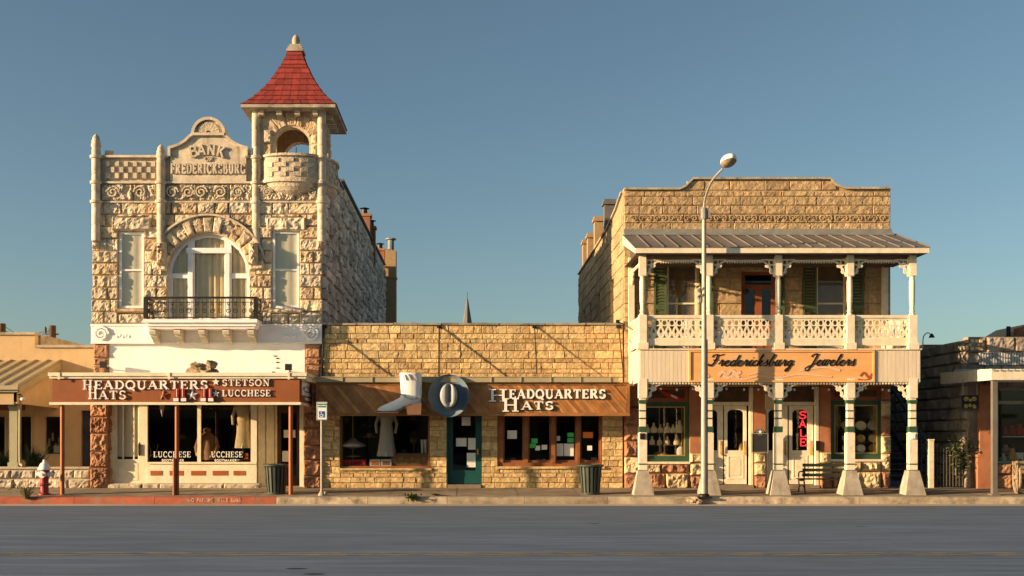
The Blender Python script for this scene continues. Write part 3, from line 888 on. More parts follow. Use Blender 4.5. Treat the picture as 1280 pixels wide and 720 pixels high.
g.lathe(rx, ry, [(.10,zt2+.33),(.10,zt2+.36),(.125,zt2+.42),(.13,zt2+.5),(.10,zt2+.6),(.05,zt2+.67),(0,zt2+.69)], 14)
g.build("finial", 'eave_stone', tower, smooth=40)

# east wall, roof, rear
g = G()
g.box(BR-.4, BR, .401, 24, -.3, 10.45); g.box(BR-.4, BR, 5.0, 24, 10.451, 10.75)
lv2 = [4.7]
while lv2[-1] < 10.3: lv2.append(lv2[-1]+.30+.12*rnd.random())
g.ashlar(.12, 23.9, lv2, (.35,.85), EAST(BR), bulge=.07, rough=.065, step=.075, freq=4, tilt=.05, gap=.016, edge=.03)
g.build("side_wall", 'bank_side', bank)
g = G(); g.box(BR-.44, BR+.10, 2.2, 5.2, 10.455, 10.52); g.box(BR-.44, BR+.10, 5.0, 24.05, 10.755, 10.83)
g.build("side_coping", 'slate', bank)
g = G(); g.box(BL+.1, BL+.45, .4, 24, -.3, 10.3); g.box(BL+.451, BR-.41, 23.6, 24, -.3, 10.3); g.build("rear_wall", 'bank_stone', bank)
g = G(); g.box(BL+.46, BR-.41, .41, 23.59, 9.6, 9.8); g.build("roof", 'roofing', bank)
def chimney(x, y, w, z0, z1, mat, pots, name="chimney"):
    g = G(); g.box(x-w/2, x+w/2, y-w/2, y+w/2, z0, z1); g.box(x-w/2-.05, x+w/2+.05, y-w/2-.05, y+w/2+.05, z1+.001, z1+.12)
    c = g.build(name, mat, bank)
    g = G()
    for dx in pots: g.lathe(x+dx, y, [(.14,z1+.12),(.12,z1+.35),(.13,z1+.36),(.24,z1+.40),(.02,z1+.46)], 10)
    g.build("chimney_cap", 'iron', c, smooth=30)
chimney(-4.97, 16.3, .55, 9.7, 11.75, 'brick', (0,)); chimney(-4.72, 16.9, .4, 9.7, 11.3, 'brick', (0,))
chimney(-4.95, 24.6, .5, 9, 11.6, 'brick', (0,))
g = G(); g.box(-4.66, -4.08, 24.2, 24.9, -.3, 11.6); g.box(-4.7,-4.04,24.15,24.95,10.1,10.2); g.box(-4.07,-3.85,24.3,24.85,-.3,7.4)
c = g.build("chimney", 'tan_brick', bank)
g = G(); g.lathe(-4.37, 24.55, [(.17,11.6),(.17,12.2),(.29,12.21),(.29,12.27),(.0,12.32)], 10); g.build("chimney_cap", 'galvanised', c, smooth=30)

# windows of the upper floor
def sash(u0, u1, v0, v1, root, y=.12, fw=.07, mat='white_paint', mid=.5, blind='blind', name="sash_window", gl='glass_clear'):
    g = G()
    g.flat([rect(u0, u1, v0, v1), rect(u0+fw, u1-fw, v0+fw, v1-fw)], -.06, .02, FRONT(y))
    zm = v0+(v1-v0)*mid
    g.box(u0+fw-.001, u1-fw+.001, y-.005, y+.05, zm-.025, zm+.025)
    f = g.build(name, mat, root)
    g = G(); g.box(u0+fw-.01, u1-fw+.01, y+.025, y+.03, v0+fw-.01, v1-fw+.01); g.build("glass", gl, f)
    if blind:
        g = G(); n = 14; vs = []
        for i in range(n+1):
            for v in (v0, v1): vs.append((u0+(u1-u0)*i/n, y+.045+.006*math.sin(i*1.3), v))
        g.add(vs, [(2*i, 2*i+2, 2*i+3, 2*i+1) for i in range(n)]); g.build("blind", blind, f)
    return f
sash(X(149), X(180), Z(385), Z(290), bank, y=.01)
sash(X(341), X(374), Z(385), Z(289), bank, y=.01)
g = G()
r = .055
u0, u1, zb_ = cxA-rA, cxA+rA, Z(401)
def inner(u, m=.09):
    return czA+math.sqrt(max(0, (rA-m)**2-(u-cxA)**2))
ha, hb = cxA-.62, cxA-.52
def pane_mid(v0, v1, top=False):
    uu = [cxA-.47+.94*i/10 for i in range(11)]
    return [(uu[0], v0), (uu[-1], v0)]+([(q, inner(q)) for q in uu[::-1]] if top else [(uu[-1], v1), (uu[0], v1)])
def pane_side(s, v0, v1, top=False):
    uu = [rA-.09-(rA-.09-.68)*i/8 for i in range(9)]
    if top: L = [(.68, v0), (rA-.09-.001, v0)]+[(q, min(inner(cxA+q), 99)) for q in uu[1:]]
    else: L = [(.68, v0), (rA-.1, v0), (rA-.1, v1), (.68, v1)]
    return [(cxA+s*a, b) for a, b in L]
outer = [(u0, zb_), (u1, zb_)]+arc(cxA, czA, rA, 0, 180, 28)
zt_ = Z(315)
g.flat([outer, pane_mid(zb_+.12, zt_), pane_mid(Z(309), 0, True), pane_side(1, zb_+.12, Z(347)), pane_side(-1, zb_+.12, Z(347)), pane_side(1, Z(341), 0, True), pane_side(-1, Z(341), 0, True)], -.06, .03, FRONT(.15))
g.box(cxA-.70, cxA+.70, .04, .12, Z(316), Z(309.5))
for s in (-1, 1):
    g.box(cxA+s*.575-.06, cxA+s*.575+.06, .06, .12, zb_+.05, Z(316)-.002)
fw_ = g.build("arched_window", 'white_paint', bank)
g = G(); g.flat([outer], -.004, 0, FRONT(.19)); g.build("glass", 'glass_clear', fw_)
g = G(); n = 90; vs = []
for i in range(n+1):
    u = u0-.02+(u1-u0+.04)*i/n
    for v in (zb_-.05, czA+rA+.02): vs.append((u, .24+.03*math.sin(i*.95)+.012*math.sin(i*2.3), v))
g.add(vs, [(2*i, 2*i+2, 2*i+3, 2*i+1) for i in range(n)]); g.build("curtain", 'curtain', fw_, smooth=80)
g = G(); g.box(BL+.5, BR-.5, 1.2, 1.3, 4.6, 9.5); g.box(BL+.5, BR-.5, .42, 1.19, 4.5, 4.59); g.build("interior", 'interior', bank)

# balcony
bx0, bx1, by = X(182,-.85), X(319.5,-.85), -.85
g = G(); zs_ = Z(403)
g.box(bx0-.06, bx1+.06, by-.08, -.13, zs_-.10, zs_); g.box(bx0, bx1, by, -.131, zs_-.20, zs_-.101); g.box(bx0+.05, bx1-.05, by+.06, -.132, zs_-.27, zs_-.201)
bal = g.build("balcony", 'white_paint', bank)
M('bracket_stone', (.58,.51,.41), .85, .25, 4, .4, 20)
for px in (193,223.5,254,284,315):
    u = X(px,-.5); h = G()
    pr = [(-.13,zs_-.28),(-.72,zs_-.28),(-.75,zs_-.36),(-.70,zs_-.43),(-.62,zs_-.42),(-.58,zs_-.50),(-.42,zs_-.56),(-.30,zs_-.64),(-.13,zs_-.68)]
    h.flat([[(a, b) for a, b in pr]], -.095, .095, EAST(u)); h.box(u-.12, u+.12, -.73, -.135, zs_-.279, zs_-.273)
    h.tube([(u-.10,-.66,zs_-.38),(u+.10,-.66,zs_-.38)], .075, 10)
    h.build("bracket", 'bracket_stone', bal)
g = G()
zr0, zr1 = zs_+.03, Z(372,-.85)
def rail(p0, p1):
    a, b = Vector(p0), Vector(p1); L = (b-a).length; d = (b-a)/L
    g.bar((*a[:2], zr1), (*b[:2], zr1), .05, .06); g.bar((*a[:2], zr0+.03), (*b[:2], zr0+.03), .03, .03); g.bar((*a[:2], zr1-.14), (*b[:2], zr1-.14), .02, .02)
    n = int(L/.115)
    for i in range(n+1):
        q = a+d*(L*i/n)
        g.tube([(q.x,q.y,zr0),(q.x,q.y,zr1)], .009, 5)
    fr = (lambda u, v, k: (a.x+d.x*u, a.y+d.y*u-k if abs(d.x) > .5 else a.y+d.y*u, v)) if abs(d.x) > .5 else (lambda u, v, k: (a.x+k, a.y+d.y*u, v))
    m = max(1, int(L/.23))
    for i in range(m):
        c = L*(i+.5)/m
        g.ribbon(spiral(c, zr0+.24, .085, 1.5, 1 if i % 2 else -1, PI/2), .010, -.004, .008, fr)
        g.ribbon(spiral(c, zr0+.44, .06, 1.3, -1 if i % 2 else 1, -PI/2), .009, -.004, .008, fr)
rail((bx0,by,0),(bx1,by,0)); rail((bx0,by,0),(bx0,-.12,0)); rail((bx1,by,0),(bx1,-.12,0))
for x in (bx0, bx1): g.box(x-.06, x+.06, by-.03, by+.03, zr0, zr1+.02)
g.build("railing", 'iron', bal)

# white band, panel, lower piers
g = G()
g.box(BL-.02, BR+.02, -.12, -.001, Z(430), Z(406)); g.box(BL-.03, BR+.03, -.15, -.121, Z(408), Z(405.5)); g.box(BL-.025,BR+.025,-.14,-.1205,Z(430),Z(427.5))
for px, s in ((128,1),(390,-1)):
    g.ribbon(spiral(X(px), Z(418), .24, 2, s), .03, .12, .18, FR)
    for k in range(5): g.ball((X(px)+s*(.3+.09*k)+.2*s, -.12, Z(421)+.03*(k%2)), .05, 8, 1, .5, 1)
g.build("white_band", 'white_paint', bank)
g = G()
g.box(X(137), X(381), -.02, -.001, 2.6, Z(430)-.002); g.build("white_panel", 'white_paint', bank)
g = G()
for a, b in ((343,445),(346,448),(346,453),(346,460),(341,465)): g.box(X(a)-.02, X(a)+.07, -.035, -.021, Z(b)-.018, Z(b)+.012)
g.build("bolt", 'iron', bank)
g = G()
g.ashlar(X(117), X(136.5), [2.9,Z(465)+.2,Z(448),Z(430.5)], (1,1.2), FRONT(0), bulge=.06, rough=.05)
g.cut(); g.ashlar(X(381.5), X(401), [2.9,Z(465)+.2,Z(448),Z(430.5)], (1,1.2), FRONT(0), bulge=.06, rough=.05)
g.cut(); g.ashlar(X(113), X(135.5), [-.05,.62,1.12,1.68,2.2,2.9], (1,1.2), FRONT(-.03), bulge=.05, rough=.07, step=.04, freq=5)
g.cut(); g.ashlar(X(379), X(402), [-.05,.35,.85,1.3,1.85,2.3,2.9], (1,1.2), FRONT(-.03), bulge=.05, rough=.07, step=.04, freq=5)
g.cut(); g.box(X(114), X(135), .0, .5, -.3, 3.25); g.cut(); g.box(X(380), X(401.5), .0, .5, -.3, 3.25)
for fr, a, b in ((EAST(X(135)), .02, .45),):
    g.ashlar(a, b, [-.05,.62,1.12,1.68,2.2,2.6], (1,1.2), fr, bulge=.05, rough=.06)
g.build("stone_pier", 'red_stone', bank)
def floodlight(px, py, flip=1):
    x, z = at(px, py, -.35)
    g = G(); g.hexa([(x-.11,-.42,z-.10),(x+.11,-.42,z-.10),(x+.11,-.42,z+.10),(x-.11,-.42,z+.10)], [(x-.06*flip-.02,-.22,z-.07),(x+.06,-.22,z-.07),(x+.06,-.22,z+.07),(x-.06,-.22,z+.07)])
    g.bar((x,-.22,z-.05),(x,-.02,z-.12),.03,.03); g.tube([(x,-.3,z-.1),(x,-.3,z-.18)],.015,6)
    g.build("floodlight", 'iron', bank)
floodlight(130, 456); floodlight(361, 459)

# shopfront
FY = .10
g = G()
cr = 2.62
g.box(X(135.5), X(140), FY, FY+.12, 0, cr); g.box(X(172.5), X(183), FY, FY+.12, 0, cr)      # door jambs
g.box(X(140), X(172.5), FY+.001, FY+.12, 0, .1)
g.box(X(183), X(320), FY-.02, FY+.13, Z(604), Z(580)); g.box(X(183), X(320), FY-.06, FY+.14, Z(580)+.001, Z(577.5))
g.box(X(245.5), X(250), FY, FY+.1, Z(577.5), cr); g.box(X(312.5), X(320), FY, FY+.12, Z(577.5), cr)
g.box(X(140), X(320), FY+.002, FY+.1, Z(503), cr+.3)
shop = g.build("shopfront", 'cream_paint', bank)
g = G()
for a, b in ((187,202),(211,228),(238,256),(265,284),(291,306)): g.cut(); g.box(X(a), X(b), FY-.03, FY-.0201, Z(594.5), Z(588.5))
g.build("red_inlay", 'post_orange', shop)
g = G()
x = X(134)
for L in (1.08,.55,2.0,1.15): g.rock(x, x+L, -.10, .12, FRONT(.0), bulge=.04, rough=.03); g.box(x+.01,x+L-.01,.0,.3,-.2,.118); x += L
g.build("threshold", 'low_stone', shop)
M('glass_lettering', (.80,.78,.72), .6, .05)
for a, b in ((191,238),(258,303)):
    h = G(); letters(h, "LUCCHESE", X(a,FY), X(b,FY), Z(571.6,FY), Z(564.4,FY), FRONT(FY+.05), 0, .004, weight=.085, serif=True)
    m_ = (a+b)/2+1
    letters(h, "BOOTMAKER", X(m_-14,FY), X(m_+14,FY), Z(576.9,FY), Z(574.1,FY), FRONT(FY+.05), 0, .004, weight=.11, serif=False, even=True)
    h.build("window_lettering", 'glass_lettering', shop)
g = G(); g.box(X(183), X(245.5), FY+.055, FY+.06, Z(578), cr); g.box(X(250), X(312.5), FY+.055, FY+.06, Z(578), cr); g.build("glass", 'glass', shop)
# left door
g = G(); dx0, dx1 = X(140), X(172.5)
g.flat([rect(dx0, dx1, .11, cr), rect(X(144.5), X(170.5), Z(574), Z(506))], -.05, 0, FRONT(FY+.05))
g.flat([rect(X(143), X(170), .2, .75), rect(X(146), X(167), .28, .67)], 0, .015, FRONT(FY+.05))
g.box(X(151), X(152.5), FY+.045, FY+.09, Z(574), Z(506)); g.box(X(164.5), X(166), FY+.045, FY+.09, Z(574), Z(506))
d = g.build("door", 'cream_paint', bank)
g = G(); g.box(X(144), X(171), FY+.10, FY+.105, Z(575), Z(505)); g.build("glass", 'glass_clear', d)
g = G(); g.box(X(144), X(171), FY+.115, FY+.12, Z(571), Z(505)); g.build("blind", 'blind', d)
g = G(); g.bar((X(172.8),FY-.03,Z(569)),(X(172.8),FY-.03,Z(555)),.04,.04); g.tube([(X(172.8),FY-.03,Z(556)),(X(172.8),FY+.05,Z(555))],.012,6); g.box(X(172.2),X(173.6),FY-.006,FY-.001,Z(570),Z(553)); g.build("handle", 'iron', d)
# splayed entry on the right
p0, p1 = (X(320), FY+.1), (X(345,1.05), 1.05)
g = G()
def splay(s, v, n):
    return (p0[0]+(p1[0]-p0[0])*s+n*.8, p0[1]+(p1[1]-p0[1])*s-n*.3, v)
fr = splay
g.add([(0,0,0),(1,0,0),(1,3.2,0),(0,3.2,0)], [(0,1,2,3)], fr)
for a, b in ((0,.10),(.42,.56),(.9,1)): g.box(a, b, 0, 2.62, .02, .05, fr=lambda u, v, n: splay(u, v, n))
g.box(.1, .9, .0, .12, .0, .04, fr=lambda u, v, n: splay(u, v, n)); g.box(.1,.9,.62,.72,.0,.045,fr=lambda u, v, n: splay(u, v, n))
g.build("entry_panel", 'cream_paint', bank)
g = G(); ey = 1.05; a, b = X(345,ey), X(377,ey)
g.flat([rect(a, b, .0, 2.9), rect(a+.16, b-.16, .32, 2.35)], -.06, 0, FRONT(ey))
d = g.build("door", 'interior_warm', bank)
g = G(); g.box(a+.1, b-.1, ey+.03, ey+.035, .2, 2.5); g.build("glass", 'glass', d)
g = G(); g.box(a+.25,a+.62,ey-.012,ey-.002,1.55,1.8); g.box(a+.2,a+.52,ey-.012,ey-.002,.78,1.12); g.build("notice", 'paper', d)
g = G(); g.box(b+.001, b+.08, ey-.04, ey+.04, .0, 2.9); g.box(b+.081, X(379.5), .1, 1.2, -.1, 3.2); g.build("door_jamb", 'cream_paint', bank)
g = G()
g.box(BL+.46, X(320)+.1, 3.6, 3.7, -.2, 3.3); g.box(BL+.46, BR-.41, .42, 3.59, 3.3, 3.38)
g.box(X(183), X(320)-.02, .26, 1.4, .05, Z(579)); g.box(BL+.46,BL+.5,.5,3.59,-.1,3.29); g.box(X(318),X(318)+.06,1.1,3.59,-.1,3.29)
g.box(a-.3, BR-.41, 3.0, 3.1, -.2, 3.29)
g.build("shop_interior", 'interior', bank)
g = G(); g.box(X(320)+.1, BR-.05, -.02, 3.0, -.12, .015); g.build("entry_floor", 'walk', bank)

# marquee over the pavement
my = -2.40
mx0, mx1 = X(65,my), X(374.5,my)
zT, zS1, zS0, zBt = Z(466,my), Z(473.5,my), Z(502.5,my), Z(506,my)
g = G()
g.hexa([(mx0,my+.03,zT-.22),(mx1+.2,my+.03,zT-.22),(mx1+.2,-.03,zT-.20),(mx0,-.03,zT-.20)], [(mx0,my+.03,zT-.06),(mx1+.2,my+.03,zT-.06),(mx1+.2,-.03,zT+.02),(mx0,-.03,zT+.02)])
marq = g.build("marquee", 'cream_paint', bank)
g = G()
g.box(X(62,my), X(384,my), my-.14, my+.029, zT-.10, zT); g.box(X(63,my), X(383,my), my-.09, my+.028, zT-.17, zT-.101)
g.box(X(384,my)-.10, X(384,my)+.02, my+.03, -.16, zT-.10, zT+.0); g.box(X(62,my), X(62,my)+.10, my+.03, -.16, zT-.10, zT)
g.box(mx0-.06, mx1+.04, my-.07, my+.049, zBt, zBt+.075)
g.box(mx1-.02, mx1+.045, my+.05, -.16, zBt, zBt+.075)
for px in (76,213,362): g.box(X(px,my)-.03, X(px,my)+.03, my-.16, my-.141, zT-.2, zT+.0)
g.build("cornice", 'cream_paint', marq)
g = G()
for px in (77,220.5,363):
    h = G(); x = X(px,my); h.lathe(x, my+.06, [(.062,walk_z(my)),(.062,zBt)], 12); h.box(x-.09,x+.09,my-.03,my+.15,walk_z(my)-.01,walk_z(my)+.012); h.build("post", 'post_orange', marq, smooth=40)
h = G(); x = X(219,my-.1); h.lathe(x-.045, my-.04, [(.05,walk_z(my)),(.05,.95)], 10); h.build("post_sleeve", 'door_red', marq, smooth=40)
g = G(); g.ball((X(255,-1.6), -1.6, zT+.06), .36, 14, 1.0, .6, .5, .9)
for k in range(9): g.ball((X(255,-1.6)+.7*(rnd.random()-.5), -1.7+.3*rnd.random(), zT+.08+.22*rnd.random()), .13, 8, 1.3, 1, .8, .8)
g.thing("stone_ornament", 'ornament', "weathered carved lump lying on the marquee roof above the hat shop sign", "ornament")
# sign board of the marquee
sg = thing("shop_sign", "long rust brown sign board with white serif letters on the bank's marquee", "sign", (X(220,my), my, zS0))
SF = FRONT(my)
g = G(); g.box(mx0+.02, mx1, my-.03, my+.02, zBt+.076, zT-.171); g.box(mx1-.001, mx1+.03, my+.021, -.2, zBt+.076, zT-.171)
g.build("board", 'sign_brown', sg)
g = G()
xs_ = lambda p: X(p, my); zs2 = lambda p: Z(p, my)
letters(g, "H", xs_(104), xs_(117), zs2(487), zs2(475), SF, .05, .085, weight=.085)
letters(g, "EADQUARTERS", xs_(118.5), xs_(261), zs2(486.5), zs2(476), SF, .05, .085, weight=.115)
letters(g, "H", xs_(111), xs_(123), zs2(499), zs2(483), SF, .052, .087, weight=.07)
letters(g, "ATS", xs_(124), xs_(159), zs2(499), zs2(488.5), SF, .05, .085, weight=.09)
letters(g, "STETSON", xs_(278), xs_(338), zs2(482.5), zs2(474.5), SF, .05, .08, weight=.09)
letters(g, "LUCCHESE", xs_(278), xs_(339), zs2(495.5), zs2(487.5), SF, .05, .08, weight=.09)
for pz in (477.5, 492.0): g.flat([star(xs_(270.5), zs2(pz), .11)], .05, .08, SF)
g.build("lettering", 'letter_white', sg)
g = G()
for (a0, a1, b0, b1) in ((-2.2,-.75,.50,.62),(-2.0,-.9,.36,.47),(-1.6,-.5,.22,.32),(-1.6,-.6,.09,.17),(-2.2,-1.75,.22,.5)):
    g.box(mx1+.031, mx1+.045, a0, a1, zBt+.076+b0, zBt+.076+b1)
g.build("side_lettering", 'letter_white', sg)
def sign_ornament(px, kind):
    x, z = X(px,my), zs2(494)
    if kind == 'star':
        g = G(); n = SF
        c = (x, my-.10, z)
        pts = star(x, z, .175)
        vs = [(p[0], my-.045, p[1]) for p in pts]+[c]
        g.add(vs, [(i, (i+1) % 10, 10) for i in range(10)]+[tuple(range(10))])
        return g
    g = G()
    for s in (-1, 1):
        a = x+s*.085
        pr = [(-.055,.19),(.055,.19),(.05,-.02),(.055*1+.02*s,-.07),(.05+.07*(s>0),-.12),(.05+.08*(s>0),-.17),(-.05-.08*(s<0),-.17),(-.05-.07*(s<0),-.12),(-.055+.02*s,-.07),(-.05,-.02)]
        g.flat([[(a+u, z+v) for u, v in pr]], .045, .13, SF)
    return g
lab = {205: "dark red rosette star fixed under the letter T of the brown sign", 241: "pale five pointed star fixed between two pairs of small boots on the brown sign",
       226: "small red boots fixed between the dark and the pale star on the brown sign", 260: "small red boots fixed just left of the lower white star on the brown sign"}
for px, kind, mt in ((205,'star','door_red'),(241,'star','boot_white')):
    sign_ornament(px, kind).thing("star_ornament", mt, lab[px], "star", "stars and boots fixed to the brown sign")
for px in (226, 260):
    r = thing("boot_ornament", lab[px], "boot", (X(px,my), my-.05, zs2(498)), "stars and boots fixed to the brown sign")
    h = sign_ornament(px, 'boot'); h.build("boot_shaft", 'red_gloss' if px == 226 else 'red_gloss', r)
    h = G(); a = X(px,my)
    for s in (-1,1): h.box(a+s*.11-.075, a+s*.11+.075, my-.14, my-.05, zs2(494)-.18, zs2(494)-.09)
    for s in (-1,1): h.box(a+s*.085-.008, a+s*.085+.008, my-.14, my-.131, zs2(494)-.05, zs2(494)+.18)
    h.build("boot_foot", 'boot_white', r)

# ------------------------------------------------------------------ the hat shop between
hats = thing("hat_shop_building", "low golden ashlar stone shop with plank fascia canopy between the bank and the jeweller", "building", (0, 0, 0))
HL, HR, HT = X(402)+.01, X(779)-.01, Z(406.5)
lw = (X(425), X(537), Z(585), 2.75); dr = (X(558.5), X(602), .02, 2.75); rw = (X(622), X(753), Z(583), 2.75)
g = G()
g.flat([[(HL,-.2),(dr[0],-.2),(dr[0],2.75),(dr[1],2.75),(dr[1],-.2),(HR,-.2),(HR,HT-.04),(HL,HT-.04)], rect(*lw), rect(*rw)], -.35, -.02, FRONT(0))
lv = [-.03]
while lv[-1] < HT-.12:
    lv.append(lv[-1]+rnd.choice((.13,.17,.2,.24)))
lv[-1] = HT
holes = [lw, (dr[0], dr[1], -1, 2.75), rw]
g.ashlar(HL, HR, lv, (.22,.62), FRONT(-.0), holes=holes, bulge=.011, rough=.013, step=.06, gap=.0055, edge=.014, freq=6, tilt=.016)
g.build("front_wall", 'hats_stone', hats)
g = G()
x = HL
while x < HR-.05:
    L = min(.35+.5*rnd.random(), HR-x); g.box(x+.004, x+L-.004, -.05-.03*rnd.random(), .30, HT+.002, HT+.05+.03*rnd.random()); x += L
g.build("coping", 'dark_stone', hats)
g = G(); g.box(HL, HR, .36, 12, 4.1, 4.25); g.box(HL, HR, 11.7, 12, -.3, 4.09); g.build("roof", 'roofing', hats)
g = G()
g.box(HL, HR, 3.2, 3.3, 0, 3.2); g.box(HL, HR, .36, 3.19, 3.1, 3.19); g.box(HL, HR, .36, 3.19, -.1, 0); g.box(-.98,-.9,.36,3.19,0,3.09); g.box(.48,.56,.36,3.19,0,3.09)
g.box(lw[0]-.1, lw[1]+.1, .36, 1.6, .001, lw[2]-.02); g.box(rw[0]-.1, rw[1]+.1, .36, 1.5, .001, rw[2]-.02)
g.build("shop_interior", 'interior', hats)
# canopy with diagonal plank fascia
cy = -0.97
cx0, cx1 = X(395,cy), X(787,cy)
c1, c0 = Z(478,cy), Z(519.5,cy)
can = G()
can.box(cx0, cx1-.04, cy+.05, -.06, c0+.03, c0+.08); can.box(cx0, cx1-.04, cy+.05, -.06, c1-.05, c1-.005)
can = can.build("canopy", 'frame_wood', hats)
g = G()
g.box(cx0, cx1, cy, cy+.045, c0, c1)
W = .135; k = cx0-1.2
zi0, zi1 = c0+.09, c1-.09
while k < cx1+.2:                            # planks lean to the left going up
    h_ = zi1-zi0; s_ = h_*.85
    a, b = k+.006, k+W-.006
    lo, hi = [a, b], [a-s_, b-s_]
    L, R_ = cx0+.1, cx1-.1
    poly = [(lo[0], zi0), (lo[1], zi0), (hi[1], zi1), (hi[0], zi1)]
    def clip(P, c, keep):
        out = []
        for i in range(len(P)):
            p, q = P[i], P[(i+1) % len(P)]
            pi, qi = keep(p[0]), keep(q[0])
            if pi: out.append(p)
            if pi != qi:
                t = (c-p[0])/(q[0]-p[0]); out.append((c, p[1]+(q[1]-p[1])*t))
        return out
    poly = clip(poly, L, lambda v: v >= L)
    if len(poly) > 2: poly = clip(poly, R_, lambda v: v <= R_)
    if len(poly) > 2:
        d_ = .012+.01*rnd.random(); n = len(poly)
        g.add([(u, v, .001) for u, v in poly]+[(u, v, d_) for u, v in poly], [tuple(range(n, 2*n))]+[(i, (i+1) % n, n+(i+1) % n, n+i) for i in range(n)], FRONT(cy))
    k += W
for a, b, c, d in ((cx0,cx1,c0-.01,c0+.088),(cx0,cx1,c1-.088,c1)): g.box(a, b, cy-.035, cy-.0005, c, d)
for a, b in ((cx0,cx0+.09),(cx1-.09,cx1)): g.box(a, b, cy-.034, cy-.0006, c0+.089, c1-.089)
g.box(cx1-.04, cx1, cy+.046, -.06, c0, c1)
g.build("plank_fascia", 'plank_wood', can)
g = G()
g.box(cx0, cx1-.35, cy-.14, cy-.005, c1+.004, c1+.15); g.box(cx0-.01, cx1-.33, cy-.16, cy+.005, c1+.151, c1+.168)
for i in range(10): g.box(cx0+.8+i*.9, cx0+.83+i*.9, cy-.165, cy-.141, c1+.0, c1+.165)
g.build("gutter", 'tan_roof', can)
g = G()
for px, r in ((406,.022),(549,.022),(668,.016),(773,.016)):
    x = X(px); g.cut(); g.tube([(x,-.04,HT-.02),(x+.02,cy-.03,c1+.16)], r, 6); g.box(x-.07,x+.07,-.07,-.035,HT-.10,HT+.01)
g.build("tie_rod", 'iron', can)
g = G(); g.tube([(X(404,-.05),-.06,HT),(X(402.5,-.05),-.06,3.4)], .03, 8); g.build("drain_pipe", 'iron', hats)
def picture_frame(a, b, c, d, y, fw, mat, parent, name="window"):
    g = G(); g.flat([rect(a,b,c,d), rect(a+fw,b-fw,c+fw,d-fw)], -.08, 0, FRONT(y)); f = g.build(name, mat, parent)
    h = G(); h.box(a+fw*.5, b-fw*.5, y+.035, y+.04, c+fw*.5, d-fw*.5); h.build("glass", 'glass', f)
    return f
picture_frame(lw[0]+.01, lw[1]-.01, lw[2]+.01, lw[3]-.05, .08, .05, 'frame_wood', hats)
g = G(); g.box(lw[0]-.06, lw[1]+.06, -.08, .1, lw[2]-.07, lw[2]-.003); g.box(rw[0]-.06, rw[1]+.06, -.08, .1, rw[2]-.07, rw[2]-.003); g.build("window_sill", 'hats_stone', hats)
for a, b in ((628,656),(659,690),(693,722),(724,752)):
    picture_frame(X(a), X(b), rw[2]+.12, rw[3]-.05, .10, .075, 'frame_wood', hats)
g = G()
for a, b, d in ((621,629,.02),(655,660,.05),(689,694,-.03),(721,725,.05),(751,754,.02)): g.box(X(a), X(b), d, .17, rw[2]+.121, rw[3])
g.box(X(621.5), X(753.5), .04, .18, rw[2], rw[2]+.12)
g.build("window_post", 'frame_wood', hats)
# teal door
g = G(); y = .16
a, b = dr[0]+.02, dr[1]-.02
g.flat([rect(a, b, .10, 2.7), rect(a+.17, b-.17, .52, 2.35)], -.06, 0, FRONT(y))
d = g.build("door", 'teal_paint', hats)
g = G(); g.box(a+.15, b-.15, y+.03, y+.035, .5, 2.4); g.build("glass", 'glass', d)
g = G(); g.box(b-.13, b-.07, y-.05, y-.001, 1.02, 1.2); g.ball((b-.10,y-.06,1.12),.035,8); g.build("handle", 'gold', d)
g = G()
g.box(dr[0], dr[0]+.019, -.01, .3, .0, 2.75); g.box(dr[1]-.019, dr[1], -.01, .3, .0, 2.75); g.build("door_jamb", 'teal_paint', hats)
g = G(); g.box(dr[0]+.02, dr[1]-.02, -.06, .36, -.1, .085); g.build("threshold", 'walk', hats)

# hat shop sign on the fascia
s2 = thing("shop_sign", "white serif hat shop lettering mounted on the diagonal plank fascia", "sign", (X(683,cy), cy, Z(505,cy)))
CF = FRONT(cy); xc = lambda p: X(p, cy); zc = lambda p: Z(p, cy)
def hat_letters(g, n0, n1, e):
    letters(g, "H", xc(610), xc(634.5), zc(502), zc(486.5), CF, n0, n1, weight=.105+e)
    letters(g, "EADQUARTERS", xc(636), xc(757), zc(498), zc(487), CF, n0, n1, weight=.13+e)
    letters(g, "H", xc(627), xc(649), zc(514.5), zc(498), CF, n0+.002, n1+.002, weight=.105+e)
    letters(g, "ATS", xc(651), xc(692), zc(512), zc(502), CF, n0, n1, weight=.13+e)
g = G(); hat_letters(g, .05, .08, 0); g.build("lettering", 'letter_white', s2)
g = G(); hat_letters(g, .03, .045, .03); g.v = [(a+.022, b, c-.018) for a, b, c in g.v]; g.build("letter_backing", 'letter_black', s2)

# giant boot
bt = thing("giant_boot_sign", "oversized white cowboy boot with brown sole mounted on the plank fascia", "boot", (X(505,-1.25), -1.25, Z(519,-1.25)), "giant hat and boot trade signs")
by_ = -1.25
xb = lambda p: X(p, by_); zb = lambda p: Z(p, by_)
# outline rows: (py, left px, right px)
rows_ = [(466.2,499.5,527),(474,500,527.3),(484,500.6,527.3),(492,501.2,527.2),(497,499.5,526.6),(501,491.5,526.2),(505,482,526.4),(508.6,474.5,514),(511.5,471.5,504),(514,471.3,499),(516,472,497.5)]
g = G(); n = 14; vs = []
for py, l, r in rows_:
    c, w = (xb(l)+xb(r))/2, (xb(r)-xb(l))/2
    t = .17
    for i in range(n):
        a = 2*PI*i/n
        cu = (abs(math.cos(a))**.7)*math.copysign(1, math.cos(a))
        vs.append((c+w*cu, by_+.02+(t if py < 500 else t*.95)*math.sin(a)*(1 if abs(cu) < .9 else .9), zb(py)))
m = len(rows_)
g.add(vs, [(j*n+i, j*n+(i+1) % n, (j+1)*n+(i+1) % n, (j+1)*n+i) for j in range(m-1) for i in range(n)]+[tuple(range(n)), tuple((m-1)*n+i for i in range(n))])
g.build("boot_upper", 'boot_white', bt, smooth=50)
g = G()
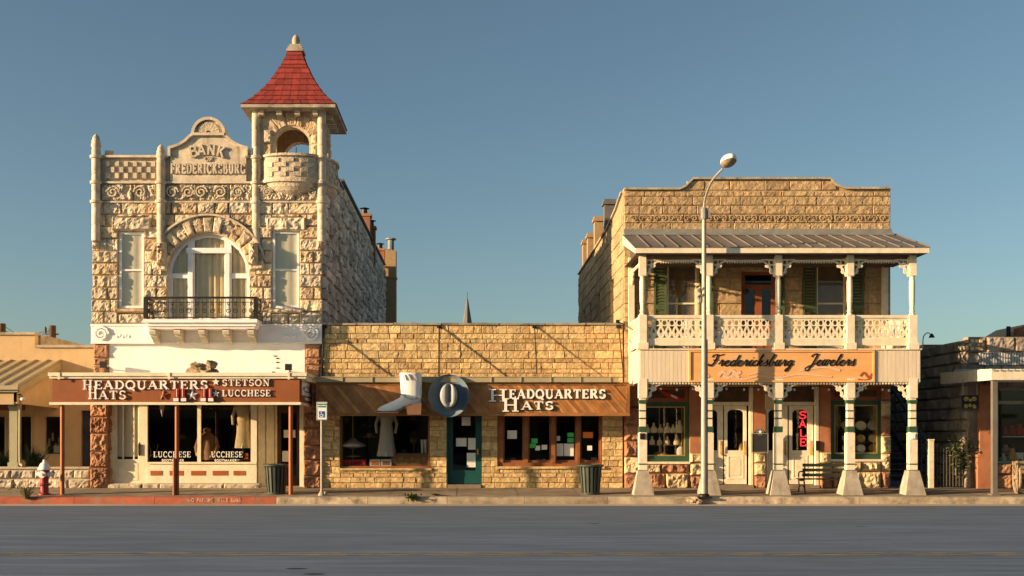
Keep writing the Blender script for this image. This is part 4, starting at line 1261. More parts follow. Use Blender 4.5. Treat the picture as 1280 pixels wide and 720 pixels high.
g.flat([[(xb(471.5),zb(515.2)),(xb(497),zb(515.2)),(xb(506),zb(511)),(xb(508),zb(511)),(xb(509.5),zb(518.5)),(xb(526.5),zb(518.5)),(xb(527.2),zb(505)),(xb(527.2),zb(503.6)),(xb(512),zb(505.5)),(xb(504),zb(508.6)),(xb(499),zb(513.8)),(xb(478),zb(514)),(xb(471.5),zb(513.2))]], -.16, .19, FRONT(by_))
g.build("sole", 'boot_sole', bt)
g = G()
for dx in (-.20,-.02,.16): g.ribbon(smooth_path([(xb(513)+dx-.05,zb(468)),(xb(513)+dx,zb(471)),(xb(513)+dx+.04,zb(475))],4), .012, .155, .19, FRONT(by_))
g.ribbon(smooth_path([(xb(500.5),zb(492)),(xb(508),zb(497)),(xb(516),zb(499)),(xb(526),zb(496))],5), .012, .14, .195, FRONT(by_))
g.build("stitching", 'felt_grey', bt)
g = G(); g.box(xb(514)-.05, xb(514)+.05, by_+.17, cy, zb(490), zb(486)); g.build("mount", 'iron', bt)
# giant hat, crown towards the street
ht = thing("giant_hat_sign", "oversized blue grey cowboy hat mounted crown outwards above the teal door", "hat", (X(561,-1.6), -1.5, Z(521,-1.5)), "giant hat and boot trade signs")
hx_, hz_ = X(561,-1.2), Z(494.5,-1.2)
g = G(); n = 40; vs = []
rings = [(.30,.02),(.38,.0),(.48,-.015),(.56,.0),(.605,.055),(.615,.075)]
for thick in (0, .03):
    for r, d in rings:
        for i in range(n):
            a = 2*PI*i/n
            curl = .21*abs(math.cos(a))**2*(max(0, r-.40)/.22)
            vs.append((hx_+r*1.0*math.cos(a), -1.10-d-curl+thick, hz_+r*1.05*math.sin(a)))
m = len(rings)
fs = []
for s_ in (0, 1):
    o = s_*m*n
    fs += [(o+j*n+i, o+j*n+(i+1) % n, o+(j+1)*n+(i+1) % n, o+(j+1)*n+i) for j in range(m-1) for i in range(n)]
fs += [((m-1)*n+i, (m-1)*n+(i+1) % n, 2*m*n-n+(i+1) % n, 2*m*n-n+i) for i in range(n)]+[(i, (i+1) % n, m*n+(i+1) % n, m*n+i) for i in range(n)]
g.add(vs, fs); g.build("brim", 'hat_blue', ht, smooth=60)
g = G(); vs = []
k = 14
for j in range(k+1):
    t = j/k
    for i in range(n):
        a = 2*PI*i/n
        if t < .6: r, d = .315-.03*t/.6, .40*t/.6
        else: r, d = .285*(1-(t-.6)/.4), .40
        u, v = r*.88*math.cos(a), r*1.20*math.sin(a)
        if t >= .5: d += .035*(1-(r/.285)**2)-.17*math.exp(-((u-.02)/.06)**2)*min(1, (t-.5)*5)*(1 if v > -.22 else .3)
        vs.append((hx_+u, -1.11-d, hz_+v))
g.add(vs, [(j*n+i, j*n+(i+1) % n, (j+1)*n+(i+1) % n, (j+1)*n+i) for j in range(k) for i in range(n)])
g.build("crown", 'hat_pale', ht, smooth=60)
g = G(); vs = []
for dd in (.02,.10):
    for rr in (.322, .335):
        for i in range(n): vs.append((hx_+rr*.88*math.cos(2*PI*i/n), -1.11-dd, hz_+rr*1.20*math.sin(2*PI*i/n)))
g.add(vs, [(q*n+i, q*n+(i+1) % n, w_*n+(i+1) % n, w_*n+i) for q, w_ in ((0,1),(2,3),(1,3),(0,2)) for i in range(n)])
g.build("hat_band", 'navy', ht, smooth=40)
g = G(); g.box(hx_-.06, hx_+.06, -1.12, cy-.0355, hz_-.06, hz_+.06); g.build("mount", 'iron', ht)

# ---------------------------------------------------- things in the hat shop's windows
def mannequin(x, y, z, h, dress, label, skin='cloth_cream', fl=1.0):
    r = thing("mannequin", label, "mannequin", (x, y, z))
    g = G(); g.lathe(x, y, [(.26*h*fl,z),(.255*h*fl,z+.05*h),(.20*h*fl,z+.28*h),(.115*h,z+.52*h),(.10*h,z+.58*h),(.13*h,z+.68*h),(.125*h,z+.76*h),(.06*h,z+.83*h),(.045*h,z+.86*h)], 20, sy=.72)
    for i, p in enumerate(g.v):
        a = math.atan2(p[1]-y, p[0]-x); t = max(0, 1-(p[2]-z)/(.5*h))
        g.v[i] = (x+(p[0]-x)*(1+.10*t*math.sin(a*7)), y+(p[1]-y)*(1+.10*t*math.sin(a*7)), p[2])
    g.build("dress", dress, r, smooth=60)
    g = G(); g.ball((x, y, z+.95*h), .055*h, 10, 1, 1, 1.3); g.tube([(x,y,z+.84*h),(x,y,z+.92*h)], .03*h, 8)
    for s in (-1, 1): g.tube([(x+s*.13*h,y,z+.77*h),(x+s*.19*h,y-.02,z+.58*h),(x+s*.17*h,y-.08*h,z+.42*h)], .032*h, 8, .022*h)
    g.build("body", skin, r, smooth=60)
    g = G(); g.tube([(x,y,z-.22*h),(x,y,z+.1)], .015, 6); g.lathe(x,y,[(.16*h,z-.22*h),(.16*h,z-.2*h)],14); g.build("stand", 'iron', r)
    return r
wz = lw[2]
mannequin(X(483,.34), .34, wz+.36, 1.75, 'cloth_white', "pale full length dress on a stand in the hat shop's wide dark window", 'cloth_cream', .66)
def small_hat(x, y, z, r, mat, label, group=None):
    t = thing("cowboy_hat", label, "hat", (x, y, z), group)
    g = G(); n = 20; vs = []
    for k_, (rr, dz) in enumerate(((.5,.02),(.75,.0),(1,.03),(1.0,.05),(.75,.02),(.5,.04))):
        for i in range(n):
            a = 2*PI*i/n; vs.append((x+r*rr*1.0*math.cos(a), y+r*rr*.85*math.sin(a), z+r*dz*2+r*.35*(max(0,rr-.5))*abs(math.cos(a))**2))
    g.add(vs, [(k_*n+i, k_*n+(i+1) % n, ((k_+1) % 6)*n+(i+1) % n, ((k_+1) % 6)*n+i) for k_ in range(6) for i in range(n)]); g.build("brim", mat, t, smooth=60)
    g = G(); g.lathe(x, y, [(.52*r,z+.03),(.48*r,z+.35*r),(.42*r,z+.58*r),(.2*r,z+.60*r),(0,z+.48*r)], 16, sy=.85); g.build("crown", mat, t, smooth=60)
    g = G(); g.lathe(x, y, [(.535*r,z+.04),(.525*r,z+.14*r)], 16, sy=.85); g.build("hat_band", 'iron', t)
    return t
g = G(); x, y = X(441,.45), .45
lamp = thing("lamp_stand", "hanging round table lamp shape beside the dress in the hat shop's wide dark window", "lamp", (x, y, wz))
g.lathe(x, y, [(.05,wz+.95),(.16,wz+.85),(.42,wz+.72),(.43,wz+.68),(.05,wz+.60)], 18); g.build("lamp_shade", 'felt_grey', lamp, smooth=50)
g = G(); g.tube([(x,y,wz),(x,y,2.6)], .018, 6); g.lathe(x,y,[(.2,wz),(.2,wz+.03)],14); g.lathe(x,y,[(.0,wz+.32),(.26,wz+.35),(.26,wz+.37),(0,wz+.40)],16); g.build("stem", 'gold', lamp)
def boots(x, y, z, h, mat, label, group=None):
    t = thing("cowboy_boots", label, "boots", (x, y, z), group)
    for s in (-1, 1):
        g = G(); a = x+s*.13*h/.5*.5; n = 12; vs = []
        rr = [(1,.13,.13,0),(.75,.12,.12,0),(.45,.10,.11,0),(.32,.10,.15,-.05),(.2,.09,.21,-.11),(.08,.085,.23,-.13),(.0,.08,.22,-.13)]
        for f, rx_, ry_, oy in rr:
            for i in range(n): vs.append((a+rx_*h*math.cos(2*PI*i/n), y+oy*h+ry_*h*math.sin(2*PI*i/n), z+f*h))
        g.add(vs, [(j*n+i, j*n+(i+1) % n, (j+1)*n+(i+1) % n, (j+1)*n+i) for j in range(len(rr)-1) for i in range(n)]+[tuple(range(n)), tuple((len(rr)-1)*n+i for i in range(n))])
        g.build("boot", mat, t, smooth=60)
    return t
g = G(); xa, xb2 = X(490,.6), X(536,.6)
cab = thing("display_counter", "carved brown display counter in the hat shop's wide dark window", "counter", ((xa+xb2)/2, .5, wz))
g.box(xa, xb2, .25, .75, wz, wz+.42); g.box(xa-.03, xb2+.03, .22, .78, wz+.421, wz+.46); g.build("cabinet", 'leather', cab)
g = G()
for i in range(6): g.ribbon(spiral(xa+.12+i*.18, wz+.2+.05*(i%2), .08, 1.4, 1 if i%2 else -1), .012, .001, .02, FRONT(.25))
g.build("carving", 'gold', cab)
boots(X(530,.42), .42, wz+.465, .42, 'boot_white', "white cowboy boots standing on the carved display counter")
small_hat(X(505,.45), .45, wz+.465, .18, 'navy', "small dark hat on the carved display counter")
g = G(); xx = X(517,1.1); bu = thing("hat_form", "dark hat on a post behind the carved display counter", "hat stand", (xx, 1.2, wz))
g.tube([(xx,1.2,wz),(xx,1.2,wz+.85)], .03, 8); g.ball((xx,1.2,wz+.9),.14,12,1,1,1.2); g.build("post", 'leather', bu)
g = G(); g.lathe(xx,1.2,[(.32,wz+.97),(.16,wz+.98),(.15,wz+1.15),(.0,wz+1.18)],18); g.build("hat", 'interior_warm', bu, smooth=50)
for k_, (px, z_, r, mt, lb) in enumerate(((432,.0,.22,'felt_grey',"grey hat on the floor of the hat shop's wide dark window beside the lamp"),(462,.9,.24,'leather',"brown hat hung high behind the dress in the wide dark window"),(458,1.25,.2,'navy',"dark hat hung highest in the hat shop's wide dark window"),(517,1.45,.22,'interior_warm',"dark hat hung above the carved display counter"))):
    small_hat(X(px,.6), .6, wz+.05+z_, r, mt, lb, "hats in the hat shop windows")
# small signs standing in the left window
g = G(); a, b = X(427,.2), X(457,.2)
t = thing("neon_sign", "low red lettered sign standing in the hat shop's wide dark window", "sign", ((a+b)/2, .2, wz+.02))
g.box(a-.03, b+.03, .22, .26, wz+.06, wz+.27); g.build("panel", 'interior_warm', t)
h = G(); letters(h, "STETSON", a, b, wz+.095, wz+.235, FRONT(.215), 0, .01, weight=.11, serif=False, even=True)
M('red_lettering', (.75,.03,.03), .5, .05)
h.build("lettering", 'red_lettering', t)
for px0, px1, c_, lb in ((462,475,'paper_orange',"small card with orange square standing in the hat shop's wide dark window"),(476,489,'leather',"small white card with brown block standing beside the orange card")):
    t = thing("notice_card", lb, "card", (X((px0+px1)/2,.2), .2, wz+.02))
    h = G(); h.box(X(px0,.2), X(px1,.2), .2, .215, wz+.03, wz+.27); h.build("card", 'paper', t)
    h = G(); h.box(X(px0+2,.2), X(px1-2,.2), .192, .199, wz+.09, wz+.21); h.build("print", c_, t)
# notices on the door and on the right window
def notice(px0, px1, py0, py1, y, mat, label, group):
    g = G(); xa, za = at(px0, py1, y); xb_, zb_2 = at(px1, py0, y); g.box(xa, xb_, y, y+.006, za, zb_2)
    return g.thing("notice", mat, label, "notice", group)
for q in ((570,583,547.5,558,"left of two white sheets side by side on the teal door"),(585,596,547.5,562,"right of two white sheets side by side on the teal door"),(583.5,596,566,584,"lowest and tallest white sheet on the teal door"),(577,588,521,532,"topmost white sheet on the teal door under the hat")):
    notice(q[0], q[1], q[2], q[3], .185, 'paper', q[4], "sheets taped to the teal door")
GW = "notices taped in the hat shop's brown framed window"
for q in ((634,646,538,548.5,'paper',"white sheet in the pane nearest the teal door in the brown framed window"),
          (664,672,548,554,'paper_green',"upper green notice in the second pane of the brown framed window"),(662,670,554.5,560,'paper_green',"lower green notice in the second pane of the brown framed window"),
          (669,675,557,563,'paper',"small pale card under the green notices in the second pane"),(677,684,556,562,'paper',"small pale card right of the others in the second pane"),
          (709,717,541,546,'paper_green',"upper green notice in the third pane of the brown framed window"),(709,717,547.5,553,'paper_green',"lower green notice in the third pane of the brown framed window"),
          (695,700,545,551,'paper',"small grey card left of the green notices in the third pane"),
          (693.5,704,554.5,570,'paper',"left of the two big white sheets in the third pane"),(705,717,554.5,570,'paper',"right of the two big white sheets in the third pane"),
          (728.5,741,540,547.5,'paper_orange',"orange notice in the brown framed pane nearest the litter bin"),(734,740,557,563,'paper',"small pale card below the orange notice")):
    notice(q[0], q[1], q[2], q[3], .125, q[4], q[5], GW)
rz = rw[2]+.12
for px, r, mt, lb in ((641,.2,'felt_grey',"pale grey hat on the sill of the brown framed pane nearest the teal door"),(673,.17,'leather',"brown hat on the sill of the second brown framed pane"),(680,.14,'cloth_white',"small white hat on the sill beside the brown hat"),(743,.22,'cloth_white',"white hat on the sill of the brown framed pane nearest the litter bin"),(729,.16,'felt_grey',"small grey hat on the sill beside the white hat")):
    small_hat(X(px,.5), .5+.1*rnd.random(), rz+.02, r, mt, lb, "hats in the hat shop windows")

# ---------------------------------------------------- things in the bank's shop windows
y = .36
m1 = mannequin(X(304,y), y, 1.22, 1.75, 'cloth_cream', "mannequin in a long cream dress at the entry end of the bank's shop window", 'cloth_cream', .60)
boots(X(308,.4), .4, .80, .26, 'paper_orange', "orange boots under the cream dress in the bank's shop window")
y = .34
t = thing("jacket_stand", "brown fringed jacket on a stand beside the mullion in the bank's shop window", "jacket", (X(259,y), y, .75))
g = G(); xx = X(259,y); g.lathe(xx, y, [(.30,.85),(.31,1.1),(.27,1.45),(.22,1.62),(.10,1.72),(.08,1.75)], 16, sy=.7); g.build("jacket", 'leather', t, smooth=60)
g = G(); g.ball((xx,y,1.78),.12,10,1.1,1,.7)
for s in (-1,1): g.tube([(xx+s*.24,y,1.55),(xx+s*.33,y-.05,1.25),(xx+s*.25,y-.15,.98)], .075, 8)
g.build("sleeve", 'leather', t, smooth=60)
g = G(); g.tube([(xx,y,.5),(xx,y,.9)], .03, 6); g.lathe(xx,y,[(.2,.5),(.2,.53)],12); g.build("stand", 'iron', t)
g = G(); xx = X(202.5,-2.2); g.lathe(xx, -2.2, [(.005,2.16),(.07,2.44),(.085,2.54),(.0,2.56)], 8)
g.thing("hanging_cone", 'ornament', "thin pale cone hanging from the marquee below the dark star", "ornament")
t = thing("antler", "pale branching antler lying low in the bank's window beside its cream door", "antler", (X(190,.6), .6, .78))
g = G(); xx = X(189,.6)
g.tube(smooth_path([(xx-.1,.6,.8),(xx-.02,.6,1.15),(xx-.16,.58,1.5)],5), .03, 6, .008); g.tube(smooth_path([(xx-.05,.6,.95),(xx+.15,.6,1.1),(xx+.22,.58,1.35)],5), .025, 6, .008)
g.build("tines", 'bust_cream', t, smooth=60)
for px, z_, r, mt, lb in ((205,.8,.2,'leather',"brown hat on the floor of the bank's window beside its cream door"),(228,1.5,.22,'interior_warm',"dark hat hung in the middle of the bank's window beside its cream door"),(277,.85,.2,'interior_warm',"dark hat beside the brown jacket in the bank's window")):
    small_hat(X(px,.8), .8, z_, r, mt, lb)
# ------------------------------------------------------------------ the jeweller's two storey building
jw = thing("jewelry_building", "two storey tan stone shop with gingerbread balcony porch and metal porch roof", "building", (8.9, 0, 0))
JL, JR = X(780), X(1113)
z9, zc9 = Z(237.5), Z(224.5)
top = [(JL, z9), (X(849), z9), (X(857), z9+.09), (X(866), zc9), (X(1037), zc9), (X(1046), z9+.11), (X(1056), z9+.02), (JR, z9+.02)]
gw1 = (X(807)-.28, X(862), Z(578), 3.15); gd1 = (X(880), X(941), .02, 3.15); gd2 = (X(958), X(1023), .02, 3.15); gw2 = (X(1038), X(1103), Z(575), 3.15)
uA = (X(834), X(872), 4.35, 7.05); uD = (X(927), X(971), 4.12, 6.75); uB = (X(1021), X(1058), 4.35, 7.05)
g = G()
outl = [(JL, -.2), (gd1[0], -.2), (gd1[0], 3.15), (gd1[1], 3.15), (gd1[1], -.2), (gd2[0], -.2), (gd2[0], 3.15), (gd2[1], 3.15), (gd2[1], -.2), (JR, -.2)]+top[::-1]
g.flat([outl]+[rect(*q) for q in (gw1, gw2, uA, uD, uB)], -.38, -.01, FRONT(0))
lv = [4.0+i*.445 for i in range(9)]
upl = [Z(292)+.0+i*(Z(240)-Z(292))/4.6 for i in range(5)]
g.ashlar(JL, JR, [4.05+i*.42 for i in range(9)], (.6,1.05), FRONT(0), holes=[uA, uD, uB], bulge=.014, rough=.018, step=.06, edge=.016)
cz = Z(292)
pl = [cz-.2, cz+.02, cz+.33, cz+.60, cz+.88, cz+1.16, Z(239)]
g.ashlar(JL, JR, pl, (.55,1.1), FRONT(0), bulge=.014, rough=.020, step=.05, edge=.016, freq=5)
g.ashlar(X(858), X(1045), [Z(238), Z(226)], (.6,1.1), FRONT(0), bulge=.014, rough=.020, step=.05, edge=.016)
g.build("front_wall", 'jewel_stone', jw)
g = G()
for i in range(34): g.ribbon(spiral(X(792)+i*.235, cz+.47, .10, 1.3, 1 if i%2 else -1), .014, .01, .055, FRONT(0))
g.build("scroll_band", 'jewel_stone', jw)
g = G()
for (a, b), (c, d) in zip(top, top[1:]): g.hexa([(a,-.09,b),(c,-.09,d),(c,.42,d),(a,.42,b)], [(a,-.09,b+.06),(c,-.09,d+.06),(c,.42,d+.06),(a,.42,b+.06)])
g.build("coping", 'eave_stone', jw)
g = G()
for i in range(30): g.tube([(JL+.1+i*.28,.1,z9+.03+(.3 if X(866) < JL+.1+i*.28 < X(1037) else 0)),(JL+.1+i*.28,.1,z9+.13+(.3 if X(866) < JL+.1+i*.28 < X(1037) else 0))], .012, 5)
o = g.build("bird_spike", 'iron', jw); o["kind"] = "stuff"
# west wall
D = 14.4
prof = [(.38,-.2),(D,-.2),(D,8.80),(9.5,8.80),(4.2,8.85),(1.8,9.05),(.38,z9-.02)]
g = G()
g.flat([prof]+[rect(a,b,4.9,6.9) for a,b in ((2.3,3.2),(6.2,7.0),(9.0,9.8),(11.6,12.4))], -.38, -.01, WEST(JL))
holes = [(a,b,4.9,6.9) for a,b in ((2.3,3.2),(6.2,7.0),(9.0,9.8),(11.6,12.4))]
lvw = [3.2+i*.42 for i in range(17)]
for k in range(len(lvw)-1):
    zt2_ = lvw[k+1]
    ymax = D
    for (a, b), (c, d) in zip(prof[2:], prof[3:]):
        if d >= zt2_ > b: ymax = a+(c-a)*(zt2_-b)/(d-b)
    if zt2_ > 8.8: break
    if ymax > .6: g.ashlar(.05, ymax, [lvw[k], zt2_], (.6,1.1), WEST(JL), holes=holes, bulge=.016, rough=.022, step=.10, edge=.02)
g.build("west_wall", 'jewel_stone', jw)
g = G()
pp = [(.4,z9+.0)]+prof[::-1][1:5]
for (a, b), (c, d) in zip(pp, pp[1:]):
    g.hexa([(JL-.06,a,b),(JL+.42,a,b),(JL+.42,c,d),(JL-.06,c,d)], [(JL-.06,a,b+.07),(JL+.42,a,b+.07),(JL+.42,c,d+.07),(JL-.06,c,d+.07)])
g.build("side_coping", 'eave_stone', jw)
for a, b, _, _ in holes:
    g = G(); g.flat([rect(a,b,4.9,6.9), rect(a+.08,b-.08,4.98,6.82)], -.06, 0, WEST(JL+.12)); g.box(JL+.12, JL+.17, a+.08, b-.08, 5.85, 5.91)
    f = g.build("window", 'cream_paint', jw); g = G(); g.box(JL+.16,JL+.165,a+.05,b-.05,4.95,6.85); g.build("glass", 'glass', f); g = G(); g.box(JL+.3,JL+.31,a,b,4.9,6.9); g.build("blind", 'blind', f)
g = G(); g.box(JL+.4, JR, D-.4, D, -.2, 7.1); g.box(JR-.38, JR, .39, D-.41, -.2, 7.2); g.box(JR-.38, JR, .39, 3.0, 7.201, 8.6); g.build("rear_wall", 'jewel_stone', jw)
g = G(); g.hexa([(JL+.38,.39,7.0),(JR-.39,.39,7.0),(JR-.39,D-.4,6.4),(JL+.38,D-.4,6.4)], [(JL+.38,.39,7.12),(JR-.39,.39,7.12),(JR-.39,D-.4,6.52),(JL+.38,D-.4,6.52)]); g.build("roof", 'roofing', jw)
for (px, y, w, pt, mt) in ((757.5,6.3,.40,10.35,'tan_brick'),(745.5,9.4,.42,10.35,'tan_brick'),(737,11.6,.44,10.1,'tan_brick'),(730.5,13.6,.40,10.2,'tan_brick')):
    x, z = X(px, y)+.12, pt
    g = G(); g.box(x-w/2, x+w/2, y-w/2, y+w/2, 6.5, z-.2); g.box(x-w/2-.06, x+w/2+.06, y-w/2-.06, y+w/2+.06, z-.199, z-.1); g.box(x-w/2-.02, x+w/2+.02, y-w/2-.02, y+w/2+.02, z-.099, z)
    g.build("chimney", 'slate' if px > 750 else mt, jw)
g = G()
g.box(JL+.39, JR-.39, 2.6, 2.7, -.1, 6.3); g.box(JL+.39, JR-.39, .39, 2.59, 3.5, 3.9); g.box(JL+.39, JR-.39, .39, 2.59, -.1, .02)
g.box(X(872),X(876),.39,2.59,.03,3.49); g.box(X(1028),X(1031),.39,2.59,.03,3.49); g.box(gw1[0],gw1[1],.39,1.3,.03,gw1[2]); g.box(gw2[0],gw2[1],.39,1.3,.03,gw2[2])
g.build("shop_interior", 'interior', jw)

# ground floor front
g = G()
g.ashlar(JL, gw1[0]+.10, [-.06,.42,.95,1.45,1.95,2.5,3.1], (1,1.2), FRONT(0), bulge=.09, rough=.08, step=.05)
g.cut(); g.ashlar(gw1[0]+.1, X(860), [-.06,.44,Z(579)-.02], (.8,1.3), FRONT(0), bulge=.10, rough=.08, step=.05)
for a, b in ((862,877),(942.5,957)): g.cut(); g.ashlar(X(a), X(b), [-.06,.36,.76,Z(566)], (1,1.2), FRONT(0), bulge=.08, rough=.07, step=.05)
g.cut(); g.ashlar(X(1024), X(1039), [-.06,.4,.75,1.1], (1,1.2), FRONT(0), bulge=.08, rough=.07, step=.05)
g.cut(); g.ashlar(X(1040), X(1101), [-.06,.5,Z(576)-.02], (.8,1.1), FRONT(0), bulge=.13, rough=.10, step=.05, edge=.12)
g.cut(); g.ashlar(X(1101), JR, [-.06,.5,1.05,1.6,2.2,2.7,3.15], (1,1.3), FRONT(0), bulge=.12, rough=.09, step=.05, edge=.1)
g.build("rock_base", 'mixed_stone', jw)
g = G()
for a, b, z0 in ((862.5,876,Z(566)),(943,956.5,Z(566)),(1024.5,1038,1.11)): g.cut(); g.box(X(a), X(b), -.03, -.0, z0, 3.2)
g.build("red_pier", 'sandstone_red', jw)
g = G()
g.box(gw1[0], X(860)+.05, -.10, .1, Z(579)-.02, Z(577)); g.cut(); g.box(X(1037), X(1104), -.10, .1, Z(576)-.02, Z(574)); g.build("window_sill", 'porch_paint', jw)
def shop_window(q, zt_):
    a, b, c, d = q
    g = G(); g.flat([rect(a+.02,b-.02,c,zt_+.14), rect(a+.15,b-.13,c+.2,zt_)], -.08, 0, FRONT(.06)); f = g.build("shop_window", 'green_paint', jw)
    g = G(); g.box(a+.12,b-.1,.10,.105,c+.18,zt_+.02); g.build("glass", 'glass_clear', f)
    g = G(); g.flat([rect(a+.02,b-.02,zt_+.142,d), rect(a+.14,b-.14,zt_+.26,d-.1)], -.06, 0, FRONT(.07)); g.build("transom", 'door_red', f)
    g = G(); g.box(a+.1,b-.1,.10,.11,zt_+.2,d-.05); g.build("transom_panel", 'interior_warm', f)
    g = G(); g.flat([rect(a+.15,b-.13,c+.2,zt_), rect(a+.185,b-.165,c+.235,zt_-.035)], -.02, .0, FRONT(.085)); g.build("inner_frame", 'gold', f)
    return f
shop_window(gw1, Z(508)); shop_window(gw2, Z(506))
def double_door(q, leaves, name="double_door"):
    a, b, c, d = q
    g = G(); y = .14
    zt_ = Z(507)
    g.box(a, a+.05, 0, .2, c, d); g.box(b-.09, b, -.02, .2, c, d); g.box(a+.051, b-.091, y-.02, y+.08, zt_+.01, zt_+.12)
    f = g.build("door_frame", 'cream_paint', jw)
    g = G(); g.box(a+.05,b-.09,y+.02,y+.03,zt_+.13,d); g.build("transom", 'interior_warm', f)
    for (l, r, w0, w1) in leaves:
        g = G(); l, r, w0, w1 = X(l), X(r), X(w0), X(w1)
        win = [(w0,Z(563)),(w1,Z(563)),(w1,Z(516)),(w1-.05,Z(513)),(w1-.14,Z(512)),(w0+.14,Z(512)),(w0+.05,Z(513)),(w0,Z(516))]
        g.flat([rect(l,r,.09,zt_), win], -.05, 0, FRONT(y)); g.flat([rect(w0,w1,.25,1.0), rect(w0+.05,w1-.05,.31,.94)], 0, .014, FRONT(y))
        g.flat([rect(w0+.09,w1-.09,.36,.89)], 0, .012, FRONT(y))
        dd = g.build("door", 'cream_paint', jw)
        g = G(); g.box(w0-.02,w1+.02,y+.025,y+.03,Z(564),Z(511)); g.build("glass", 'glass', dd)
        g = G(); g.box(r-.09,r-.03,y-.012,y-.001,1.0,1.45); g.tube([(r-.06,y-.05,1.08),(r-.06,y-.06,1.3)],.014,6); g.ball((r-.06,y-.04,1.02),.03,8); g.build("handle", 'gold', dd)
double_door(gd1, ((882,905,884,898),(906.5,934.5,910.5,930.5)))
double_door(gd2, ((959,986,962,975),(988,1018,992,1011)))
g = G(); g.box(gd1[0],gd1[1],-.12,.38,-.15,.07); g.cut(); g.box(gd2[0],gd2[1],-.12,.38,-.15,.07); g.build("threshold", 'walk', jw)
g = G(); x = X(1021); g.box(x-.045,x+.045,-.09,-.021,1.15,1.45); g.build("letter_box", 'iron', jw)

# upper floor openings
def upper_window(q):
    a, b, c, d = q
    f = sash(a, b, c, d, jw, y=.10, fw=.06, mat='cream_paint', mid=.52, blind='curtain_brown', gl='glass_clear', name="sash_window")
    return f
upper_window(uA); upper_window(uB)
def shutter(u0, u1):
    g = G(); v0, v1 = 4.35, 7.05
    g.flat([rect(u0,u1,v0,v1), rect(u0+.06,u1-.06,v0+.1,5.55), rect(u0+.06,u1-.06,5.7,v1-.08)], .03, .075, FRONT(0))
    n = 26
    for i in range(n):
        z = v0+.11+(v1-v0-.2)*i/n
        g.add([(u0+.055,-.068,z),(u1-.055,-.068,z),(u1-.055,-.035,z+.075),(u0+.055,-.035,z+.075)], [(0,1,2,3)])
    g.build("shutter", 'shutter_green', jw)
shutter(X(817), X(833)); shutter(X(874), X(891)); shutter(X(1003), X(1020)); shutter(X(1059), X(1079)); shutter(X(972.5), X(980))
g = G(); a, b, c, d = uD; y = .12
g.flat([rect(a,b,c,d), rect(a+.14,a+.44,c+.95,d-.55), rect(b-.44,b-.14,c+.95,d-.55), rect(a+.14,b-.14,d-.40,d-.10)], -.06, 0, FRONT(y))
for s in (a+.14, b-.44): g.flat([rect(s,s+.30,c+.2,c+.8), rect(s+.05,s+.25,c+.25,c+.75)], 0, .015, FRONT(y))
dd = g.build("balcony_door", 'door_red', jw)
g = G(); g.box(a+.1,b-.1,y+.03,y+.035,c+.9,d-.05); g.build("glass", 'glass', dd)
g = G(); g.flat([arc(a+.16,d-.62,.09,0,360,16)[:-1], arc(a+.16,d-.62,.06,0,360,16)[:-1]], .01, .03, FRONT(y)); g.build("wreath", 'leaf_dark', dd)

# porch: deck, posts, railing, roof, gingerbread
PY = -2.2
posts = [803, 886, 972.5, 1062, 1140]
PX = [X(p, PY) for p in posts]
ZD = Z(437, PY-.1)
xL, xR = X(800.5,PY-.1), X(1150,PY-.1)
porch = G()
porch.box(xL+.02, xR-.02, PY-.02, -.06, ZD-.14, ZD-.02); porch.box(xL+.03, xR-.03, PY+.05, -.06, ZD-.30, ZD-.141)
porch = porch.build("porch_deck", 'porch_paint', jw)
g = G()                                       # boarded skirt of the deck
z0, z1 = Z(477.5,PY-.1), ZD-.01
def boards(g, u0, u1, fr):
    u = u0
    while u < u1-.02:
        w_ = min(.12, u1-u); g.box(u+.003, u+w_-.003, z0+.01*rnd.random(), z1, 0, .022+.004*rnd.random(), fr=lambda a, b, c: fr(a, b, c)); u += w_
def bfr(fr): return lambda a, z_, n: fr(a, z_, n)
def boards(g, u0, u1, fr):
    u = u0
    while u < u1-.02:
        w_ = min(.12, u1-u); k0, k1, top_ = u+.003, u+w_-.003, .022+.005*rnd.random()
        vs = [(k0,z0,0),(k1,z0,0),(k1,z1,0),(k0,z1,0),(k0,z0,top_),(k1,z0,top_),(k1,z1,top_),(k0,z1,top_)]
        g.add(vs, [(0,3,2,1),(4,5,6,7),(0,1,5,4),(1,2,6,5),(2,3,7,6),(3,0,4,7)], fr); u += w_
boards(g, xL, xR, FRONT(PY-.08)); boards(g, PY-.08, -.05, WEST(xL)); boards(g, PY-.08, -.05, EAST(xR))
g.build("porch_skirt", 'siding_paint', porch)
g = G(); g.box(xL-.04, xR+.04, PY-.14, PY-.02, z1+.001, z1+.04); g.box(xL-.04,xL+.05,PY-.019,-.05,z1+.001,z1+.04); g.box(xR-.05,xR+.04,PY-.019,-.05,z1+.001,z1+.04); g.build("deck_trim", 'porch_paint', porch)
zv = z0
def scallop(g, u0, u1, z, fr, p=.085, h=.06):
    n = max(2, int((u1-u0)/p)); L = [(u0, z+.05), (u0, z)]
    for i in range(n):
        a, b = u0+(u1-u0)*i/n, u0+(u1-u0)*(i+1)/n
        L += [(a+(b-a)*.15, z), (a+(b-a)*.3, z-h), (a+(b-a)*.7, z-h), (a+(b-a)*.85, z)]
    L += [(u1, z), (u1, z+.05)]
    g.flat([L], 0, .02, fr)
g = G(); scallop(g, xL, xR, z0-.005, FRONT(PY-.06)); g.build("scalloped_trim", 'porch_paint', porch)
